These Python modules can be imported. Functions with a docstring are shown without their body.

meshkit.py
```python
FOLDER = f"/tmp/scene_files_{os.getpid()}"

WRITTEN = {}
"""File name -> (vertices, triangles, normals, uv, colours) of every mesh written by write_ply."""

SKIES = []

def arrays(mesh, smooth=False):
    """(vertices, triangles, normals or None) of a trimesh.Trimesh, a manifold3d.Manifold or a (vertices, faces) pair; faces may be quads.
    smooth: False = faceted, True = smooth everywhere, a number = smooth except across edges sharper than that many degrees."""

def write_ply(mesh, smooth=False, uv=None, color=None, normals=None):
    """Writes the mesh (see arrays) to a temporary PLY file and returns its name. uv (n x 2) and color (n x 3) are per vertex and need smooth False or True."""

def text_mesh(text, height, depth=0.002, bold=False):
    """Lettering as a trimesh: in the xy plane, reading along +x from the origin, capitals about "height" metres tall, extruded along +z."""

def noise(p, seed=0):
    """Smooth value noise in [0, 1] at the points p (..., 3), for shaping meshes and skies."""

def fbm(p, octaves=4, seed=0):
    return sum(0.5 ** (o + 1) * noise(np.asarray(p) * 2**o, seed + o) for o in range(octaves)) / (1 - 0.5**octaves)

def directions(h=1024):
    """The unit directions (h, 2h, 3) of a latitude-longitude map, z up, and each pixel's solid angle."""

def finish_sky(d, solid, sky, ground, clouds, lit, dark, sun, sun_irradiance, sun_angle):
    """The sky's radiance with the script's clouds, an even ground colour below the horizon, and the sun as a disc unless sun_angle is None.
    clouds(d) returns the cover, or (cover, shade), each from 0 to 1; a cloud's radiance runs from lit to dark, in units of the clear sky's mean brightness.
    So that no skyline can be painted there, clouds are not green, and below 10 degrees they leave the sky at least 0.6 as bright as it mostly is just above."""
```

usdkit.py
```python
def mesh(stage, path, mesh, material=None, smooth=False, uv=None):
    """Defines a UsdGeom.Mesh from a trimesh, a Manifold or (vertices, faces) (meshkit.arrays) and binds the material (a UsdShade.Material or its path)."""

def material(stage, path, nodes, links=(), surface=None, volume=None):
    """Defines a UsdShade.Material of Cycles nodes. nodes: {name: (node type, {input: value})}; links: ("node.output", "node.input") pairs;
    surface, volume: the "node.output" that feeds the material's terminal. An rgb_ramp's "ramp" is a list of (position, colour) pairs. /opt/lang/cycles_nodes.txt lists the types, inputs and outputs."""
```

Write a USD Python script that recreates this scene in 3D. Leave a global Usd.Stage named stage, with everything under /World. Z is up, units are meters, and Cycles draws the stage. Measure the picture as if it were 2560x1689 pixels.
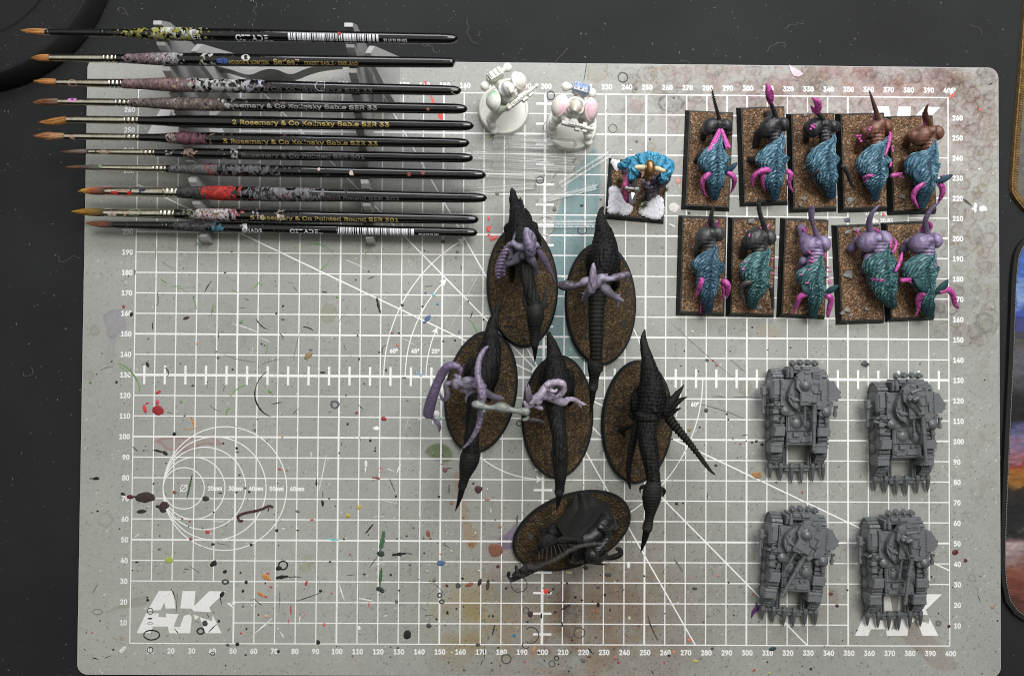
import math, random
import numpy as np
import trimesh
import usdkit, meshkit
from meshkit import noise, fbm
from pxr import Usd, UsdGeom, UsdLux, UsdShade, Gf, Sdf, Vt
from scipy.spatial.transform import Rotation

# ------------------------------------------------------------------ stage, camera, light
stage = Usd.Stage.CreateInMemory()
UsdGeom.SetStageUpAxis(stage, UsdGeom.Tokens.z)
UsdGeom.SetStageMetersPerUnit(stage, 1.0)
world = UsdGeom.Xform.Define(stage, '/World')
stage.SetDefaultPrim(world.GetPrim())
UsdGeom.Scope.Define(stage, '/World/Looks')
MM = 0.001
# everything below is modelled in millimetres: x, y as printed on the cutting mat, z up from its surface
FPX = 1849.0
CAM_R = Rotation.from_euler('xyz', [0.0175336356, -0.00936568164, 0.00712038944]).as_matrix()
CAM_P = np.array([181.031439, 142.864603, 363.026705])
cam = UsdGeom.Camera.Define(stage, '/World/camera')
M4 = np.eye(4); M4[:3, :3] = CAM_R.T; M4[3, :3] = CAM_P * MM
cam.AddTransformOp().Set(Gf.Matrix4d(*M4.ravel().tolist()))
cam.CreateHorizontalApertureAttr(36.0); cam.CreateVerticalApertureAttr(36.0 * 675 / 1024)
cam.CreateFocalLengthAttr(36.0 * FPX / 2560)
cam.CreateClippingRangeAttr(Gf.Vec2f(0.02, 20.0))
cam.CreateFStopAttr(9.0); cam.CreateFocusDistanceAttr(0.352)
cam.CreateExposureAttr(-0.3)

def rect_light(name, pos, target, w, h, power, color):
    l = UsdLux.RectLight.Define(stage, '/World/' + name)
    p = np.array(pos, float) * MM; z = p - np.array(target, float) * MM; z /= np.linalg.norm(z)
    x = np.cross([0, 1, 0] if abs(z[1]) < .95 else [0, 0, 1], z); x /= np.linalg.norm(x); y = np.cross(z, x)
    m = np.eye(4); m[0, :3] = x; m[1, :3] = y; m[2, :3] = z; m[3, :3] = p
    l.AddTransformOp().Set(Gf.Matrix4d(*m.ravel().tolist()))
    l.CreateWidthAttr(w * MM); l.CreateHeightAttr(h * MM); l.CreateIntensityAttr(power); l.CreateColorAttr(Gf.Vec3f(*color))
    l.CreateNormalizeAttr(False)
    return l
# the lit panel behind the mat, the desk lamp above its far right corner, and the room's ceiling
rect_light('panel_lamp', (270, 600, 330), (240, 265, 0), 620, 170, 9.5, (0.93, 0.945, 1.0))
rect_light('desk_lamp', (440, 480, 820), (225, 160, 0), 420, 300, 17.5, (1.0, 0.985, 0.955))
rect_light('ceiling_lamp', (130, 300, 1500), (150, 200, 0), 2900, 2200, 0.82, (1.0, 0.98, 0.925))

# ------------------------------------------------------------------ helpers
COUNT = {}
def numbered(parent, name):
    k = COUNT.get((parent, name), 0); COUNT[(parent, name)] = k + 1
    return f'{parent}/{name}' if k == 0 else f'{parent}/{name}_{k:03d}'
ORIGIN = {'/World': np.zeros(3)}
def P(px, py, z=0.0):
    """the point at height z that stands at this place of the photograph (2560 x 1689 pixels)"""
    d = CAM_R @ np.array([(px - 1280) / FPX, -(py - 844.5) / FPX, -1.0])
    t = (z - CAM_P[2]) / d[2]
    return CAM_P + d * t
def D(x, y, z=0.0):                                   # the same, measured on a 2377 pixel wide view
    return P(x * 1.07699, y * 1.07699, z)
def view(ox, oy, s):                                  # ... and on an enlarged view
    return lambda x, y, z=0.0: P(ox + x / s, oy + y / s, z)
def tag(prim, label=None, cat=None, group=None, kind=None):
    for k, v in (('label', label), ('category', cat), ('group', group), ('kind', kind)):
        if v: prim.SetCustomDataByKey(k, v)
    return prim
def thing(name, label, cat, loc, group=None, kind=None):
    path = numbered('/World', name)
    x = UsdGeom.Xform.Define(stage, path)
    loc = np.array(loc, float)
    x.AddTranslateOp().Set(Gf.Vec3d(*(loc * MM).tolist()))
    ORIGIN[path] = loc
    tag(x.GetPrim(), label, cat, group, kind)
    return path
def arr(m):
    if hasattr(m, 'to_mesh'):
        q = m.to_mesh(); return np.array(q.vert_properties[:, :3], float), np.array(q.tri_verts, int)
    if isinstance(m, trimesh.Trimesh): return np.array(m.vertices, float), np.array(m.faces, int)
    v, f = np.asarray(m[0], float), np.asarray(m[1], int)
    if f.ndim == 2 and f.shape[1] == 4: f = np.vstack([f[:, [0, 1, 2]], f[:, [0, 2, 3]]])
    return v, f
def add(parent, name, m, mat, smooth=False, col=None, label=None, kind=None):
    """one Mesh prim under parent (a thing or a part); m is given in millimetres of the world"""
    v, f = arr(m)
    path = numbered(parent, name)
    base = parent
    while base not in ORIGIN: base = base.rsplit('/', 1)[0]
    v = (v - ORIGIN[base]) * MM
    if col is not None: smooth = bool(smooth)
    g = usdkit.mesh(stage, path, (v, f), LOOK[mat] if isinstance(mat, str) else mat, smooth)
    if col is not None:
        UsdGeom.PrimvarsAPI(g).CreatePrimvar('col', Sdf.ValueTypeNames.Color3fArray, 'vertex').Set(Vt.Vec3fArray.FromNumpy(np.asarray(col, np.float32)))
    tag(g.GetPrim(), label, kind=kind)
    return path
def join(*ms):
    vs, fs, n = [], [], 0
    for m in ms:
        v, f = arr(m); vs.append(v); fs.append(f + n); n += len(v)
    return np.vstack(vs), np.vstack(fs)
def rgb(r, g, b):                                     # sRGB 0..255 to linear
    c = np.array([r, g, b], float) / 255
    return tuple(np.where(c < .04045, c / 12.92, ((c + .055) / 1.055) ** 2.4))

LOOK = {}
def look(name, nodes, links, surface): LOOK[name] = usdkit.material(stage, '/World/Looks/' + name, nodes, links, surface=surface)
def plain(name, color, rough=.5, spec=.5, metal=0., bump=0., bscale=900., vary=.12, coat=0., sheen=0.):
    """paint or plastic: a colour that varies a little, with fine relief"""
    nodes = {'tc': ('texture_coordinate', {}),
             'n': ('noise_texture', {'scale': bscale * .35, 'detail': 3.0}),
             'r': ('rgb_ramp', {'ramp': [(0.25, tuple(c * (1 - vary) for c in color)), (0.75, tuple(min(1, c * (1 + vary)) for c in color))]}),
             'p': ('principled_bsdf', {'roughness': rough, 'specular_ior_level': spec, 'metallic': metal, 'coat_weight': coat, 'sheen_weight': sheen})}
    links = [('tc.object', 'n.vector'), ('n.fac', 'r.fac'), ('r.color', 'p.base_color')]
    if bump:
        nodes['n2'] = ('noise_texture', {'scale': bscale, 'detail': 4.0}); nodes['b'] = ('bump', {'strength': bump, 'distance': .0002})
        links += [('tc.object', 'n2.vector'), ('n2.fac', 'b.height'), ('b.normal', 'p.normal')]
    look(name, nodes, links, 'p.BSDF')
def painted(name, rough=.5, spec=.4, bump=.3, bscale=1500., metal=0., vary=.1):
    """paint whose colour is given per vertex in the primvar col"""
    nodes = {'tc': ('texture_coordinate', {}), 'a': ('attribute', {'attribute': 'col'}),
             'n': ('noise_texture', {'scale': bscale * .5, 'detail': 3.0}),
             'mr': ('map_range', {'from_min': .25, 'from_max': .75, 'to_min': 1 - vary, 'to_max': 1 + vary}),
             'x': ('vector_math', {'math_type': 'scale'}),
             'n2': ('noise_texture', {'scale': bscale, 'detail': 3.0}), 'b': ('bump', {'strength': bump, 'distance': .0002}),
             'p': ('principled_bsdf', {'roughness': rough, 'specular_ior_level': spec, 'metallic': metal})}
    links = [('tc.object', 'n.vector'), ('n.fac', 'mr.value'), ('a.color', 'x.vector1'), ('mr.result', 'x.scale'), ('x.vector', 'p.base_color'),
             ('tc.object', 'n2.vector'), ('n2.fac', 'b.height'), ('b.normal', 'p.normal')]
    look(name, nodes, links, 'p.BSDF')

# ------------------------------------------------------------------ shapes
def frames(p):
    t = np.gradient(p, axis=0); t /= np.linalg.norm(t, axis=1, keepdims=True) + 1e-12
    ref = np.array([0, 0, 1.0]) if abs(t[:, 2]).mean() < .8 else np.array([1.0, 0, 0])
    a = np.cross(t, ref); a /= np.linalg.norm(a, axis=1, keepdims=True) + 1e-12
    b = np.cross(a, t)
    return t, a, b
def spline(pts, n):
    """a smooth line through the points"""
    pts = np.asarray(pts, float)
    if len(pts) == 2: return pts[0] + (pts[1] - pts[0]) * np.linspace(0, 1, n)[:, None]
    from scipy.interpolate import PchipInterpolator, CubicSpline
    d = np.r_[0, np.cumsum(np.linalg.norm(np.diff(pts[:, :3], axis=0), axis=1) + 1e-9)]
    return CubicSpline(d, pts)(np.linspace(0, d[-1], n))
def tube(pts, radii, sides=8, n=None, flat=1.0, cap=True):
    """a tapering tube; flat squashes it along the upward normal"""
    p = np.asarray(pts, float); r = np.broadcast_to(np.asarray(radii, float), (len(p),))
    if n:
        q = spline(np.c_[p, r], n); p, r = q[:, :3], np.maximum(q[:, 3], .02)
    t, a, b = frames(p)
    ang = np.arange(sides) * 2 * np.pi / sides
    v = (p[:, None] + r[:, None, None] * (np.cos(ang)[None, :, None] * a[:, None] + flat * np.sin(ang)[None, :, None] * b[:, None])).reshape(-1, 3)
    k, m = len(p), sides
    i, j = np.meshgrid(np.arange(k - 1), np.arange(m), indexing='ij')
    q = np.stack([i * m + j, i * m + (j + 1) % m, (i + 1) * m + (j + 1) % m, (i + 1) * m + j], -1).reshape(-1, 4)
    f = np.vstack([q[:, [0, 1, 2]], q[:, [0, 2, 3]]])
    if cap:
        v = np.vstack([v, p[:1] - t[:1] * r[0] * .5, p[-1:] + t[-1:] * r[-1] * .5]); e = len(v)
        jj = np.arange(m)
        f = np.vstack([f, np.c_[(jj + 1) % m, jj, np.full(m, e - 2)], np.c_[(k - 1) * m + jj, (k - 1) * m + (jj + 1) % m, np.full(m, e - 1)]])
    return v, f[:, ::-1]
def revolve_along(a, b, prof, sides=24):
    """a turned shape from a to b: prof is a list of (distance from a in mm, radius)"""
    a, b = np.asarray(a, float), np.asarray(b, float); d = (b - a) / np.linalg.norm(b - a)
    pr = np.array(prof, float)
    return tube(a + d * pr[:, :1], pr[:, 1], sides)
def box(cx, cy, cz, sx, sy, sz, rz=0.0, bev=0.0, rx=0.0, ry=0.0):
    """a box with chamfered edges, centre and size"""
    s = np.array([sx, sy, sz]) / 2
    if bev > 0:
        bev = min(bev, .45 * s.min() * 2)
        pts = np.array([[X * (s[0] - (bev if k != 0 else 0)), Y * (s[1] - (bev if k != 1 else 0)), Z * (s[2] - (bev if k != 2 else 0))]
                        for X in (-1, 1) for Y in (-1, 1) for Z in (-1, 1) for k in range(3)])
        h = trimesh.convex.convex_hull(pts); v, f = np.array(h.vertices), np.array(h.faces)
    else:
        h = trimesh.creation.box(extents=s * 2); v, f = np.array(h.vertices), np.array(h.faces)
    R = Rotation.from_euler('xyz', [rx, ry, rz]).as_matrix()
    return v @ R.T + [cx, cy, cz], f
def hull(pts):
    h = trimesh.convex.convex_hull(np.asarray(pts, float)); return np.array(h.vertices), np.array(h.faces)
def extrude(poly, z0, z1, taper=None):
    """an outline (n x 2) standing between two heights; taper is the top outline"""
    from shapely.geometry import Polygon
    poly = np.asarray(poly, float)
    if Polygon(poly).exterior.is_ccw is False: poly = poly[::-1]; taper = None if taper is None else np.asarray(taper)[::-1]
    top = poly if taper is None else np.asarray(taper, float)
    n = len(poly); import mapbox_earcut as me
    tri = me.triangulate_float64(top, np.array([n], np.uint32)).reshape(-1, 3).astype(int)
    e1, e2 = top[tri[:, 1]] - top[tri[:, 0]], top[tri[:, 2]] - top[tri[:, 0]]; a = e1[:, 0] * e2[:, 1] - e1[:, 1] * e2[:, 0]
    tri[a < 0] = tri[a < 0][:, ::-1]
    v = np.vstack([np.c_[poly, np.full(n, z0)], np.c_[top, np.full(n, z1)]])
    i = np.arange(n); j = (i + 1) % n
    return v, np.vstack([tri + n, tri[:, ::-1], np.c_[i, j, j + n], np.c_[i, j + n, i + n]])
def sheet(poly, z):
    import mapbox_earcut as me
    poly = np.asarray(poly, float); n = len(poly)
    tri = me.triangulate_float64(poly, np.array([n], np.uint32)).reshape(-1, 3).astype(int)
    e1, e2 = poly[tri[:, 1]] - poly[tri[:, 0]], poly[tri[:, 2]] - poly[tri[:, 0]]; a = e1[:, 0] * e2[:, 1] - e1[:, 1] * e2[:, 0]
    tri[a < 0] = tri[a < 0][:, ::-1]
    return np.c_[poly, np.full(n, z)], tri
def ribbon(pts, w, z=0.0, closed=False):
    """a flat strip along a line, w wide (a number or one per point)"""
    p = np.asarray(pts, float)[:, :2]
    t = (np.roll(p, -1, 0) - np.roll(p, 1, 0)) if closed else np.gradient(p, axis=0)
    t /= np.linalg.norm(t, axis=1, keepdims=True) + 1e-12
    nrm = np.c_[-t[:, 1], t[:, 0]]; w = np.broadcast_to(np.asarray(w, float), (len(p),))[:, None] / 2
    n = len(p); v = np.vstack([np.c_[p + nrm * w, np.full(n, z)], np.c_[p - nrm * w, np.full(n, z)]])
    i = np.arange(n if closed else n - 1); j = (i + 1) % n
    return v, np.vstack([np.c_[i, i + n, j + n], np.c_[i, j + n, j]])
def ring_line(cx, cy, r, w, z, a0=0, a1=360, n=96):
    a = np.radians(np.linspace(a0, a1, n)); return ribbon(np.c_[cx + r * np.cos(a), cy + r * np.sin(a)], w, z)
GLYPH = {}
def text(s, h, squeeze=1.0, bold=True):
    """flat lettering from the origin along +x; returns (v, f)"""
    if (s, bold) not in GLYPH:
        m = meshkit.text_mesh(s, 1.0, .01, bold)
        keep = m.face_normals[:, 2] > .5
        v, f = np.array(m.vertices), np.array(m.faces)[keep]
        u, inv = np.unique(f, return_inverse=True)
        GLYPH[(s, bold)] = (v[u], inv.reshape(-1, 3))
    v, f = GLYPH[(s, bold)]
    return v * [h * squeeze, h, 0], f
def place_text(s, h, x, y, z, squeeze=.8, rot=0., align='c'):
    v, f = text(s, h, squeeze); v = v.copy()
    w0, w1 = v[:, 0].min(), v[:, 0].max()
    v[:, 0] -= {'c': (w0 + w1) / 2, 'l': w0, 'r': w1}[align]; v[:, 1] -= h / 2
    c, s_ = math.cos(rot), math.sin(rot)
    return np.c_[v[:, 0] * c - v[:, 1] * s_ + x, v[:, 0] * s_ + v[:, 1] * c + y, np.full(len(v), z)], f
def wobble(n, amp, seed, k=3.0):
    a = np.linspace(0, 2 * np.pi, n, endpoint=False)
    return 1 + amp * (2 * fbm(np.c_[np.cos(a) * k + seed * 7.3, np.sin(a) * k + seed * 3.1, np.full(n, seed * 1.7)], 3, seed) - 1)
def blob(cx, cy, rx, ry, ang=0., amp=.25, seed=0, n=22, k=2.0):
    a = np.linspace(0, 2 * np.pi, n, endpoint=False); w = wobble(n, amp, seed, k)
    x, y = rx * w * np.cos(a), ry * w * np.sin(a); c, s = math.cos(ang), math.sin(ang)
    return np.c_[cx + x * c - y * s, cy + x * s + y * c]
def drop(poly, z0, h):
    """a low bead of dried paint on an outline"""
    poly = np.asarray(poly, float); c = poly.mean(0); n = len(poly)
    L = [(1.0, 0.0), (.93, .55), (.7, .85), (.35, 1.0)]
    v = np.vstack([np.c_[c + (poly - c) * s, np.full(n, z0 + h * t)] for s, t in L] + [[[c[0], c[1], z0 + h * 1.02]]])
    i = np.arange(n); j = (i + 1) % n; f = []
    for k in range(len(L) - 1): f += [np.c_[i + k * n, j + k * n, j + (k + 1) * n], np.c_[i + k * n, j + (k + 1) * n, i + (k + 1) * n]]
    k = len(L) - 1; f.append(np.c_[i + k * n, j + k * n, np.full(n, len(v) - 1)])
    return v, np.vstack(f)

# ---- organic bodies: a smooth union of round cones and ellipsoids, meshed by surface nets
def surface_net(F, lo, vox):
    S = F < 0
    nx, ny, nz = F.shape
    c = np.zeros((nx - 1, ny - 1, nz - 1), np.int8)
    for d in np.ndindex(2, 2, 2): c += S[d[0]:nx - 1 + d[0], d[1]:ny - 1 + d[1], d[2]:nz - 1 + d[2]]
    act = (c > 0) & (c < 8)
    idx = -np.ones(act.shape, int); cells = np.argwhere(act); idx[act] = np.arange(len(cells))
    acc = np.zeros((len(cells), 3)); cnt = np.zeros(len(cells))
    cor = list(np.ndindex(2, 2, 2))
    for a in range(8):
        for ax in range(3):
            if cor[a][ax]: continue
            b = list(cor[a]); b[ax] = 1
            fa = F[tuple((cells + cor[a]).T)]; fb = F[tuple((cells + b).T)]
            m = (fa < 0) != (fb < 0)
            t = np.where(m, fa / np.where(m, fa - fb, 1), 0)
            pnt = np.array(cor[a], float)[None] + 0 * cells; pnt[:, ax] += t
            acc += pnt * m[:, None]; cnt += m
    V = (cells + acc / cnt[:, None]) * vox + lo
    faces = []
    for ax in range(3):
        sl0 = [slice(1, -1)] * 3; sl0[ax] = slice(0, -1); sl1 = [slice(1, -1)] * 3; sl1[ax] = slice(1, None)
        A, B = S[tuple(sl0)], S[tuple(sl1)]
        e = np.argwhere(A != B); flip = A[tuple(e.T)]
        o = e.copy(); u, w = (ax + 1) % 3, (ax + 2) % 3
        o[:, u] += 1; o[:, w] += 1
        def cell(du, dw):
            q = o.copy(); q[:, u] -= du; q[:, w] -= dw; return idx[tuple(q.T)]
        q = np.stack([cell(1, 1), cell(0, 1), cell(0, 0), cell(1, 0)], 1)
        q[~flip] = q[~flip][:, ::-1]; faces.append(q)
    q = np.vstack(faces); q = q[(q >= 0).all(1)]
    return V, np.vstack([q[:, [0, 1, 2]], q[:, [0, 2, 3]]])
def organic(prims, vox=.6, k=.8, disp=None):
    """prims: ('c', a, b, ra, rb) round cone or ('e', centre, radii, rotation matrix or None); k: how softly they melt"""
    lo, hi = np.full(3, 1e9), np.full(3, -1e9)
    for q in prims:
        if q[0] == 'c':
            for p, r in ((q[1], q[3]), (q[2], q[4])): lo = np.minimum(lo, np.array(p) - r); hi = np.maximum(hi, np.array(p) + r)
        else: r = max(q[2]); lo = np.minimum(lo, np.array(q[1]) - r); hi = np.maximum(hi, np.array(q[1]) + r)
    lo -= 2.5 * vox + k; hi += 2.5 * vox + k
    n = np.ceil((hi - lo) / vox).astype(int) + 1
    F = np.full(n, 50.0)
    ax = [lo[i] + vox * np.arange(n[i]) for i in range(3)]
    for q in prims:
        if q[0] == 'c': bl = np.minimum(np.array(q[1]) - q[3], np.array(q[2]) - q[4]); bh = np.maximum(np.array(q[1]) + q[3], np.array(q[2]) + q[4])
        else: r = max(q[2]); bl, bh = np.array(q[1]) - r, np.array(q[1]) + r
        pad = k + 2 * vox
        i0 = np.maximum(np.floor((bl - pad - lo) / vox).astype(int), 0); i1 = np.minimum(np.ceil((bh + pad - lo) / vox).astype(int) + 1, n)
        X, Y, Z = np.meshgrid(ax[0][i0[0]:i1[0]], ax[1][i0[1]:i1[1]], ax[2][i0[2]:i1[2]], indexing='ij', sparse=True)
        if q[0] == 'c':
            a, b = np.array(q[1], float), np.array(q[2], float); d = b - a; L = d @ d + 1e-9
            t = np.clip(((X - a[0]) * d[0] + (Y - a[1]) * d[1] + (Z - a[2]) * d[2]) / L, 0, 1)
            s = np.sqrt((X - a[0] - t * d[0]) ** 2 + (Y - a[1] - t * d[1]) ** 2 + (Z - a[2] - t * d[2]) ** 2) - (q[3] + t * (q[4] - q[3]))
        else:
            R = np.eye(3) if len(q) < 4 or q[3] is None else q[3]; r = np.array(q[2], float)
            x, y, z = X - q[1][0], Y - q[1][1], Z - q[1][2]
            u = [(R[0, i] * x + R[1, i] * y + R[2, i] * z) / r[i] for i in range(3)]
            m = np.sqrt(u[0] ** 2 + u[1] ** 2 + u[2] ** 2); s = (m - 1) * r.min() * .5 + (m - 1) * np.median(r) * .5
        sub = F[i0[0]:i1[0], i0[1]:i1[1], i0[2]:i1[2]]
        h = np.clip(.5 + .5 * (sub - s) / k, 0, 1)
        F[i0[0]:i1[0], i0[1]:i1[1], i0[2]:i1[2]] = sub * (1 - h) + s * h - k * h * (1 - h)
    if disp is not None:
        g = np.stack(np.meshgrid(*ax, indexing='ij'), -1)
        near = np.abs(F) < 2 * vox + 1
        F[near] += disp(g[near])
    V, f = surface_net(F, lo, vox)
    # one pass of smoothing takes the steps out
    m = trimesh.Trimesh(V, f, process=False); trimesh.smoothing.filter_taubin(m, lamb=.5, nu=.53, iterations=4)
    w = np.array(m.vertices); far = np.linalg.norm(w - V, axis=1) > vox; w[far] = V[far]
    return w, f
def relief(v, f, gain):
    """dry-brush shading by curvature: pale edges and shaded hollows put into the vertex colour"""
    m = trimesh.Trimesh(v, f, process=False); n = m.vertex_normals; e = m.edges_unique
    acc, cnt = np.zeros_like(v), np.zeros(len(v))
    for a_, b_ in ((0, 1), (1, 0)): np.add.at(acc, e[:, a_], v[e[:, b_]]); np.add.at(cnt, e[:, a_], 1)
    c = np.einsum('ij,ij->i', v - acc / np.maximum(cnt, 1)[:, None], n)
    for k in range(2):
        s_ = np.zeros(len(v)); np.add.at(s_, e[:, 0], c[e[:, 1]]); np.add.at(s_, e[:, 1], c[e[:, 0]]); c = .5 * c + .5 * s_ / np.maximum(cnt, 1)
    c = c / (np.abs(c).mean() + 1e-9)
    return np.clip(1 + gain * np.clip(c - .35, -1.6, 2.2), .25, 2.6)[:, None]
def chain(pts, radii):
    return [('c', pts[i], pts[i + 1], radii[i], radii[i + 1]) for i in range(len(pts) - 1)]
def rot(rx=0, ry=0, rz=0): return Rotation.from_euler('xyz', [rx, ry, rz], degrees=True).as_matrix()
# ------------------------------------------------------------------ desk
rng = np.random.default_rng(11)
DESK = -3.0
look('desk_black', {'tc': ('texture_coordinate', {}), 'n': ('noise_texture', {'scale': 14.0, 'detail': 4.0}),
     'r': ('rgb_ramp', {'ramp': [(.3, (.018, .019, .0185)), (.7, (.027, .028, .0285))]}),
     'f': ('noise_texture', {'scale': 2600.0, 'detail': 3.0}), 'b': ('bump', {'strength': .35, 'distance': .0002}),
     'p': ('principled_bsdf', {'roughness': .62, 'specular_ior_level': .05})},
     [('tc.object', 'n.vector'), ('n.fac', 'r.fac'), ('r.color', 'p.base_color'), ('tc.object', 'f.vector'), ('f.fac', 'b.height'), ('b.normal', 'p.normal')], 'p.BSDF')
plain('lint_white', (.34, .34, .335), .9, .1)
dk = box(200, 135, DESK - 10, 1300, 1000, 20)
desk = thing('desk_surface', 'matt black desk surface under and around the cutting mat', 'desk', (200, 135, DESK), kind='structure')
tag(stage.GetPrimAtPath(desk), kind='structure')
add(desk, 'top', dk, 'desk_black')
def fibre(pts, w, z): return tube(np.c_[np.asarray(pts, float), z + .25 * np.abs(np.sin(np.arange(len(pts)) * 1.3))], w / 2, 4, n=len(pts) * 4)
bits = []
def desk_free(x, y): return not (-25 < x < 425 and -15 < y < 285)
k = 0
while k < 620:
    x, y = rng.uniform(-75, 435), rng.uniform(-30, 320)
    if not desk_free(x, y): continue
    if x < -25 and rng.random() < .45: continue
    k += 1
    a, l, w = rng.normal(.8, .8), rng.choice([.25, .4, .9], p=[.5, .32, .18]), rng.uniform(.08, .2)
    d = np.array([math.cos(a), math.sin(a)]) * l / 2
    bits.append(ribbon([(x - d[0], y - d[1]), (x + d[0], y + d[1])], w, DESK + .06 + .02 * (k % 5)))
def curl(px, py, n, step, seed, bend=.6):
    r = np.random.default_rng(seed); p = P(px, py, DESK)[:2]; a = r.uniform(0, 6.28); out = [p]
    for i in range(n): a += r.normal(0, bend); p = p + step * np.array([math.cos(a), math.sin(a)]); out.append(p)
    return out
for i, (px, py, n, st) in enumerate([(1170, 50, 7, 2.2), (960, 110, 6, 1.8), (1050, 105, 8, 1.6), (1210, 160, 6, 2.0), (1420, 120, 8, 2.4), (1560, 130, 7, 1.8), (1700, 150, 7, 1.7), (1870, 60, 8, 1.6), (1960, 120, 9, 1.5), (2120, 110, 6, 2.2),
        (2010, 60, 7, 1.6), (90, 850, 8, 1.7), (60, 930, 6, 1.6), (10, 780, 6, 1.8), (150, 640, 7, 1.9), (120, 1090, 6, 1.5), (300, 30, 6, 1.5), (2500, 200, 6, 1.7), (2430, 60, 6, 1.5), (830, 40, 7, 1.4), (640, 40, 6, 1.4), (1310, 60, 6, 1.6)][::2]):
    bits.append(fibre(curl(px, py, n, st, 50 + i, .7), .07, DESK + .12))
ln = thing('lint', 'tiny pale lint specks and curled fibres on the black desk', 'lint', (200, 135, DESK), kind='stuff')
add(ln, 'specks', join(*bits), 'lint_white', kind='stuff')

# ------------------------------------------------------------------ cutting mat: colours of its surface
RES = .6
XS, YS = np.arange(-25, 425.01, RES), np.arange(-15, 285.01, RES)
GX, GY = np.meshgrid(XS, YS, indexing='ij')
G2 = np.stack([GX, GY, 0 * GX], -1)
COL = np.ones(GX.shape + (3,)) * np.array([.318, .325, .300])
COL *= (1 + .10 * (fbm(G2 * .03, 4, 5) * 2 - 1) + .09 * (fbm(G2 * .8, 3, 9) * 2 - 1))[..., None]
def region(cx, cy, rx, ry, soft=.5):
    d = np.sqrt(((GX - cx) / rx) ** 2 + ((GY - cy) / ry) ** 2); return np.clip((1 - d) / soft, 0, 1)
def tint(mask, color, edge=None):
    COL[:] = COL * (1 - mask[..., None] * (1 - np.array(color)))
def window(cx, cy, r):
    i0, i1 = np.searchsorted(XS, [cx - r, cx + r]); j0, j1 = np.searchsorted(YS, [cy - r, cy + r]); return slice(i0, i1), slice(j0, j1)
def water_ring(cx, cy, r, color, fill, line, seed, amp=.12, w=.45, kf=2.0, sq=1.0):
    """the edge and the faint filling that a dried drop of thinned paint leaves"""
    w_ = window(cx, cy, r * 1.6 + 2)
    x, y = GX[w_] - cx, (GY[w_] - cy) / sq
    if x.size == 0: return
    d, a = np.hypot(x, y), np.arctan2(y, x)
    rr = r * (1 + amp * (2 * fbm(np.stack([np.cos(a) * kf + seed, np.sin(a) * kf + seed * 2.1, 0 * a], -1), 3, seed) - 1) * 2)
    ins = np.clip((rr - d) / .5 + .5, 0, 1) * fill * (.7 + .6 * noise(np.stack([x * .5, y * .5, 0 * x + seed], -1), seed))
    ed = np.exp(-((d - rr) / w) ** 2) * line * (.55 + .9 * noise(np.stack([np.cos(a) * 3, np.sin(a) * 3, 0 * a + seed], -1), seed + 3))
    m = np.clip(ins + ed, 0, 1)[..., None]
    COL[w_] = COL[w_] * (1 - m * (1 - np.array(color)))
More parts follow.
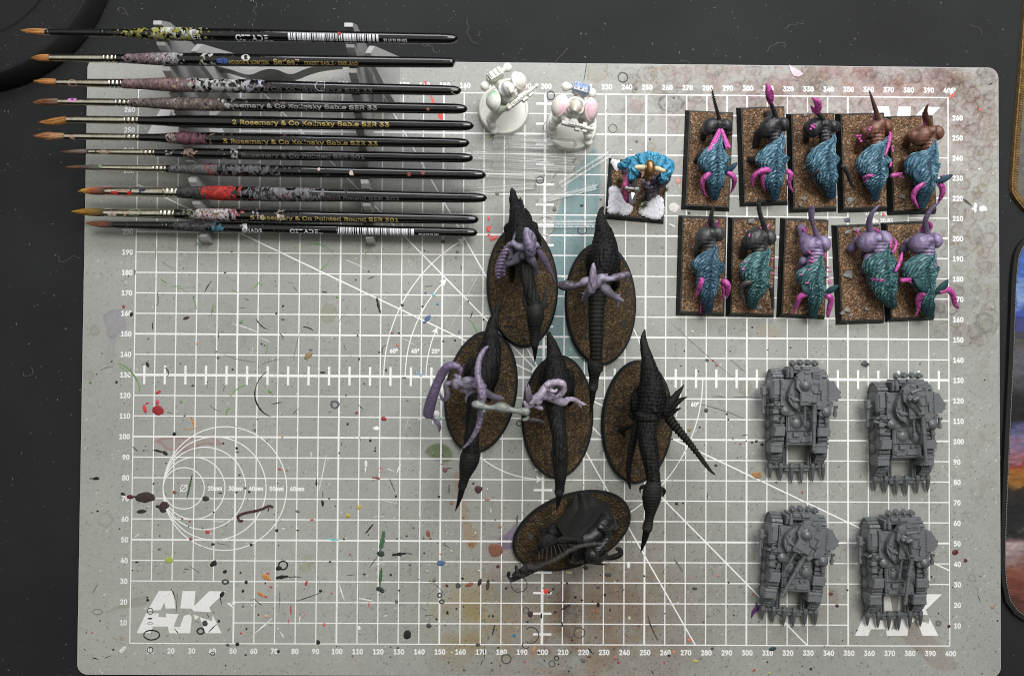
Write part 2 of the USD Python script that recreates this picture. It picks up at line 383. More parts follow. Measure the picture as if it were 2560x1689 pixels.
# broad tints
n1, n2 = fbm(G2 * .045, 4, 21), fbm(G2 * .12, 4, 33)
tint(region(360, 282, 130, 52, .7) * np.clip(n2 * 2.2 - .45, 0, 1) * .9, (1.0, .86, .88))
tint(region(330, 255, 120, 40, .8) * np.clip(n1 * 2 - .5, 0, 1) * .6, (1, .84, .86))
tint(np.clip((GY - 195) / 70, 0, 1) * .9, (1.10, 1.085, 1.10)); tint(region(390, 240, 90, 80, .9), (1.14, 1.12, 1.12)); tint(region(10, 5, 150, 120, .9), (1.2, 1.2, 1.18)); tint(region(235, 25, 130, 85, .9) * (.6 + .5 * n2), (.76, .74, .71))  # light painted in: far edge, upper right, lower left; lower middle is dirt
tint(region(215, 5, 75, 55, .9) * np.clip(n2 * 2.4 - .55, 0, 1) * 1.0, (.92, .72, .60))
tint(region(165, 12, 26, 30, .9) * np.clip(n2 * 2.4 - .4, 0, 1) * .85, (.98, .82, .42))
tint(region(176, 42, 12, 14, .9) * .4, (.95, .75, .85))
tint(region(235, 25, 60, 55, .9) * np.clip(n1 * 2 - .35, 0, 1) * .95, (.78, .68, .62))
tint(region(212, 22, 7, 55, .9) * np.clip(n2 * 2.2 - .4, 0, 1) * 1., (.5, .47, .47))
tint(region(205, 40, 9, 60, .9) * .45, (.78, .74, .74))
tint(region(355, 18, 30, 30, .9) * np.clip(n2 * 2 - .5, 0, 1) * .5, (.85, .74, .68))
tint(region(325, 15, 30, 30, .9) * np.clip(n2 * 2 - .7, 0, 1) * .5, (.85, .78, .74))
tint(region(330, 100, 60, 60, .9) * np.clip(n1 * 2 - .6, 0, 1) * .3, (.85, .8, .74))
tint(region(70, 120, 120, 90, .9) * .06, (.9, .95, .85))
# the teal streak that runs down beside the middle line
tx = np.interp(GY, [110, 150, 185, 215, 234, 243], [205, 210, 212, 217, 222, 224]); tw = np.interp(GY, [95, 110, 150, 185, 208, 225, 236, 244], [16, 15, 14, 12, 10.5, 8, 5, 0])
tm = np.clip((tw - np.abs(GX - tx - 1.2 * (n2 - .5))) / .7 + .5, 0, 1) * np.clip((GY - 105 + 14 * n2) / 26, 0, 1) * (GY < 245)
tint(tm * (.85 + .3 * (fbm(np.stack([GX * .8, GY * .1, 0 * GX], -1), 3, 4) - .5)) * np.where(GY < 150, .85, 1), (.48, .78, .86))
# stripes of wash
def quad_mask(pts, soft=.8):
    from shapely.geometry import Polygon
    import shapely
    pg = Polygon(pts); x0, y0, x1, y1 = pg.bounds
    m = np.zeros(GX.shape); i0, i1 = np.searchsorted(XS, [x0 - 2, x1 + 2]); j0, j1 = np.searchsorted(YS, [y0 - 2, y1 + 2])
    q = shapely.points(GX[i0:i1, j0:j1], GY[i0:i1, j0:j1]); ins = shapely.contains(pg, q)
    d = shapely.distance(pg.exterior, q); m[i0:i1, j0:j1] = np.clip(np.where(ins, d, -d) / soft + .5, 0, 1); return m, d, (slice(i0, i1), slice(j0, j1))
ZA, ZB, ZC = view(180, 560, 3.564), view(180, 980, 3.564), view(180, 1380, 3.714)
ZE, ZF, ZG, ZH = view(780, 560, 3.563), view(780, 980, 3.563), view(800, 1340, 3.714), view(1380, 1340, 3.714)
ZI, ZJ, ZK, ZL = view(1900, 1380, 3.6015), view(1600, 780, 3.2675), view(1150, 100, 3.137), view(2060, 180, 4.127)
def wash(z, pts, color, strength, edge=.3):
    pl = np.array([z(*p)[:2] for p in pts]); q = spline(np.vstack([pl, pl[:1]]), 60)[:-1] if len(pl) > 5 else pl
    m, d, w_ = quad_mask(q); tint(m * strength * (.75 + .5 * (n2 - .3)), color)
    e = np.zeros(GX.shape); e[w_] = np.exp(-(d / .45) ** 2); tint(e * edge, color)
wash(ZI, [(1270, 755), (1345, 625), (1420, 600), (1560, 755), (1640, 840), (1765, 1045), (1690, 1060), (1540, 1020), (1440, 905), (1340, 830)], (.80, .64, .56), .62, .1)
wash(ZI, [(605, 320), (690, 350), (705, 430), (640, 460), (600, 440)], (.78, .68, .62), .6, .35)
wash(ZA, [(280, 825), (300, 800), (435, 772), (468, 860), (470, 940), (395, 985), (375, 1012), (330, 1008), (312, 930), (285, 860)], (.74, .62, .86), .5, .4)
wash(ZA, [(330, 1010), (385, 1005), (375, 1120), (350, 1260), (315, 1260), (300, 1150)], (.86, .78, .9), .4, .12)
wash(ZB, [(725, 450), (800, 415), (930, 402), (1110, 405), (1270, 410), (1325, 460), (1195, 455), (1080, 505), (920, 512), (850, 505), (820, 480)], (.90, .45, .47), .34, .75)
wash(ZF, [(1265, 730), (1310, 715), (1310, 850), (1370, 1000), (1400, 1150), (1480, 1300), (1420, 1385), (1370, 1320), (1330, 1100), (1285, 880)], (1.0, .62, .32), .62, .25)
wash(ZF, [(1390, 1310), (1490, 1320), (1430, 1390), (1390, 1380)], (1.0, .55, .25), .75, .2)
wash(ZF, [(1690, 1270), (1760, 1230), (1820, 1170), (1815, 1290), (1770, 1390), (1700, 1390)], (.55, .4, .75), .85, .25)
wash(ZF, [(1010, 520), (1060, 475), (1150, 460), (1215, 490), (1250, 560), (1220, 615), (1130, 610), (1050, 570), (1020, 545)], (.36, .46, .22), .96, .2)
wash(ZJ, [(955, 130), (1060, 115), (1140, 180), (1100, 210), (1040, 230), (985, 190)], (1, .80, .62), .55, .1)
wash(ZE, [(90, 760), (130, 715), (200, 730), (220, 790), (190, 860), (120, 880), (85, 840)], (.80, .72, .52), .55, .2)
wash(ZG, [(380, 1160), (410, 1200), (360, 1220), (340, 1190)], (1, .8, .66), .5, .1)
wash(ZH, [(690, 930), (800, 915), (830, 950), (760, 975)], (.9, .7, .55), .6, .1)
wash(ZC, [(290, 545), (420, 500), (700, 440), (700, 448), (440, 525), (320, 560)], (.72, .68, .6), .6, .0)
wash(ZC, [(2110, 120), (2260, 90), (2250, 170), (2120, 200)], (.86, .78, .62), .5, .1)
wash(ZB, [(2060, 1440), (2140, 1440), (2150, 1520), (2080, 1540)], (.86, .78, .6), .5, .1)
crk = 1 - np.abs(2 * fbm(G2 * .33 + 7, 3, 71) - 1); crk2 = 1 - np.abs(2 * fbm(G2 * .6 + 3, 3, 72) - 1)
tint(region(345, 275, 95, 32, .5) * np.clip((crk - .86) * 9, 0, 1) * .5, (.62, .56, .55)); tint(region(350, 268, 105, 40, .5) * np.clip((crk2 - .88) * 9, 0, 1) * .4, (.66, .58, .56))
tint(region(405, 215, 40, 80, .5) * np.clip((crk - .9) * 9, 0, 1) * .35, (.66, .62, .6)); tint(region(340, 280, 80, 16, .6) * np.clip(n2 * 3 - 1.2, 0, 1) * .6, (1.0, .72, .72))
# rings
ringcol = [(.62, .58, .55), (.72, .62, .58), (.78, .6, .6), (.6, .6, .6), (.75, .68, .55)]
for i in range(430):
    if rng.random() < .62: x, y = rng.uniform(235, 424), 284 - abs(rng.normal(0, 14))
    else: x, y = 424 - abs(rng.normal(0, 17)), rng.uniform(150, 284)
    if x < 300 and rng.random() < .45: continue
    r = abs(rng.normal(2.2, 1.4)) + .8
    water_ring(x, y, r, ringcol[rng.integers(5)], rng.uniform(.02, .2), rng.uniform(.3, .68), i, rng.uniform(.05, .3), .42, rng.uniform(1, 4), rng.uniform(.8, 1.2))
for i in range(150):
    x, y = rng.uniform(200, 345), rng.uniform(190, 284)
    water_ring(x, y, abs(rng.normal(2.0, 2.0)) + .8, ringcol[rng.integers(5)], rng.uniform(.0, .1), rng.uniform(.12, .35), 700 + i, rng.uniform(.05, .3), .4, rng.uniform(1, 4))
for i in range(70):
    x, y = rng.uniform(-22, 424), rng.uniform(-13, 190)
    water_ring(x, y, abs(rng.normal(1.5, 2.0)) + .8, ringcol[rng.integers(5)], rng.uniform(.0, .12), rng.uniform(.12, .32), 900 + i, .1, .4, 2.0)
for i in range(60):
    x, y = rng.normal(413, 8), rng.uniform(60, 175)
    water_ring(x, y, abs(rng.normal(1.5, 1.5)) + .8, ringcol[rng.integers(5)], rng.uniform(.0, .14), rng.uniform(.12, .3), 1000 + i, .2, .4, 2.0)
def zr(z, x, y, rpx, s, color, fill, line, amp=.05, w=.5, kf=2.0, sq=1.0):
    p = z(x, y); water_ring(p[0], p[1], rpx / s / 5.1, color, fill, line, int(x + y) % 997, amp, w, kf, sq)
K_ = 3.137
zr(ZK, 1077, 245, 82, K_, (.80, .72, .58), .35, .75, .16, .45, 5.0); zr(ZK, 1455, 285, 75, K_, (.76, .70, .62), .2, .7, .14, .4, 4.5)
zr(ZK, 1655, 495, 95, K_, (.36, .40, .40), .06, .95, .12, .5, 5.0, .72); zr(ZK, 1385, 515, 48, K_, (.95, .6, .6), .35, .4, .2)
zr(ZK, 1550, 720, 150, K_, (.62, .58, .55), .02, .5, .06, .35); zr(ZK, 1495, 840, 32, K_, (.7, .62, .5), .12, .6, .12)
zr(ZL, 1455, 0, 0.1, 4.1, (1, 1, 1), 0, 0)
for x, y, r in [(722, 138, 52), (1370, 100, 45), (1550, 215, 60), (1710, 250, 50), (1440, 525, 50), (1460, 660, 70), (1595, 645, 50), (1740, 650, 55), (1685, 960, 55), (1550, 960, 55), (1455, 1165, 50), (1570, 1220, 35), (1595, 1470, 65), (1300, 400, 60), (1180, 530, 55)]:
    zr(ZL, x, y, r, 4.127, (.58, .52, .5), .12, .6, .09, .4)
zr(ZI, 1905, 228, 32, 3.6, (.72, .68, .64), .1, .6); zr(ZI, 1925, 345, 38, 3.6, (.74, .7, .66), .05, .5); zr(ZI, 1605, 637, 20, 3.6, (.4, .4, .38), .1, .9)
zr(ZB, 300, 1135, 57, 3.564, (.66, .66, .64), .0, .6); zr(ZA, 200, 950, 40, 3.564, (.78, .7, .64), .3, .5, .12); zr(ZA, 150, 1350, 38, 3.564, (.8, .72, .7), .2, .5)
zr(ZH, 235, 690, 45, 3.714, (.6, .58, .6), .2, .7); zr(ZF, 1130, 200, .1, 3.5, (1, 1, 1), 0, 0)
zr(ZJ, 860, 615, 48, 3.27, (.78, .66, .6), .35, .6); zr(ZJ, 685, 150, 40, 3.27, (.72, .72, .68), .3, .6); zr(ZJ, 850, 190, 50, 3.27, (.75, .7, .64), .1, .55); zr(ZJ, 750, 310, 30, 3.27, (.75, .7, .64), .1, .5)
# fine specks
d_ = 1.0 + 5.5 * np.exp(-(((GX - 205) / 75) ** 2 + ((GY - 12) / 45) ** 2)) + 1.0 * (GX > 200) * (GY < 120)
u = rng.random(GX.shape); m = u < .011 * d_
COL[m] *= rng.uniform(.35, .85, m.sum())[:, None]
m = rng.random(GX.shape) < .0018 * (1 + (d_ > 2)); COL[m] = np.minimum(COL[m] * rng.uniform(1.3, 2.0, m.sum())[:, None], .8)
m = rng.random(GX.shape) < .0006 * d_; COL[m] *= np.array([1.1, .5, .42])
COL = np.clip(COL, .01, .85)

look('mat_surface', {'tc': ('texture_coordinate', {}), 'a': ('attribute', {'attribute': 'col'}),
     'n': ('noise_texture', {'scale': 1400.0, 'detail': 4.0}), 'mr': ('map_range', {'from_min': .25, 'from_max': .75, 'to_min': .86, 'to_max': 1.14}), 'x': ('vector_math', {'math_type': 'scale'}),
     'b': ('bump', {'strength': .25, 'distance': .0001}), 'p': ('principled_bsdf', {'roughness': .5, 'specular_ior_level': .18})},
     [('tc.object', 'n.vector'), ('n.fac', 'mr.value'), ('a.color', 'x.vector1'), ('mr.result', 'x.scale'), ('x.vector', 'p.base_color'), ('n.fac', 'b.height'), ('b.normal', 'p.normal')], 'p.BSDF')
plain('mat_edge', (.42, .42, .42), .5)
look('print_white', {'tc': ('texture_coordinate', {}), 'n': ('noise_texture', {'scale': 1100.0, 'detail': 5.0, 'roughness': .65}), 'n2': ('noise_texture', {'scale': 60.0, 'detail': 2.0}),
     'mx': ('math', {'math_type': 'multiply_add', 'value2': .22}),
     'r': ('rgb_ramp', {'ramp': [(.43, (.38, .37, .35)), (.50, (.80, .80, .79)), (1.0, (.86, .86, .85))]}), 'p': ('principled_bsdf', {'roughness': .5})},
     [('tc.object', 'n.vector'), ('tc.object', 'n2.vector'), ('n2.fac', 'mx.value1'), ('n.fac', 'mx.value3'), ('mx.value', 'r.fac'), ('r.color', 'p.base_color')], 'p.BSDF')

mat = thing('cutting_mat', 'large grey cutting mat with white millimetre grid and paint stains', 'cutting mat', (200, 135, 0))
ni, nj = GX.shape
vx, vy = GX.ravel().copy(), GY.ravel().copy()
for cx, cy, sx, sy in ((-20, -10, -1, -1), (420, -10, 1, -1), (-20, 280, -1, 1), (420, 280, 1, 1)):
    m = ((vx - cx) * sx > 0) & ((vy - cy) * sy > 0); d = np.hypot(vx - cx, vy - cy); q = m & (d > 5)
    vx[q], vy[q] = cx + (vx[q] - cx) * 5 / d[q], cy + (vy[q] - cy) * 5 / d[q]
i, j = np.meshgrid(np.arange(ni - 1), np.arange(nj - 1), indexing='ij')
q = np.stack([i * nj + j, (i + 1) * nj + j, (i + 1) * nj + j + 1, i * nj + j + 1], -1).reshape(-1, 4)
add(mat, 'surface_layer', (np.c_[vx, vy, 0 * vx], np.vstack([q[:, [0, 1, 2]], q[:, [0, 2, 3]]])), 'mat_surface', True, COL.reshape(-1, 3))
def rrect(x0, y0, x1, y1, r, n=8):
    o = []
    for cx, cy, a in ((x1 - r, y0 + r, -90), (x1 - r, y1 - r, 0), (x0 + r, y1 - r, 90), (x0 + r, y0 + r, 180)):
        t = np.radians(a + np.linspace(0, 90, n)); o.append(np.c_[cx + r * np.cos(t), cy + r * np.sin(t)])
    return np.vstack(o)
add(mat, 'core', extrude(rrect(-25.25, -15.25, 425.25, 285.25, 5.2), DESK + .02, -.08), 'mat_edge')

# ------------------------------------------------------------------ what is printed on it
GL = []
def hline(y, x0, x1, w, z): GL.append(ribbon([(x0, y), (x1, y)], w, z))
def vline(x, y0, y1, w, z): GL.append(ribbon([(x, y0), (x, y1)], w, z))
for y in range(0, 271, 10):
    w = 1.25 if y == 130 else .85 if y % 50 == 0 and y else .55
    z = .02 if w < .7 else .024
    x0, x1 = (50, 350) if (0 < y < 30 or 240 < y < 270) else (0, 400)
    if 180 < y < 240: hline(y, x0, 350, w, z); hline(y, 380, x1, w, z)
    else: hline(y, x0, x1, w, z)
for x in range(0, 401, 10):
    w = 1.25 if x == 200 else .85 if x % 50 == 0 and 0 < x < 400 else .55
    z = .03 if w < .7 else .034
    y0, y1 = (30, 240) if (0 < x < 50 or 350 < x < 400) else (0, 270)
    if 350 < x < 380: vline(x, y0, 180, w, z)
    else: vline(x, y0, y1, w, z)
for k in range(40): vline(5 + 10 * k, 125.4, 134.6, 1.1, .038)
for k in range(27): hline(5 + 10 * k, 195.6, 204.6, 1.1, .039)
def ray(deg, L0, L1):
    a = math.radians(deg); c, s = math.cos(a), math.sin(a); GL.append(ribbon([(200 + L0 * c, 130 + L0 * s), (200 + L1 * c, 130 + L1 * s)], .66, .042 + .0002 * (deg % 7)))
t25, t45, t60 = math.radians(25), math.radians(45), math.radians(60)
ray(155, 0, 200 / math.cos(t25)); ray(135, 0, 140 / math.sin(t45)); ray(120, 0, 140 / math.sin(t60))
ray(-25, 0, 200 / math.cos(t25)); ray(-45, 0, 130 / math.sin(t45)); ray(-60, 0, 130 / math.sin(t60))
for r, a0, a1 in ((78.3, 120, 180), (67.8, 135, 180), (57.6, 155, 180), (78.3, -60, 0), (67.8, -45, 0), (57.6, -25, 0), (49.8, 180, 270), (50.3, 0, 90)):
    GL.append(ring_line(200, 130, r, .5, .046 + r * 1e-5, a0, a1, 60))
    for a in ((a0,) if a0 > 90 else (a1 if a1 == 90 else a0,)) if (r, a0) != (49.8, 180) else (270,):
        s = -1 if a == a0 and a != 270 else 1
        c, s_ = math.cos(math.radians(a)), math.sin(math.radians(a)); tip = np.array([200 + r * c, 130 + r * s_]); tg = np.array([-s_, c]) * (1 if (a == a1 or a == 270) else -1); nm = np.array([c, s_])
        GL.append(sheet([tip, tip - tg * 3.4 + nm * 1.7, tip - tg * 2.6, tip - tg * 3.4 - nm * 1.7], .052))
for k, d in enumerate((20, 30, 40, 50, 60)): GL.append(ring_line(15 + d / 2, 75, d / 2, .5, .054 + .001 * k))
add(mat, 'printed_grid', join(*GL), 'print_white')
def num(s, x, y, h=2.4, rot=0, **k):
    v, f = place_text(s, h, x, y, .06, .84, rot, **k)
    add(mat, 'printed_number', join(*[(v + [dx, dy, dz], f) for dx, dy, dz in ((-.11, 0, 0), (.11, 0, .001), (0, .08, .002), (0, -.08, .003))]), 'print_white')
for x in range(10, 401, 10): num(str(x), x + (.4 if x > 90 else 0), -3.6)
for x in range(10, 401, 10):
    if x != 10: num(str(x), x + .4, 273.6)
for y in range(10, 261, 10): num(str(y), -1.6, y - .1, align='r'); num(str(y), 402.2, y - .1, align='l')
num('mm', -3.4, -2.8, 1.9, math.radians(45)); num('mm', 402, 273.5, 1.9, math.radians(45))
for a, r in ((25, 52.0), (45, 62.0), (60, 72.5)): num(f'{a}°', 200 - r - 1.5 + .5, 142.5, 2.0); 
for a, r in ((25, 54.0), (45, 64.5), (60, 74.5)): num(f'{a}°', 200 + r, 117.3, 2.0)
for d in (20, 30, 40, 50, 60): num(f'{d}mm', 15 + d + 5.1, 75, 2.0)
GLO = [ring_line(25, 75, 1.55, .42, .062, n=40), ribbon([(23.2, 73), (26.8, 77)], .42, .0625)]
add(mat, 'printed_symbol', join(*GLO), 'print_white')
num('1/35= 28.57', 365.5, 212.4, 2.0); num('1/48= 20.83', 365.5, 208.6, 2.0)
AK = [[(805, 357), (937, 357), (962, 518), (870, 520), (858, 462), (822, 534), (700, 542)],
      [(690, 560), (808, 565), (800, 597), (876, 600), (872, 566), (990, 572), (962, 640), (944, 690), (985, 748), (903, 748), (890, 687), (753, 687), (727, 748), (600, 748)],
      [(946, 688), (1004, 690), (1040, 586), (1090, 572), (1113, 600), (1098, 748), (986, 748)],
      [(1028, 357), (1147, 357), (1135, 496), (1275, 358), (1430, 360), (1275, 508), (1295, 553), (1130, 545), (1108, 521), (1005, 518)],
      [(1130, 575), (1182, 596), (1145, 626)], [(1186, 600), (1300, 636), (1306, 580), (1390, 748), (1240, 748)]]
AKW = [np.array([ZC(*p)[:2] for p in pl]) for pl in AK]
for dx, dy in ((0, 0), (350, 0), (0, 240), (350, 240)):
    add(mat, 'printed_logo', join(*[sheet(p + [dx, dy], .056 + .0004 * k) for k, p in enumerate(AKW)]), 'print_white')
# ------------------------------------------------------------------ dried paint on the mat
painted('dried_paint', .45, .45, .5, 1800.)
DK, GRN, OLV, RED, MAR, WHT, GRY, TAN, ORG, BLU, RUS, BLK = (.022, .02, .02), (.13, .27, .07), (.05, .08, .04), (.5, .05, .06), (.10, .018, .022), (.75, .75, .74), (.12, .125, .125), (.26, .20, .11), (.5, .22, .06), (.07, .13, .25), (.25, .08, .045), (.012, .012, .013)
SPLAT = 0
QUEUE = []
def put(name, m, color, var=.18):
    global SPLAT; SPLAT += 1
    v, f = arr(m); r = np.random.default_rng(SPLAT)
    c = np.array(color) * (1 + var * (2 * noise(v * [1.1, 1.1, 0], SPLAT) - 1))[:, None]
    add(mat, name, (v, f), 'dried_paint', True, np.clip(c, 0, .9))
def ZS(z): return {id(ZA): 3.564, id(ZB): 3.564, id(ZC): 3.714, id(ZE): 3.563, id(ZF): 3.563, id(ZG): 3.714, id(ZH): 3.714, id(ZI): 3.6015, id(ZJ): 3.2675, id(ZK): 3.137, id(ZL): 4.127}[id(z)] * 5.1
def S_blob(z, x, y, rx, ry, color, ang=0, h=.28, amp=.3):
    s = ZS(z); p = z(x, y); n = 26 if rx / s > 1.5 else 14
    QUEUE.append((rx * ry / s ** 2, drop(blob(p[0], p[1], max(rx / s, .16), max(ry / s, .14), math.radians(-ang), amp, SPLAT + len(QUEUE) + 3, n, 1.6), .064, h), color))
def S_line(z, pts, w, color, rough=.25):
    s = ZS(z); q = np.array([z(*p)[:2] for p in pts]); n = max(8, int(np.linalg.norm(np.diff(q, axis=0), axis=1).sum() / .5))
    q = spline(q, n) if len(q) > 2 else q[0] + (q[1] - q[0]) * np.linspace(0, 1, n)[:, None]
    t = np.linspace(0, 1, n); r = np.random.default_rng(SPLAT); ww = w / s * (np.sin(np.pi * np.clip(t * .9 + .08, 0, 1)) ** .5) * (1 + rough * r.normal(0, 1, n).clip(-1.5, 1.5))
    put('paint_stroke', ribbon(q, np.maximum(ww, .05), .066 + .00005 * SPLAT), color)
def S_ring(z, x, y, rx, ry, w, color, a0=0, a1=360, rough=.15):
    s = ZS(z); p = z(x, y); n = 40; a = np.radians(np.linspace(a0, a1, n)); k = wobble(n, .1, SPLAT + 5); r = np.random.default_rng(SPLAT)
    q = np.c_[p[0] + rx / s * k * np.cos(a), p[1] + ry / s * k * np.sin(a)]
    if a1 - a0 >= 360: q[-1] = q[0]
    put('paint_ring', tube(np.c_[q, np.full(n, .075)], w / s / 2 * (1 + rough * r.normal(0, 1, n).clip(-1.5, 1.5)), 5, flat=.5), color)
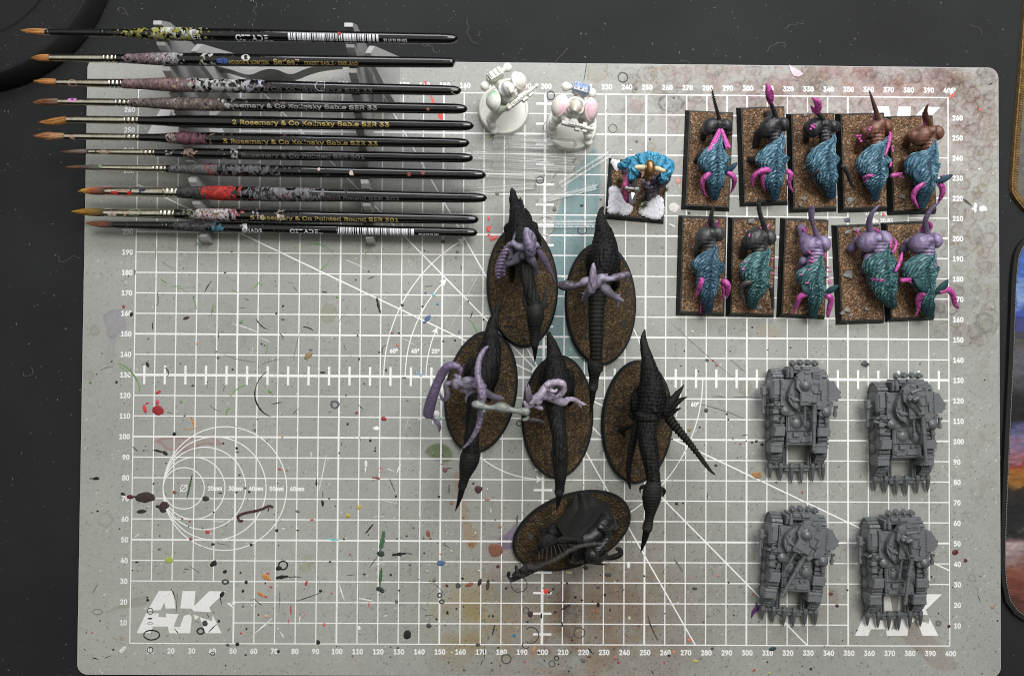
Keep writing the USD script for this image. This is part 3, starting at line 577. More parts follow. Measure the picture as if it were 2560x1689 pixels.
for z, w, c, *pts in [
    (ZA, 13, GRN, (410, 1240), (470, 1265), (540, 1330), (590, 1420), (605, 1505)), (ZA, 5, GRN, (420, 1265), (480, 1310), (545, 1370)), (ZA, 4, OLV, (250, 1305), (300, 1280), (362, 1270)), (ZA, 12, GRN, (790, 485), (825, 515), (852, 530)),
    (ZA, 5, GRN, (870, 560), (940, 562), (990, 585), (1040, 613)), (ZA, 4, GRN, (900, 550), (972, 552)), (ZA, 7, GRN, (1088, 140), (1130, 190), (1165, 235)), (ZA, 9, GRN, (1075, 660), (1100, 710), (1110, 765)), (ZA, 9, GRN, (1272, 690), (1250, 750), (1247, 825)),
    (ZA, 8, GRN, (1605, 580), (1660, 530), (1690, 500)), (ZA, 5, GRN, (1660, 515), (1700, 545)), (ZA, 6, GRN, (1420, 585), (1460, 600), (1490, 615)), (ZA, 5, GRN, (2030, 212), (2140, 178), (2230, 195), (2285, 235)), (ZA, 8, GRN, (2282, 350), (2240, 385), (2212, 415)),
    (ZA, 9, GRN, (1742, 1070), (1735, 1120), (1724, 1165)), (ZA, 4, OLV, (1350, 1160), (1480, 1205), (1645, 1226)), (ZA, 4, OLV, (1690, 1250), (1780, 1215), (1875, 1203)), (ZA, 10, GRN, (1412, 1535), (1460, 1478), (1550, 1430)), (ZA, 7, GRN, (752, 210), (748, 260), (745, 312)),
    (ZA, 8, OLV, (760, 605), (768, 660), (764, 730)), (ZA, 4, OLV, (800, 330), (850, 370), (912, 400)), (ZA, 5, OLV, (1490, 745), (1545, 748)), (ZA, 4, GRN, (700, 150), (750, 210)), (ZA, 5, OLV, (1205, 1400), (1203, 1470)), (ZA, 6, OLV, (1360, 1440), (1345, 1495)),
    (ZA, 8, BLK, (1243, 505), (1215, 545), (1180, 612)), (ZA, 9, BLK, (1640, 840), (1680, 898), (1748, 942)), (ZA, 11, BLK, (2060, 915), (2110, 925), (2155, 952)), (ZA, 8, DK, (1850, 970), (1888, 1012)), (ZA, 4, OLV, (2030, 960), (1995, 1100), (1970, 1222)), (ZA, 5, BLK, (1970, 555), (2008, 600)),
    (ZA, 9, DK, (716, 875), (720, 945)), (ZA, 11, DK, (562, 405), (562, 455)), (ZA, 8, BLK, (1740, 1310), (1690, 1355), (1645, 1430), (1632, 1500), (1628, 1568)), (ZA, 6, BLK, (1305, 965), (1308, 1020)), (ZA, 8, BLK, (820, 1275), (860, 1320), (845, 1365)), (ZA, 6, DK, (1540, 665), (1580, 680)),
    (ZA, 7, WHT, (1430, 890), (1560, 925), (1665, 972)), (ZA, 5, WHT, (1680, 1015), (1725, 1030), (1765, 1048)), (ZA, 3, WHT, (1612, 1090), (1608, 1165)), (ZA, 4, (.4, .28, .3), (1730, 740), (1790, 748)), (ZA, 4, BLU, (1915, 518), (1985, 530)),
    (ZB, 18, ORG, (1060, 215), (1075, 265), (1088, 312)), (ZB, 7, ORG, (1000, 333), (1060, 330), (1122, 315)), (ZB, 14, BLK, (1630, -20), (1640, 80), (1690, 165), (1772, 217)), (ZB, 7, BLK, (1775, 107), (1880, 86)), (ZB, 6, BLK, (1965, 195), (2025, 140)), (ZB, 7, WHT, (2265, 560), (2230, 740), (2197, 888)),
    (ZB, 15, OLV, (1072, 735), (1050, 830), (1024, 948)), (ZB, 5, BLK, (1290, 1345), (1372, 1353)), (ZB, 5, BLK, (850, 175), (890, 187)), (ZB, 5, GRN, (1435, 290), (1480, 320)), (ZB, 9, (.18, .2, .19), (1225, 110), (1270, 150), (1330, 172)), (ZB, 14, GRN, (1378, 205), (1385, 160), (1415, 140)),
    (ZB, 5, WHT, (1250, 1150), (1370, 1152)), (ZB, 8, WHT, (1870, 1215), (1900, 1210)), (ZB, 9, BLK, (2225, 955), (2230, 1015)), (ZB, 5, BLK, (2235, 880), (2235, 940)), (ZB, 13, BLK, (2180, 770), (2178, 830)), (ZB, 7, WHT, (2130, 530), (2132, 580)), (ZB, 9, WHT, (560, 1290), (600, 1260)), (ZB, 10, DK, (540, 485), (585, 525)),
    (ZC, 11, BLK, (1265, 742), (1300, 705), (1348, 662)), (ZC, 8, BLK, (953, 708), (987, 748)), (ZC, 9, BLK, (920, 335), (945, 385), (962, 440)), (ZC, 5, BLK, (978, 390), (972, 480), (965, 572)), (ZC, 13, WHT, (1695, 748), (1770, 690), (1858, 607)), (ZC, 11, WHT, (1930, 730), (1972, 795)), (ZC, 30, BLK, (1895, 238), (1950, 228), (2012, 222)), (ZC, 9, BLK, (2010, 232), (2070, 225), (2130, 232)),
    (ZC, 25, WHT, (1440, 470), (1480, 490), (1503, 535)), (ZC, 6, DK, (1250, 560), (1275, 608)), (ZC, 7, BLK, (2080, 452), (2180, 420), (2315, 370)), (ZC, 9, BLK, (192, 975), (250, 992)), (ZC, 6, BLK, (300, 980), (368, 955)), (ZC, 5, BLK, (185, 385), (242, 290)), (ZC, 5, BLK, (1930, 360), (1930, 520)), (ZC, 9, BLK, (1375, 410), (1390, 485)), (ZC, 14, RED, (2030, 490), (2035, 580)), (ZC, 9, RED, (2015, 615), (2012, 660)),
    (ZC, 8, TAN, (1650, 440), (1700, 435)), (ZC, 7, OLV, (1690, 430), (1765, 495)), (ZC, 8, WHT, (2120, 590), (2105, 680)), (ZC, 7, DK, (1440, 730), (1475, 702)), (ZC, 8, DK, (1040, 150), (1090, 160)), (ZC, 4, DK, (1080, 120), (1190, 190)), (ZC, 6, BLK, (110, 890), (130, 910)),
    (ZE, 22, BLK, (578, 655), (590, 720), (612, 797)), (ZE, 6, GRN, (300, 798), (260, 835), (240, 882)), (ZE, 6, GRN, (60, 415), (130, 360), (170, 285)), (ZE, 5, GRN, (0, 180), (90, 185), (150, 220), (205, 290)), (ZE, 7, GRN, (470, 312), (485, 255), (540, 235)), (ZE, 13, GRN, (1400, 850), (1440, 900), (1472, 988)), (ZE, 5, GRN, (735, 905), (722, 965)), (ZE, 5, GRN, (805, 780), (808, 830)), (ZE, 6, WHT, (300, 320), (400, 360), (495, 408)), (ZE, 3, WHT, (1510, 400), (1380, 640), (1215, 945)), (ZE, 4, WHT, (790, 1010), (870, 1050), (940, 1090)),
    (ZE, 9, OLV, (495, 490), (560, 465)), (ZE, 11, BLK, (1430, 780), (1410, 840)), (ZE, 7, OLV, (1000, 555), (1075, 552)), (ZE, 5, OLV, (280, 1065), (302, 1125)), (ZE, 8, BLK, (1325, 370), (1333, 410)), (ZE, 8, BLK, (630, 1160), (640, 1090), (665, 1080)), (ZE, 4, RUS, (765, 1085), (790, 1120)),
    (ZF, 8, WHT, (480, 605), (475, 720)), (ZF, 12, WHT, (790, 640), (755, 717)), (ZF, 6, WHT, (665, 680), (730, 702)), (ZF, 36, (.05, .12, .06), (640, 1235), (628, 1320), (605, 1420)), (ZF, 9, GRY, (590, 1452), (550, 1505), (505, 1568)), (ZF, 26, BLK, (712, 1448), (780, 1440), (840, 1432)), (ZF, 8, BLK, (840, 1432), (895, 1438)), (ZF, 15, BLK, (545, 1172), (515, 1210), (475, 1258)), (ZF, 15, (.16, .5, .5), (135, 1300), (180, 1310), (240, 1312)), (ZF, 7, BLK, (412, 110), (460, 155)), (ZF, 8, DK, (1180, 680), (1245, 672)), (ZF, 7, DK, (690, 770), (740, 885)), (ZF, 7, BLK, (1168, 1352), (1222, 1382)), (ZF, 13, DK, (1828, 1090), (1825, 1180)), (ZF, 9, DK, (1222, 820), (1220, 905)), (ZF, 6, WHT, (1585, 1030), (1598, 1080)), (ZF, 7, DK, (530, 760), (600, 772)), (ZF, 5, WHT, (540, 1120), (590, 1100), (650, 1112)),
    (ZF, 5, RUS, (1140, 640), (1190, 640)), (ZF, 6, DK, (265, 445), (262, 480)), (ZF, 8, DK, (425, 395), (430, 440)), (ZF, 3, WHT, (860, 240), (820, 355)), (ZF, 4, WHT, (645, 965), (760, 990)),
    (ZG, 25, (.05, .12, .05), (572, 290), (562, 380), (555, 470)), (ZG, 5, BLK, (1055, 438), (1110, 480), (1158, 550)), (ZG, 12, WHT, (180, 448), (205, 530), (232, 600)), (ZG, 11, WHT, (360, 575), (430, 585), (500, 602)), (ZG, 6, WHT, (485, 275), (545, 255), (608, 245)), (ZG, 8, BLK, (1525, 1018), (1527, 1080), (1525, 1135)), (ZG, 8, BLK, (1510, 1155), (1488, 1195)), (ZG, 18, (.03, .045, .06), (1622, 820), (1612, 865), (1600, 915)), (ZG, 8, WHT, (590, 740), (632, 728)), (ZG, 12, RED, (455, 610), (455, 660)), (ZG, 5, DK, (950, 665), (992, 690)), (ZG, 4, BLK, (970, 727), (1055, 735)),
    (ZG, 9, GRN, (2085, 620), (2112, 690)), (ZG, 16, DK, (2245, 790), (2252, 840)), (ZG, 22, BLK, (2240, 680), (2285, 655), (2325, 630)), (ZG, 5, DK, (1145, 75), (1200, 102)), (ZG, 5, BLK, (245, 360), (330, 355)),
    (ZH, 15, (.07, .06, .05), (895, 742), (912, 815), (945, 890), (982, 968)), (ZH, 20, (.13, .13, .10), (1130, 208), (1170, 260), (1215, 335)), (ZH, 8, RUS, (1050, 300), (1035, 330), (1050, 350)), (ZH, 12, (.02, .03, .03), (335, 1032), (360, 1065), (385, 1100)), (ZH, 9, BLK, (920, 1240), (945, 1280)), (ZH, 4, WHT, (575, 410), (610, 440)), (ZH, 5, RUS, (490, 245), (540, 290), (595, 330)), (ZH, 12, RED, (1860, 530), (1868, 550)), (ZH, 10, RED, (1040, 1155), (1045, 1190)), (ZH, 4, DK, (150, 1100), (1990, 1170)) if False else (ZH, 5, DK, (560, 1030), (590, 1045)),
    (ZI, 5, DK, (1960, 380), (1985, 450)), (ZJ, 9, GRY, (590, 690), (640, 688), (700, 697)), (ZJ, 8, GRY, (760, 692), (830, 692), (990, 702)), (ZJ, 7, BLK, (550, 1475), (548, 1530)), (ZJ, 5, DK, (490, 750), (640, 790), (850, 870)), (ZJ, 3, DK, (255, 85), (520, 330), (780, 550)), (ZJ, 3, DK, (745, 390), (870, 500)), (ZJ, 8, BLK, (755, 1020), (762, 1045)), (ZJ, 6, BLK, (830, 1008), (880, 1000)),
    (ZK, 7, BLK, (992, 182), (985, 240), (970, 322)), (ZK, 14, RED, (990, 1135 - 1000), (990, 140)) if False else (ZK, 6, RED, (1008, 805), (1012, 830)), (ZK, 9, (.6, .3, .28), (1700, 1085), (1720, 1130), (1715, 1165)), (ZK, 4, GRY, (1530, 1510), (1555, 1535)), (ZK, 10, WHT, (1640, 1440), (1690, 1465)), (ZK, 4, DK, (725, 1090), (745, 1060), (785, 1030)),
    (ZL, 15, (.75, .08, .05), (1298, 285), (1325, 240), (1358, 215)), (ZL, 20, (.045, .045, .043), (1432, 1308), (1480, 1345), (1528, 1385)), (ZL, 32, WHT, (1562, 1345), (1558, 1450)), (ZL, 26, WHT, (1525, 1415), (1562, 1405)), (ZL, 10, DK, (1700, 135), (1745, 110)),
]:
    S_line(z, pts, w, c)
# short red strokes above the brush tips' far end
D0 = lambda x, y, z=0.: P(x, y, z)
for pts, w in [([(1062, 203), (1066, 214)], 5), ([(1076, 236), (1081, 260), (1090, 272)], 5), ([(1098, 280), (1105, 300)], 12), ([(1222, 565), (1226, 572)], 8), ([(1220, 585), (1224, 592)], 7)]:
    q = np.array([P(*p)[:2] for p in pts]); n = 8; q = np.array([q[0] + (q[-1] - q[0]) * t for t in np.linspace(0, 1, n)]); put('paint_stroke', ribbon(q, w / 5.1 * np.sin(np.linspace(.5, 2.7, n)), .067 + 1e-4 * SPLAT), (.7, .07, .06))
for z, x, y, rx, ry, c, *o in [
    (ZA, 2110, 1170, 44, 24, TAN, -40), (ZA, 1020, 836, 32, 12, (.04, .025, .025), -20), (ZA, 530, 803, 14, 22, BLK, 30), (ZA, 675, 1250, 15, 24, DK, -20), (ZA, 1508, 875, 20, 9, GRN), (ZA, 165, 1411, 13, 10, GRN, 30), (ZA, 1765, 1490, 12, 18, GRN, -40), (ZA, 1822, 796, 11, 10, DK), (ZA, 1432, 1293, 10, 9, DK), (ZA, 398, 1406, 13, 12, DK), (ZA, 1690, 1066, 10, 9, DK), (ZA, 1715, 1080, 7, 6, DK), (ZA, 1303, 1188, 14, 14, GRY), (ZA, 1286, 1136, 9, 10, GRY), (ZA, 770, 1497, 28, 13, RED, -30), (ZA, 462, 735, 14, 17, RUS), (ZA, 1880, 730, 13, 8, DK, -30), (ZA, 1880, 848, 18, 9, GRY), (ZA, 2128, 1120, 18, 8, BLU), (ZA, 682, 1020, 6, 6, DK), (ZA, 505, 463, 6, 5, DK), (ZA, 1365, 432, 12, 7, DK), (ZA, 1425, 248, 9, 5, DK), (ZA, 1085, 652, 6, 6, DK), (ZA, 270, 1150, 6, 5, DK), (ZA, 355, 1222, 10, 6, DK, -30), (ZA, 1078, 1437, 14, 7, DK), (ZA, 1117, 1060, 8, 16, ORG),
    (ZB, 765, 162, 52, 42, (.28, .02, .025), 20), (ZB, 650, 145, 16, 40, RED, -15), (ZB, 672, 97, 18, 8, RED, -25), (ZB, 762, 90, 14, 26, RED), (ZB, 652, 935, 84, 45, (.04, .025, .022), -4), (ZB, 520, 932, 32, 19, (.09, .02, .02)), (ZB, 560, 930, 22, 8, DK), (ZB, 455, 905, 23, 13, DK, 15), (ZB, 622, 1061, 46, 17, DK, -5), (ZB, 818, 1010, 52, 34, (.045, .025, .025), -20), (ZB, 765, 1015, 18, 14, DK), (ZB, 812, 1050, 28, 20, DK), (ZB, 215, 767, 30, 13, BLK, -5), (ZB, 175, 767, 22, 4, BLK), (ZB, 230, 1057, 13, 7, DK, 10), (ZB, 425, 1215, 7, 6, DK), (ZB, 832, 540, 26, 18, DK, 40), (ZB, 770, 522, 42, 9, DK, 14), (ZB, 640, 517, 10, 5, DK, -30), (ZB, 1190, 947, 32, 23, (.035, .03, .028), 5), (ZB, 916, 890, 18, 17, RUS), (ZB, 728, 812, 7, 12, DK, 30), (ZB, 912, 370, 18, 17, BLK), (ZB, 1468, 497, 12, 13, BLK), (ZB, 1475, 531, 16, 8, GRY), (ZB, 1630, 335, 11, 12, GRY), (ZB, 1004, 208, 10, 9, GRY), (ZB, 1349, 454, 10, 9, DK), (ZB, 1545, 852, 10, 9, BLK), (ZB, 1580, 886, 11, 10, BLK), (ZB, 1465, 890, 11, 8, BLK), (ZB, 1322, 896, 17, 5, BLK, 10), (ZB, 1256, 1352, 18, 11, DK), (ZB, 1598, 1357, 13, 12, BLK), (ZB, 1260, 1523, 34, 20, BLK, -40), (ZB, 580, 1511, 15, 7, DK), (ZB, 1825, 1230, 14, 14, BLK), (ZB, 2010, 1060, 22, 10, GRY, 12), (ZB, 1208, 1243, 20, 16, RED), (ZB, 1060, 1305, 16, 15, RUS), (ZB, 1050, 1150, 13, 6, RUS, -30), (ZB, 1850, 684, 18, 8, RED, 15), (ZB, 1915, 696, 8, 6, RED), (ZB, 983, 1127, 9, 8, RUS), (ZB, 865, 1492, 38, 27, (.36, .42, .1)), (ZB, 838, 632, 8, 6, DK), (ZB, 783, 1276, 7, 6, DK), (ZB, 770, 1182, 5, 5, DK), (ZB, 1262, 1068, 8, 8, DK), (ZB, 1165, 1212, 7, 6, DK), (ZB, 1040, 1194, 6, 5, DK), (ZB, 1652, 240, 7, 6, DK), (ZB, 2012, 1228, 16, 5, DK), (ZB, 1735, 436, 7, 5, DK), (ZB, 975, 85, 12, 10, GRN), (ZB, 1492, 735, 10, 8, OLV), (ZB, 2140, 1135, 18, 9, (.5, .12, .1)), (ZB, 780, 1395, 18, 8, GRY), (ZB, 1875, 398, 10, 8, ORG),
    (ZC, 1315, 104, 32, 24, BLK, -30), (ZC, 1420, 178, 20, 15, BLK, -35), (ZC, 1565, 186, 9, 10, BLK), (ZC, 1394, 389, 18, 30, BLK, 30), (ZC, 1236, 656, 27, 24, (.05, .055, .055)), (ZC, 1365, 636, 12, 14, BLK), (ZC, 1920, 146, 28, 20, BLK, -30), (ZC, 1800, 225, 38, 22, ORG, 15), (ZC, 1830, 248, 18, 14, ORG), (ZC, 1820, 195, 14, 9, RED, 20), (ZC, 1755, 388, 36, 15, ORG, 30), (ZC, 1800, 409, 14, 9, RED, 20), (ZC, 2175, 285, 13, 24, RED, 15), (ZC, 1800, 590, 22, 9, (.6, .3, .22)), (ZC, 1588, 357, 12, 17, BLK, 20), (ZC, 1618, 275, 15, 18, BLK), (ZC, 1795, 283, 6, 11, BLK), (ZC, 2285, 832, 20, 22, BLK), (ZC, 1536, 850, 19, 18, BLK), (ZC, 1447, 857, 16, 14, (.07, .075, .075)), (ZC, 700, 415, 9, 8, BLK), (ZC, 705, 441, 15, 12, BLK), (ZC, 727, 612, 22, 7, BLK), (ZC, 1500, 475, 14, 20, WHT), (ZC, 1668, 492, 8, 8, WHT), (ZC, 1732, 576, 9, 8, BLK), (ZC, 1620, 708, 9, 11, BLK), (ZC, 1590, 500, 14, 8, GRY), (ZC, 1570, 748, 12, 8, RED, 30), (ZC, 2340, 668, 11, 17, (.7, .1, .09)), (ZC, 1912, 708, 8, 8, WHT), (ZC, 602, 90, 14, 7, DK), (ZC, 385, 900, 9, 10, DK), (ZC, 1612, 950, 10, 9, DK), (ZC, 1917, 917, 14, 15, DK), (ZC, 1427, 1047, 7, 8, BLK), (ZC, 262, 632, 7, 6, DK), (ZC, 190, 745, 7, 7, RED), (ZC, 135, 742, 6, 5, DK), (ZC, 1850, 320, 18, 8, RED, 30), (ZC, 2310, 355, 16, 14, DK), (ZC, 1042, 180, 7, 6, RUS),
    (ZE, 805, 721, 15, 14, (.06, .06, .06)), (ZE, 985, 732, 10, 9, DK), (ZE, 1295, 248, 13, 12, GRY), (ZE, 1283, 300, 8, 8, GRY), (ZE, 390, 495, 8, 7, DK), (ZE, 505, 422, 8, 7, DK), (ZE, 1168, 157, 20, 19, (.08, .1, .09)), (ZE, 1275, 1034, 10, 10, DK), (ZE, 1170, 1043, 10, 9, DK), (ZE, 1338, 1094, 13, 12, DK), (ZE, 1030, 838, 36, 21, BLU, -50), (ZE, 1008, 870, 22, 10, BLU, -30), (ZE, 1120, 710, 13, 15, (.12, .22, .42)), (ZE, 1085, 627, 18, 16, (.25, .45, .42)), (ZE, 1012, 612, 9, 12, BLU), (ZE, 763, 1076, 11, 9, (.75, .15, .06)), (ZE, 95, 1320, 26, 8, DK), (ZE, 600, 1140, 10, 8, DK), (ZE, 660, 1300, 8, 14, DK), (ZE, 420, 1200, 8, 16, DK), (ZE, 775, 970, 10, 8, DK), (ZE, 712, 970, 16, 8, RUS), (ZE, 406, 992, 9, 9, BLK), (ZE, 1392, 686, 9, 7, BLK), (ZE, 970, 1340, 14, 18, (.3, .5, .7)), (ZE, 930, 1325, 8, 12, (.3, .5, .7)), (ZE, 1528, 848, 9, 9, BLK), (ZE, 1310, 960, 5, 22, BLU), (ZE, 1003, 238, 7, 6, DK), (ZE, 303, 1525, 7, 9, DK), (ZE, 465, 1418, 10, 9, GRY), (ZE, 820, 1365, 20, 5, OLV), (ZE, 115, 605, 24, 6, OLV, 15), (ZE, 225, 650, 10, 10, GRN),
    (ZF, 640, 235, 25, 20, (.3, .025, .03), 20), (ZF, 585, 763, 24, 11, RUS, 25), (ZF, 545, 758, 10, 9, RUS), (ZF, 1035, 1258, 18, 30, RUS, -20), (ZF, 1055, 1300, 10, 9, RUS), (ZF, 1635, 1402, 64, 62, (.20, .085, .05)), (ZF, 1483, 863, 34, 34, (.05, .02, .028)), (ZF, 418, 1022, 21, 19, (.5, .36, .07)), (ZF, 322, 1098, 21, 20, (.5, .36, .07)), (ZF, 570, 322, 28, 20, WHT), (ZF, 480, 640, 14, 30, WHT), (ZF, 611, 1436, 34, 26, (.025, .045, .035)), (ZF, 1145, 1517, 32, 22, BLU), (ZF, 520, 429, 13, 11, BLK), (ZF, 565, 494, 7, 7, BLK), (ZF, 562, 520, 9, 9, BLK), (ZF, 1133, 928, 11, 10, BLK), (ZF, 905, 1206, 11, 10, GRY), (ZF, 845, 1279, 8, 9, BLK), (ZF, 760, 1302, 8, 7, DK), (ZF, 1437, 812, 11, 10, DK), (ZF, 398, 183, 13, 11, (.2, .05, .05)), (ZF, 318, 283, 10, 13, DK, 30), (ZF, 242, 541, 7, 9, BLK), (ZF, 153, 945, 8, 8, BLK), (ZF, 97, 990, 10, 28, BLK), (ZF, 40, 810, 9, 22, BLK), (ZF, 748, 925, 13, 9, DK, -40), (ZF, 872, 1535, 11, 11, GRY), (ZF, 1245, 985, 18, 16, (.3, .16, .1)), (ZF, 1675, 1195, 16, 17, (.28, .17, .08)), (ZF, 1562, 950, 28, 20, (.34, .24, .22)), (ZF, 1560, 862, 8, 8, WHT), (ZF, 1455, 1250, 8, 8, WHT), (ZF, 1240, 1412, 10, 11, (.6, .5, .35)), (ZF, 1658, 1550, 18, 16, MAR), (ZF, 1633, 1134, 8, 7, BLK), (ZF, 1350, 1115, 9, 9, RUS), (ZF, 1410, 1355, 11, 10, RUS), (ZF, 955, 243, 14, 5, WHT), (ZF, 1110, 190, 26, 30, WHT), (ZF, 1075, 270, 9, 20, WHT), (ZF, 1140, 235, 20, 16, (.3, .5, .48)), (ZF, 1185, 690, 22, 24, (.2, .08, .09)), (ZF, 340, 1442, 8, 8, RUS), (ZF, 286, 1305, 12, 6, DK, 20), (ZF, 995, 1300, 7, 6, DK), (ZF, 1000, 1430, 9, 8, DK), (ZF, 1145, 1440, 9, 8, (.6, .2, .12)),
    (ZG, 808, 912, 36, 42, BLK, 10), (ZG, 815, 890, 26, 24, BLK), (ZG, 558, 490, 38, 22, (.025, .04, .03), 15), (ZG, 580, 512, 20, 12, (.025, .04, .03)), (ZG, 2280, 297, 30, 12, (.7, .05, .04)), (ZG, 2098, 508, 24, 26, (.75, .06, .05)), (ZG, 2126, 518, 12, 12, BLK), (ZG, 1120, 246, 36, 26, BLU), (ZG, 1385, 447, 42, 17, RUS, -20), (ZG, 1483, 425, 17, 38, DK, 15), (ZG, 1557, 455, 18, 46, (.07, .055, .045), 5), (ZG, 1562, 415, 10, 14, BLK), (ZG, 1283, 456, 26, 25, (.055, .06, .065)), (ZG, 1058, 408, 22, 18, (.12, .12, .11)), (ZG, 1030, 408, 20, 16, (.3, .27, .2)), (ZG, 1010, 826, 24, 23, (.06, .065, .06)), (ZG, 1465, 1004, 20, 18, (.07, .075, .07)), (ZG, 1803, 917, 16, 15, (.02, .2, .35)), (ZG, 1952, 722, 24, 30, (.05, .02, .035)), (ZG, 710, 603, 17, 17, GRY), (ZG, 735, 500, 9, 9, BLK), (ZG, 658, 355, 12, 12, DK), (ZG, 1222, 1077, 13, 13, (.6, .52, .28)), (ZG, 1178, 456, 13, 15, (.07, .02, .02)), (ZG, 993, 321, 14, 13, (.5, .4, .33)), (ZG, 1474, 317, 14, 10, (.6, .5, .42)), (ZG, 1655, 277, 16, 14, MAR), (ZG, 1325, 389, 13, 11, BLK), (ZG, 836, 264, 11, 12, GRY), (ZG, 1728, 480, 12, 10, BLK), (ZG, 1605, 403, 7, 6, BLK), (ZG, 1183, 705, 12, 18, DK), (ZG, 1082, 765, 10, 9, BLK), (ZG, 1162, 820, 8, 7, DK), (ZG, 1268, 670, 10, 9, BLK), (ZG, 1334, 650, 7, 7, BLK), (ZG, 1605, 737, 12, 13, (.06, .03, .03)), (ZG, 1570, 738, 6, 13, BLK), (ZG, 1926, 792, 10, 9, BLK), (ZG, 2185, 700, 14, 11, DK), (ZG, 2055, 735, 8, 26, BLK), (ZG, 2330, 925, 14, 16, GRY), (ZG, 2340, 960, 8, 8, BLK), (ZG, 2165, 486, 10, 10, BLK), (ZG, 2295, 434, 10, 10, BLK), (ZG, 2240, 427, 8, 8, MAR), (ZG, 1656, 1030, 11, 9, (.03, .02, .02)), (ZG, 1985, 1050, 14, 36, (.5, .25, .15), 20), (ZG, 2033, 1078, 12, 10, (.09, .03, .02)), (ZG, 1340, 1238, 13, 12, GRY), (ZG, 1598, 1238, 13, 12, GRY), (ZG, 1592, 1171, 9, 8, BLK), (ZG, 1675, 1195, 6, 6, BLK), (ZG, 1905, 1163, 9, 8, RED), (ZG, 2085, 1151, 7, 7, BLK), (ZG, 2215, 1183, 7, 7, BLK), (ZG, 2310, 1250, 7, 7, BLK), (ZG, 303, 1106, 9, 9, GRY), (ZG, 653, 1117, 7, 6, DK), (ZG, 725, 1032, 10, 9, DK), (ZG, 38, 820, 12, 14, (.7, .12, .1)), (ZG, 108, 527, 8, 8, RED), (ZG, 222, 24, 11, 7, BLK, 20), (ZG, 95, 234, 12, 8, BLK), (ZG, 360, 850, 18, 20, WHT), (ZG, 375, 900, 16, 12, (.35, .35, .35)), (ZG, 412, 350, 14, 9, DK), (ZG, 280, 166, 8, 8, RUS), (ZG, 1660, 1500, 2, 2, DK),
    (ZH, 430, 634, 16, 23, BLK), (ZH, 215, 563, 14, 13, BLK), (ZH, 277, 590, 12, 10, BLK), (ZH, 492, 541, 12, 12, BLK), (ZH, 138, 433, 11, 10, BLK), (ZH, 310, 289, 24, 20, (.03, .03, .032)), (ZH, 507, 354, 18, 18, (.06, .065, .06)), (ZH, 535, 356, 18, 19, (.06, .065, .06)), (ZH, 710, 268, 17, 28, WHT), (ZH, 1640, 428, 9, 10, BLK), (ZH, 1688, 731, 8, 8, BLK), (ZH, 1409, 793, 7, 7, BLK), (ZH, 1326, 482, 24, 14, (.05, .05, .05)), (ZH, 1270, 960, 13, 12, (.7, .13, .08)), (ZH, 590, 1128, 11, 13, (.6, .12, .1)), (ZH, 616, 1167, 13, 12, (.3, .03, .05)), (ZH, 1132, 1072, 11, 13, (.75, .2, .12)), (ZH, 1488, 1040, 13, 12, (.06, .06, .06)), (ZH, 290, 1153, 22, 21, (.11, .11, .1)), (ZH, 1878, 1237, 12, 13, RED), (ZH, 1330, 1155, 26, 16, (.45, .4, .12)), (ZH, 2048, 1042, 34, 18, (.02, .045, .05), -10), (ZH, 1087, 1102, 13, 12, BLK), (ZH, 160, 335, 30, 12, (.45, .45, .25), 5), (ZH, 118, 303, 22, 14, (.7, .06, .05)), (ZH, 1920, 790, 7, 7, BLK), (ZH, 857, 366, 9, 9, BLK), (ZH, 430, 472, 20, 14, (.06, .05, .1)), (ZH, 718, 757, 12, 18, (.6, .58, .42)), (ZH, 415, 695, 9, 20, (.4, .12, .06)), (ZH, 1170, 616, 9, 7, WHT), (ZH, 178, 927, 15, 15, (.1, .1, .09)), (ZH, 188, 963, 9, 8, DK), (ZH, 407, 937, 6, 13, DK), (ZH, 540, 680, 8, 14, DK), (ZH, 376, 600, 7, 7, BLK), (ZH, 448, 358, 7, 7, BLK), (ZH, 105, 608, 9, 8, DK), (ZH, 665, 493, 8, 6, BLK), (ZH, 614, 507, 5, 5, BLK), (ZH, 2000, 1165, 8, 8, DK), (ZH, 1545, 365, 14, 12, (.42, .2, .16)), (ZH, 345, 1115, 20, 9, (.14, .06, .05)),
    (ZI, 1755, 0, 30, 26, MAR), (ZI, 1850, 72, 17, 17, MAR), (ZI, 1700, 664, 15, 15, (.05, .015, .016)), (ZI, 693, 480, 17, 16, (.05, .015, .016)), (ZI, 457, 1047, 13, 12, (.05, .015, .016)), (ZI, 787, 338, 11, 9, BLK), (ZI, 635, 372, 22, 16, (.11, .05, .035)), (ZI, 2092, 489, 20, 18, (.34, .22, .17)), (ZI, 1606, 547, 7, 8, DK), (ZI, 115, 868, 28, 16, (.03, .05, .055), -20), (ZI, 80, 1080, 7, 9, (.6, .55, .15)), (ZI, 872, 700, 7, 7, BLK), (ZI, 910, 992, 5, 5, BLK), (ZI, 1545, 218, 9, 8, BLK), (ZI, 1735, 312, 6, 5, BLK), (ZI, 2137, 613, 8, 7, DK),
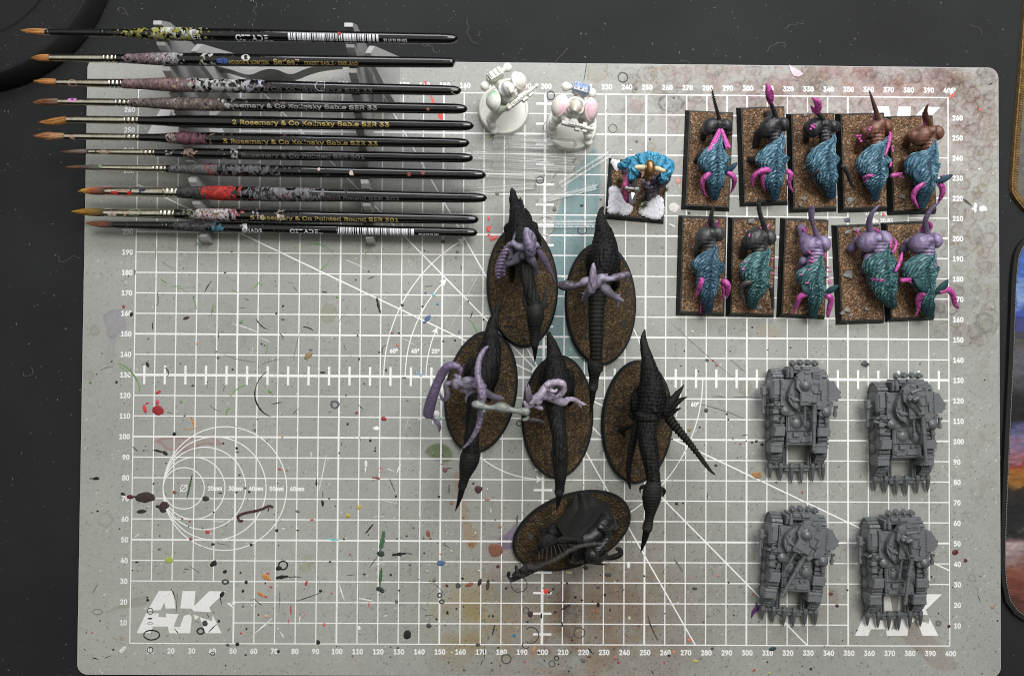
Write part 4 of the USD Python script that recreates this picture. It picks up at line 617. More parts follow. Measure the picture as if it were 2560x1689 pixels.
    (ZJ, 548, 391, 15, 14, (.08, .085, .085)), (ZJ, 597, 395, 8, 8, RED), (ZJ, 624, 432, 11, 12, (.3, .1, .08)), (ZJ, 540, 802, 17, 17, (.05, .05, .05)), (ZJ, 709, 831, 9, 9, BLK), (ZJ, 722, 875, 8, 7, BLK), (ZJ, 488, 939, 9, 8, BLK), (ZJ, 620, 1250, 14, 13, (.05, .05, .05)), (ZJ, 262, 1037, 9, 8, BLK), (ZJ, 915, 1060, 9, 10, DK), (ZJ, 950, 1053, 13, 12, (.05, .05, .05)), (ZJ, 996, 1080, 14, 13, BLK), (ZJ, 868, 1051, 6, 5, BLK), (ZJ, 820, 1073, 9, 8, (.3, .1, .08)), (ZJ, 955, 1328, 42, 30, (.36, .19, .08)), (ZJ, 965, 1325, 16, 14, (.12, .08, .05)), (ZJ, 1113, 1388, 9, 7, BLK), (ZJ, 916, 124, 8, 7, BLK), (ZJ, 770, 132, 5, 5, BLK), (ZJ, 363, 315, 6, 6, BLK), (ZJ, 735, 318, 6, 6, DK), (ZJ, 1043, 308, 7, 6, BLK), (ZJ, 1230, 288, 9, 6, DK), (ZJ, 335, 440, 5, 5, BLK), (ZJ, 478, 482, 5, 6, BLK), (ZJ, 430, 158, 12, 9, (.6, .6, .58)), (ZJ, 297, 1562, 13, 12, BLK), (ZJ, 352, 1558, 8, 8, BLK), (ZJ, 402, 962, 16, 14, (.2, .18, .08)), (ZJ, 1325, 1470, 10, 12, (.3, .1, .08)),
    (ZK, 1382, 381, 13, 13, GRY), (ZK, 1386, 795, 13, 12, GRY), (ZK, 1490, 778, 7, 8, DK), (ZK, 742, 1328, 17, 17, (.1, .1, .1)), (ZK, 955, 1298, 16, 9, DK), (ZK, 1103, 1250, 9, 9, GRY), (ZK, 1680, 1315, 44, 40, (.55, .53, .5)), (ZK, 1676, 453, 9, 9, (.1, .1, .1)), (ZK, 292, 1205, 17, 14, (.2, .2, .19)), (ZK, 1712, 1105, 18, 26, (.6, .25, .22), 15), (ZK, 1798, 1358, 9, 12, BLK), (ZK, 222, 758, 9, 12, (.5, .45, .1)), (ZK, 1340, 865, 12, 6, WHT), (ZK, 225, 1400, 8, 16, (.7, .08, .07)), (ZK, 222, 1485, 14, 24, (.7, .08, .07), -20), (ZK, 265, 1552, 34, 18, (.65, .12, .1), -25),
    (ZL, 1640, 1412, 40, 34, WHT), (ZL, 1608, 392, 12, 16, (.75, .13, .1)), (ZL, 1600, 1003, 12, 11, (.8, .8, .78)), (ZL, 238, 1530, 34, 26, (.08, .08, .12)), (ZL, 612, 1470, 14, 18, (.75, .13, .1)), (ZL, 1740, 1050, 8, 9, (.8, .76, .6)), (ZL, 1725, 122, 9, 7, DK)]:
    S_blob(z, x, y, rx, ry, c, o[0] if o else 0)
for z, x, y, rx, ry, w, c, *o in [(ZB, 300, 1135, 2, 2, 1, GRY), (ZC, 740, 765, 72, 44, 12, BLK), (ZC, 1195, 728, 30, 25, 18, (.04, .043, .043)), (ZC, 1425, 272, 26, 17, 17, (.04, .05, .055)), (ZC, 1960, 118, 40, 38, 14, BLK), (ZC, 728, 545, 25, 28, 7, BLK), (ZC, 726, 658, 23, 9, 4, BLK), (ZC, 727, 905, 26, 26, 8, DK), (ZC, 1307, 938, 18, 14, 7, DK), (ZC, 460, 797, 13, 13, 6, TAN), (ZC, 238, 550, 44, 24, 7, (.2, .19, .17)), (ZC, 632, 145, 32, 32, 3, (.32, .24, .2)), (ZC, 2140, 575, 18, 30, 5, (.5, .22, .18)), (ZF, 205, 108, 30, 30, 20, (.11, .12, .12)), (ZF, 1845, 276, 22, 22, 14, (.08, .085, .085)), (ZF, 610, 692, 20, 20, 6, (.5, .2, .18)), (ZF, 1125, 610 - 400, 2, 2, 1, GRY), (ZG, 1848, 444, 74, 70, 8, (.045, .048, .048)), (ZG, 1960, 915, 70, 72, 10, (.06, .063, .063), -130, 130), (ZG, 1912, 1010, 32, 26, 9, (.06, .063, .063), 130, 330), (ZG, 1730, 1135, 42, 42, 11, (.06, .063, .063)), (ZG, 2155, 1180, 28, 28, 8, (.06, .063, .063)), (ZG, 2195, 1128, 20, 19, 8, (.06, .063, .063)), (ZG, 1112, 545, 18, 18, 14, (.055, .058, .06)), (ZG, 1131, 604, 20, 17, 13, (.055, .06, .055)), (ZG, 1914, 683, 24, 26, 9, (.09, .093, .093)), (ZG, 1830, 840, 9, 9, 4, (.6, .55, .35)), (ZH, 254, 893, 47, 49, 9, (.075, .055, .045)), (ZH, 1525, 698, 28, 28, 3, (.2, .13, .12)), (ZH, 795, 190, 36, 18, 4, (.28, .28, .24)), (ZH, 42, 1128, 20, 20, 10, (.05, .05, .05)), (ZH, 586, 1045, 10, 12, 5, (.15, .14, .12)),
                                (ZK, 1277, 294, 38, 37, 9, (.07, .07, .07)), (ZK, 712, 437, 29, 33, 9, (.05, .05, .05)), (ZK, 1198, 694, 33, 32, 6, (.09, .09, .09)), (ZK, 670, 1460, 72, 72, 6, (.12, .12, .12)), (ZK, 958, 1490, 34, 34, 9, (.07, .085, .09)), (ZK, 628, 1098, 30, 28, 10, (.09, .09, .09)), (ZK, 680, 685, 26, 40, 5, (.14, .14, .14)), (ZK, 165, 780, 26, 24, 4, (.5, .36, .34)), (ZI, 1605, 637, 19, 20, 5, (.09, .09, .08)), (ZA, 1130, 500, 2, 2, 1, GRN)]:
    if w > 1: S_ring(z, x, y, rx, ry, w, c, *o)
# the 300 largest beads of paint are parts; the smallest dots go together
QUEUE.sort(key=lambda q: -q[0])
for q in QUEUE[:300]: put('paint_blob', q[1], q[2])
dv, df = join(*[q[1] for q in QUEUE[300:]]); add(mat, 'small_paint_dot', (dv, df), 'dried_paint', True, np.vstack([np.tile(q[2], (len(q[1][0]), 1)) for q in QUEUE[300:]]), kind='stuff')
# the ridged maroon worm of paint, the leaf-shaped chip, the pink flake, a loose black speck on the edge
q = spline(np.array([ZB(x, y, .35) for x, y in [(1520, 1140), (1485, 1135), (1482, 1105), (1510, 1085), (1600, 1062), (1700, 1035), (1770, 1012), (1788, 1022)]]), 40)
put('paint_worm', tube(q, .62 * (1 + .22 * np.sin(np.arange(40) * 2.6)), 7, flat=.6), (.06, .022, .032), .4)
S_line(ZB, [(1755, 1030), (1745, 1062)], 14, (.05, .02, .03))
put('paint_chip', extrude(np.array([ZH(x, y)[:2] for x, y in [(1895, 606), (1918, 650), (1916, 682), (1880, 705), (1846, 757), (1853, 690), (1880, 655)]]), .07, .5), (.07, .018, .10))
put('paint_chip', extrude(np.array([P(x, y)[:2] for x, y in [(1972, 163), (1980, 168), (2000, 178), (2008, 186), (1996, 193), (1983, 190), (1976, 178)]]), .07, .35), (.8, .5, .56))
put('paint_chip', extrude(np.array([view(2130, 900, 4.355)(x, y)[:2] for x, y in [(92, 42), (130, 0), (182, 45), (150, 70)]]), .07, .9), (.06, .06, .062))
# specks too small to tell apart
r_ = np.random.default_rng(5); SP = []
for k in range(1500):
    x, y = (r_.uniform(-24, 424), r_.uniform(-14, 284)) if k < 700 else (r_.normal(190, 75), r_.normal(40, 45))
    if not (-24 < x < 424 and -14 < y < 284): continue
    s = r_.choice([.13, .2, .34], p=[.55, .33, .12]) * r_.uniform(.7, 1.3)
    SP.append(sheet(blob(x, y, s, s * r_.uniform(.5, 1), r_.uniform(0, 3), .3, k, 7), .0635))
sv, sf = join(*SP)
add(mat, 'paint_speck', (sv, sf), 'dried_paint', False, np.full((len(sv), 3), .03), kind='stuff')

# ------------------------------------------------------------------ round base in the corner, pads at the right
plain('base_plastic', (.015, .016, .0155), .5, .2, bump=.25, bscale=2500.)
pts = np.array([P(x, y, 9.0)[:2] for x, y in [(210, 0), (167, 70), (120.6, 112), (78.5, 146), (39, 167), (0, 181)]])
A_ = np.c_[2 * pts, np.ones(6)]; sol = np.linalg.lstsq(A_, (pts ** 2).sum(1), rcond=None)[0]; cx, cy = sol[:2]; R_ = math.sqrt(sol[2] + cx * cx + cy * cy)
pb = P(0, 76, 9.0)[:2]; Ri = math.hypot(pb[0] - cx, pb[1] - cy)
base = thing('round_base', 'big round black plastic foot with a raised rim, cut by the photo corner', 'base', (cx, cy, DESK))
prof = [(.3, 0), (.3, R_ + 2.6), (2.0, R_ + 3.2), (8.5, R_ + 2.2), (11.4, R_ + .6), (12.0, R_ - .2), (11.9, R_ - 1.0), (11.2, R_ - 1.6), (11.0, Ri + 1.2), (10.6, Ri), (8.4, Ri - 2.5), (8.0, 0)]
def turned(prof, cx, cy, z, n=128):
    a = np.linspace(0, 2 * np.pi, n, endpoint=False); p = np.array(prof, float)
    v = np.stack([cx + p[:, 1:2] * np.cos(a), cy + p[:, 1:2] * np.sin(a), z + p[:, :1] + 0 * a[None]], -1).reshape(-1, 3); k = len(p)
    i, j = np.meshgrid(np.arange(k - 1), np.arange(n), indexing='ij'); q = np.stack([i * n + j, i * n + (j + 1) % n, (i + 1) * n + (j + 1) % n, (i + 1) * n + j], -1).reshape(-1, 4)
    return v, np.vstack([q[:, [0, 1, 2]], q[:, [0, 2, 3]]])
add(base, 'plate', turned(prof, cx, cy, DESK), 'base_plastic', 40)
bt = []
for k in range(420):
    a, r = r_.uniform(-1.7, .35), R_ * math.sqrt(r_.uniform(.2, .985))
    x, y = cx + r * math.cos(a), cy + r * math.sin(a); t = r_.normal(-.9, .5); l = r_.choice([.3, .7, 1.4], p=[.6, .3, .1]); d = np.array([math.cos(t), math.sin(t)]) * l / 2
    zz = DESK + (8.1 if r < Ri - 3 else 11.15) + .04
    if Ri - 3 < r < Ri + 2 or r > R_ - 2: continue
    bt.append(ribbon([(x - d[0], y - d[1]), (x + d[0], y + d[1])], r_.uniform(.06, .16), zz))
plain('dust', (.16, .165, .16), .9, .1)
add(base, 'dust', join(*bt), 'dust', kind='stuff')

plain('pad_stitch_gold', (.17, .105, .04), .8, .2, bump=.8, bscale=1600., vary=.5); plain('pad_grey', (.10, .095, .085), .7, .3, vary=.3)
plain('pad_rubber', (.012, .012, .011), .8, .3); plain('stitch_pale', (.30, .31, .30), .85, .2); painted('picture_print', .75, .25, .3, 3000.)
ZM, ZN = view(2300, 0, 3.1346), view(2420, 480, 3.73)
po = [ZM(x, y, -.5)[:2] for x, y in [(835, -40), (812, 220), (790, 560), (745, 1100), (722, 1450), (730, 1510), (760, 1560)]] + [ZN(x, y, -.5)[:2] for x, y in [(440, 50), (470, 82), (523, 150), (700, 260)]] + [P(2680, 560)[:2], P(2680, -20)[:2]]
po = np.array(po); cen = np.array([P(2700, 260)[0], P(2700, 260)[1]])
pad1 = thing('gold_edged_pad', 'grey pad with a golden stitched edge at the upper right desk corner', 'pad', (po[:, 0].mean(), po[:, 1].mean(), DESK))
from shapely.geometry import Polygon as _Pg
inn = np.array(_Pg(po).buffer(-2.6).exterior.coords)[:-1]
add(pad1, 'edge', extrude(po, DESK + .02, -.8), 'pad_stitch_gold')
add(pad1, 'face', extrude(inn, DESK + .5, -.6), 'pad_grey')
st = []; ol = np.array(_Pg(po).buffer(-.25).exterior.coords); L = np.r_[0, np.cumsum(np.linalg.norm(np.diff(ol, axis=0), axis=1))]
for s in np.arange(0, L[-1], .85):
    p = np.array([np.interp(s, L, ol[:, 0]), np.interp(s, L, ol[:, 1])])
    if p[0] > 447 or p[1] < 200: continue
    e = np.array([np.interp(s + .3, L, ol[:, 0]), np.interp(s + .3, L, ol[:, 1])]) - p; e /= np.linalg.norm(e) + 1e-9; nrm = np.array([-e[1], e[0]])
    ins = p + nrm * 2.2 if _Pg(po).contains(__import__('shapely').geometry.Point(*(p + nrm * 2.2))) else p - nrm * 2.2
    st.append(tube([(p[0], p[1], -1.6), (p[0] * .7 + ins[0] * .3, p[1] * .7 + ins[1] * .3, -.55), (ins[0] + e[0] * .5, ins[1] + e[1] * .5, -.62)], .36, 5))
add(pad1, 'stitching', join(*st), 'pad_stitch_gold')
po2 = [ZN(x, y, -.5)[:2] for x, y in [(620, 380), (523, 440), (470, 505), (440, 580), (425, 680), (410, 850), (400, 1150), (385, 1560)]] + [P(x, y, -.5)[:2] for x, y in [(2513, 1100), (2505, 1300), (2502, 1400), (2506, 1455), (2516, 1505), (2538, 1535), (2562, 1551), (2600, 1556), (2680, 1556), (2680, 575)]]
po2 = np.array(po2); pad2 = thing('picture_pad', 'soft desk pad with a stitched black border and a printed sky and desert picture', 'pad', (po2[:, 0].mean(), po2[:, 1].mean(), DESK))
add(pad2, 'rubber_base', extrude(po2, DESK + .02, -.75), 'pad_rubber')
inn = np.array(_Pg(po2).buffer(-2.3).exterior.coords)[:-1]
gx = np.arange(418, 452, .45); gy = np.arange(8, 212, .45); X2, Y2 = np.meshgrid(gx, gy, indexing='ij')
ink = __import__('shapely').contains_xy(_Pg(inn), X2, Y2)
q3 = np.stack([X2 * .2, Y2 * .45, 0 * X2], -1); w3 = (fbm(q3 * .5, 4, 61) - .5) * 14; py_ = np.array([P(2540, y)[1] for y in (590, 680, 745, 770, 800, 850, 900, 1000, 1040, 1060, 1100, 1135, 1150, 1180, 1200, 1215, 1260, 1330, 1350, 1375, 1400, 1430, 1470, 1510, 1560)])
pc_ = np.array([rgb(*c) for c in [(70, 105, 190), (80, 120, 205), (150, 175, 215), (80, 100, 185), (60, 70, 140), (90, 85, 80), (110, 105, 115), (45, 42, 45), (38, 36, 38), (95, 95, 135), (120, 115, 150), (170, 120, 135), (150, 70, 55), (170, 110, 50), (150, 110, 60), (60, 50, 45), (40, 40, 42), (45, 46, 45), (120, 100, 98), (200, 180, 178), (165, 140, 138), (150, 95, 80), (140, 80, 66), (95, 60, 52), (130, 75, 62)]])
yy = Y2 + w3
pcol = np.stack([np.interp(-yy, -py_, pc_[:, k]) for k in range(3)], -1) * .62 * (.55 + .9 * fbm(np.stack([X2 * .35, Y2 * .8, 0 * X2], -1), 4, 77))[..., None]
n2_ = len(gy); i, j = np.meshgrid(np.arange(len(gx) - 1), np.arange(len(gy) - 1), indexing='ij'); okq = ink[:-1, :-1] & ink[1:, :-1] & ink[:-1, 1:] & ink[1:, 1:]
q = np.stack([i * n2_ + j, (i + 1) * n2_ + j, (i + 1) * n2_ + j + 1, i * n2_ + j + 1], -1)[okq]
us, inv = np.unique(q, return_inverse=True); q = inv.reshape(-1, 4)
add(pad2, 'picture', (np.c_[X2.ravel()[us], Y2.ravel()[us], np.full(len(us), -.70)], q), 'picture_print', True, pcol.reshape(-1, 3)[us])
st = []; ol = np.array(_Pg(po2).buffer(-2.2).exterior.coords); L = np.r_[0, np.cumsum(np.linalg.norm(np.diff(ol, axis=0), axis=1))]
for s in np.arange(0, L[-1], 1.25):
    p = np.array([np.interp(s, L, ol[:, 0]), np.interp(s, L, ol[:, 1])]); e = np.array([np.interp(s + .75, L, ol[:, 0]), np.interp(s + .75, L, ol[:, 1])])
    if p[0] > 450: continue
    st.append(tube([(*p, -.66), (*(p * .5 + e * .5), -.5), (*e, -.66)], .16, 4))
add(pad2, 'stitching', join(*st), 'stitch_pale')
# ------------------------------------------------------------------ brush rack
plain('rack_plastic', (.38, .38, .37), .35, .5, vary=.06)
BR = [  # height, tip, end of the hair, end of the ferrule, far end (photo pixels), half widths there: hair, ferrule, bulge, end (px)
    (46, (52.6, 77), (114, 80), (281, 82.5), (1144.3, 97.6), 6.5, 9.5, 15.5, 12.5), (42, (78, 145.5), (126, 144.5), (294.5, 145.5), (1133.6, 157), 8, 11, 15.5, 12.5),
    (37, (84, 203), (143, 206), (308, 207.5), (1152.6, 227), 7.5, 11.5, 16.5, 12), (33, (83, 255), (148, 254), (326, 255.5), (1168, 272.7), 7.5, 10, 15.5, 12.5),
    (29, (96, 305), (169, 298.5), (348, 301.5), (1183.9, 315), 8.5, 10.5, 15.5, 12.5), (25, (84, 340), (163, 340.5), (350, 343), (1173, 357.7), 7.5, 9.5, 15.5, 12),
    (21.5, (150, 379.5), (218.6, 379), (389, 382), (1182, 395), 5.5, 9, 13.5, 12), (18, (165, 417.5), (252, 418.5), (417, 421), (1214, 437.6), 6, 9.5, 15, 12.5),
    (14.5, (197, 477), (265, 477.5), (446.7, 480), (1216.7, 495), 9, 14, 18, 12), (11, (180, 528.5), (262, 531.5), (438.8, 532), (1196, 548.6), 9, 12.5, 15.5, 12),
    (8.5, (213.5, 558.5), (284.6, 561.5), (438.8, 566), (1193, 581.5), 7.5, 11, 13.5, 11.5)]
def rail_profile(axis_y):
    """outline of a side rail: stepped top with a hollow for every brush, feet and a cut-out below"""
    t = []
    ys = [(P(640, (b[3][1] + b[4][1]) / 2, b[0])[1], b[0]) for b in BR]
    y0, z0 = ys[0]; t.append((y0 + 9, DESK + .05)); t.append((y0 + 8, z0 - 6)); t.append((y0 + 5, z0 + 2.5)); t.append((y0 + 3.2, z0 + 2.8))
    for k, (y, z) in enumerate(ys):
        for a in np.linspace(20, 160, 7): t.append((y + 3.1 * math.cos(math.radians(a)), z - 3.1 * math.sin(math.radians(a)) + .2))
        if k < 10:
            ny, nz = ys[k + 1]; gap = y - ny - 6.2
            if gap > 1.0: t += [(y - 3.3, z + .6), (y - 3.1 - gap * .5, z - .2), (ny + 3.4, nz + .9)]
    y, z = ys[-1]; t += [(y - 3.6, z + .4), (y - 5.2, z - 2), (y - 6, .05), (y + 2, .05)]
    t += [(ys[9][0] - 1, 2.2), (ys[7][0], 3.0), (ys[5][0], 3.2), (ys[4][0], 2.6), (ys[3][0] + 2, .05), (284.6, .05), (285.6, DESK + .05)]
    return np.array(t)[::-1]
rack = thing('brush_rack', 'pale grey plastic rack with two notched rails holding the row of paintbrushes', 'brush rack', (74, 240, 0))
def rail(x0, x1, th):
    pr = rail_profile(0); v, f = extrude(pr, 0, th); yt, yb = pr[:, 0].max(), pr[:, 0].min()
    w = np.c_[v[:, 2] + np.interp(v[:, 0], [yb, yt], [x1, x0]), v[:, 0], v[:, 1]]
    return w, f
add(rack, 'rail', rail(111.2, 113.8, 3.6), 'rack_plastic'); add(rack, 'rail', rail(29.8, 34.2, 3.6), 'rack_plastic')
for xa in (116.6, 38.0):                                  # the rails' spread feet
    v, f = extrude([(288, DESK + .05), (284.9, .05), (262, .05), (262, 1.2), (266, 13), (272, 24), (277, 30), (282, 26)], 0, 2.6)
    ang = .22; w = np.c_[xa + v[:, 2] * math.cos(ang) + 0 * v[:, 0], v[:, 0], v[:, 1]]; w[:, 0] += (30 - v[:, 1]) * .30
    add(rack, 'rail_foot', (w, f), 'rack_plastic')
cb = np.array([P(x, y, 17) for x, y in [(500, 160), (560, 166), (600, 178), (628, 184), (650, 176), (680, 170), (705, 175), (728, 183), (750, 176), (790, 163), (850, 155)]])
q = spline(cb, 60); t = np.gradient(q, axis=0); nrm = np.c_[-t[:, 1], t[:, 0]] / np.hypot(t[:, 0], t[:, 1])[:, None]
add(rack, 'crossbar', extrude(np.vstack([q[:, :2] + nrm * 1.1, (q[:, :2] - nrm * 1.1)[::-1]]), 11, 18.5), 'rack_plastic')
add(rack, 'crossbar_foot', extrude(np.vstack([P(635, 193, 1)[:2], P(665, 182, 1)[:2], P(685, 180, 1)[:2], P(705, 183, 1)[:2], P(735, 193, 1)[:2], P(740, 203, 1)[:2], P(630, 203, 1)[:2]]), .06, 11.5), 'rack_plastic')

# ------------------------------------------------------------------ brushes
look('lacquer_black', {'tc': ('texture_coordinate', {}), 'n': ('noise_texture', {'scale': 700.0, 'detail': 4.0}), 'mr': ('map_range', {'from_min': .45, 'from_max': .8, 'to_min': .10, 'to_max': .34}),
     'p': ('principled_bsdf', {'base_color': (.005, .005, .0048), 'specular_ior_level': .55, 'coat_weight': .25, 'coat_roughness': .05})}, [('tc.object', 'n.vector'), ('n.fac', 'mr.value'), ('mr.result', 'p.roughness')], 'p.BSDF')
look('ferrule_nickel', {'tc': ('texture_coordinate', {}), 'n': ('noise_texture', {'scale': 600.0, 'detail': 4.0}), 'r': ('rgb_ramp', {'ramp': [(.3, (.50, .46, .36)), (.6, (.72, .69, .58))]}),
     'p': ('principled_bsdf', {'metallic': 1.0, 'roughness': .24})}, [('tc.object', 'n.vector'), ('n.fac', 'r.fac'), ('r.color', 'p.base_color')], 'p.BSDF')
plain('ferrule_black', (.035, .04, .035), .22, .6, metal=.75)
painted('hair', .5, .35, .5, 4000.); painted('crust', .75, .3, 1.0, 1500.)
plain('print_gold', (.50, .38, .13), .4, .5, metal=.35, vary=.25); plain('print_silver', (.30, .30, .28), .5, vary=.4); plain('print_faint', (.09, .09, .088), .5, vary=.5); plain('print_white_ink', (.72, .74, .78), .5)
SAB, SABD = (.42, .19, .06), (.16, .065, .03)
HAIRC = [((.50, .26, .09), SAB, (.5, .27, .1), 1.0), (SAB, SAB, SAB, 1.), (SAB, (.4, .18, .06), SAB, 1.0), ((.36, .15, .06), SABD, (.2, .13, .1), 1.0), (SAB, (.44, .2, .06), (.34, .15, .05), 1.0), ((.34, .13, .05), (.42, .2, .1), (.42, .26, .13), 1.5),
         ((.14, .07, .045), (.22, .14, .1), (.2, .17, .15), .6), ((.35, .16, .06), (.09, .05, .035), (.10, .12, .10), .7), ((.62, .42, .06), (.32, .09, .04), (.05, .04, .04), 1.0), ((.5, .27, .03), (.26, .14, .03), (.06, .05, .02), 1.0), ((.3, .12, .05), (.22, .09, .05), (.05, .03, .03), 1.0)]
CRUST = [[(.02, .3, (.30, .29, .06), .45), (.10, .22, (.55, .56, .5), .5), (.2, .28, (.5, .52, .6), .4), (.0, .06, (.3, .28, .07), .3)], [(.03, .15, (.21, .15, .16), .8), (.08, .2, (.36, .35, .36), .62), (.24, .3, (.5, .5, .46), .4)], [(.0, .2, (.22, .14, .145), .9), (.1, .19, (.42, .3, .24), .5), (.14, .40, (.45, .45, .44), .5), (.36, .42, (.35, .33, .42), .5)],
         [(.0, .26, (.17, .135, .125), .92), (.1, .24, (.36, .32, .26), .6), (.22, .36, (.5, .5, .48), .38)], [], [(.10, .20, (.16, .07, .09), .8), (.08, .12, (.36, .3, .26), .6), (.2, .25, (.25, .2, .1), .3)], [(.02, .07, (.5, .5, .48), .3), (.08, .14, (.34, .25, .2), .5), (.18, .27, (.3, .3, .3), .3), (.24, .27, (.5, .5, .5), .5)],
         [(.01, .16, (.13, .13, .13), .85), (.09, .17, (.22, .09, .09), .55), (.15, .36, (.12, .12, .13), .55)], [(.0, .1, (.05, .05, .05), .9), (.07, .2, (.42, .03, .025), .85), (.1, .16, (.5, .09, .05), .6), (.19, .5, (.16, .16, .17), .55)], [(.0, .2, (.16, .17, .10), .5), (.05, .2, (.46, .40, .42), .72), (.09, .14, (.4, .04, .05), .5), (.18, .24, (.36, .1, .1), .4), (.24, .3, (.3, .3, .3), .3), (.33, .37, (.5, .44, .34), .5)],
         [(.0, .12, (.075, .07, .075), .85), (.11, .18, (.05, .2, .28), .4), (.22, .25, (.6, .6, .6), .5)]]
TXT = [[('LAYER', 447, 505, 5, 'print_white_ink', 2.3), ('CITADEL', 592, 684, 6, 'print_white_ink', 2.7), ('BAR', 719, 947, 5, 'print_white_ink', 4.2), ('99 19 99 99 053', 960, 1018, 6, 'print_white_ink', 1.3)],
       [('0', 507, 512, 4, 'print_gold', 1.8), ('WINSOR & NEWTON', 573, 674, 5, 'print_gold', 1.6), ('Series7', 686, 750, 3, 'print_gold', 2.5), ('FINEST SABLE · ENGLAND', 762, 896, 5, 'print_gold', 1.6)],
       [('1 Rosemary & Co Kolinsky Sable SER 33', 540, 932, 5, 'print_faint', 2.0)], [('2 Rosemary & Co Kolinsky Sable SER 33', 547, 944, 1, 'print_silver', 2.0)], [('2 Rosemary & Co Kolinsky Sable SER 33', 585, 974, 0, 'print_gold', 2.2)],
       [('3 Rosemary & Co Kolinsky Sable SER 33', 561, 945, 5, 'print_gold', 2.1)], [('2 Rosemary & Co Pointed SER 301', 588, 914, 2, 'print_faint', 2.0)], [], [('Rosemary & Co Pointed Round SER 301', 640, 1000, 6, 'print_faint', 1.6)],
       [('5 Rosemary & Co Pointed Round SER 301', 630, 998, 5, 'print_gold', 1.9)], [('SHADE', 608, 658, 7, 'print_white_ink', 1.7), ('CITADEL', 727, 808, 6, 'print_white_ink', 2.0), ('BAR', 842, 1036, 3, 'print_white_ink', 3.4), ('99 19 99 99 047', 1047, 1097, 7, 'print_white_ink', 1.0)]]
BLAB = ['top paintbrush with a black ferrule and yellow crumbs of paint near it', 'paintbrush lettered in fine gold capitals, second from the top of the rack', 'paintbrush crusted in dusty pink paint with a worn cream spot at its end', 'paintbrush with grey-brown crusted handle and a magenta fleck on the ferrule',
        'clean shiny black paintbrush with bright gold lettering and a curved pointed tip', 'paintbrush with splayed fluffy hair and a plum smear on its handle', 'thin paintbrush with a wispy dark tip and faded lettering', 'plain black paintbrush without lettering, pale chip on its handle, green fleck on the ferrule',
        'thick paintbrush with a yellow tip and bright red smears on ferrule and handle', 'paintbrush with long golden hair and a pale pink crust on its handle', 'lowest paintbrush in the rack, all black ferrule, blue flecks and a barcode']
for bi, (z, tip, hj, fe, en, wh, wf, wm, we) in enumerate(BR):
    T_, H_, F_, E_ = (P(*q, z) for q in (tip, hj, fe, en))
    ax = (E_ - H_) / np.linalg.norm(E_ - H_); px = (CAM_P[2] - z) / FPX                     # mm per photo pixel at this height
    Lf, Le = (F_ - H_) @ ax, (E_ - H_) @ ax
    wh, wf, wm, we = (w * px for w in (wh, wf, wm, we))
    br = thing('paint_brush', BLAB[bi], 'paintbrush', tuple(H_ + ax * Le * .5), 'paintbrushes lying side by side in the rack')
    r_ = np.random.default_rng(100 + bi); c0, c1, c2, spread = HAIRC[bi]
    # hair: a bundle of strands round a core
    dT = T_ - H_; Lh = np.linalg.norm(dT); u = dT / Lh; vu = np.array([0, 0, 1.]); side = np.cross(vu, u)
    ms, cs = [], []
    def hcol(t): return np.stack([np.interp(t, [0, .5, 1], [c2[k], c1[k], c0[k]]) for k in range(3)], -1)
    tt = np.linspace(0, 1, 12); rr = wh * np.interp(tt, [0, .15, .4, .7, .9, 1], [.88, 1.0, 1.0 * spread ** .7, .62 * spread, .3 * spread ** 1.5, .08 * spread ** 2])
    cv, cf = tube(H_ - u * .3 + dT * tt[:, None] * .97 + side * (.25 * np.sin(tt * 3) * (bi == 4))[:, None] * 2, rr, 12); ms.append((cv, cf)); cs.append(hcol(np.clip((cv - H_) @ u / Lh, 0, 1)) * r_.uniform(.8, 1.0, (len(cv), 1)))
    for k in range(60):
        a = r_.uniform(0, 6.28); rad = wh * .93; e = r_.uniform(.55, 1.03); n = 5; t5 = np.linspace(0, e, n)
        off = (math.cos(a) * side + math.sin(a) * vu); rk = np.interp(t5, [0, .2, .5, .8, 1], [.9, 1.02, .98 * spread ** .7, .55 * spread, .10 * spread ** 2.6]) * wh
        p = H_ + dT * t5[:, None] + off * rk[:, None] + side * r_.normal(0, .12 * spread) * t5[:, None] ** 2 + side * (.5 * np.sin(t5 * 3) * (bi == 4))[:, None]
        sv, sf = tube(p, [.12, .13, .12, .09, .03], 4); ms.append((sv, sf)); cs.append(hcol(np.clip((sv - H_) @ u / Lh, 0, 1)) * r_.uniform(.6, 1.45))
    v, f = join(*ms); add(br, 'bristles', (v, f), 'hair', True, np.clip(np.vstack(cs), 0, .8))
    blackf = bi in (0, 10)
    g = wf
    fp = [(-.05, wh * .86), (.0, wh * 1.02), (.25, wh * 1.06), (Lf * .72, wh + (wf - wh) * .78), (Lf * .80, wf * .90)]
    for k in range(3 if not blackf else 2):
        s = Lf * (.815 + .062 * k); fp += [(s, wf * .95), (s + .25, wf * .87), (s + .6, wf * .87), (s + .85, wf * .97), (s + 1.6, wf * 1.0)]
    fp += [(Lf - .2, wf * 1.0), (Lf, wf * .96)]
    fp = sorted(fp)
    add(br, 'ferrule', revolve_along(H_, E_, fp, 28), 'ferrule_black' if blackf else 'ferrule_nickel', 40)
    ts = np.array([0, .01, .05, .13, .22, .35, .55, .8, .965, .985, .995, 1.0]); Lh_ = Le - Lf
    rs = np.array([.93, .98, 1.0, 1.0, 1.0, .985, .94, .88, .84, .72, .52, .18]); base_r = np.interp(ts, [0, .05, .13, .22, .35, .6, .97, 1], [wf * .95, wf * 1.04 if not blackf else wf * 1.08, wm * .96, wm, wm * .99, wm * .5 + we * .5, we, we])
    rad = base_r * np.where(ts > .975, rs / .84, 1.0)
    if bi == 1: rad[-3:] = [we * .97, we * .93, we * .8]
    def RAD(s): return np.interp((s - Lf) / Lh_, ts, rad)
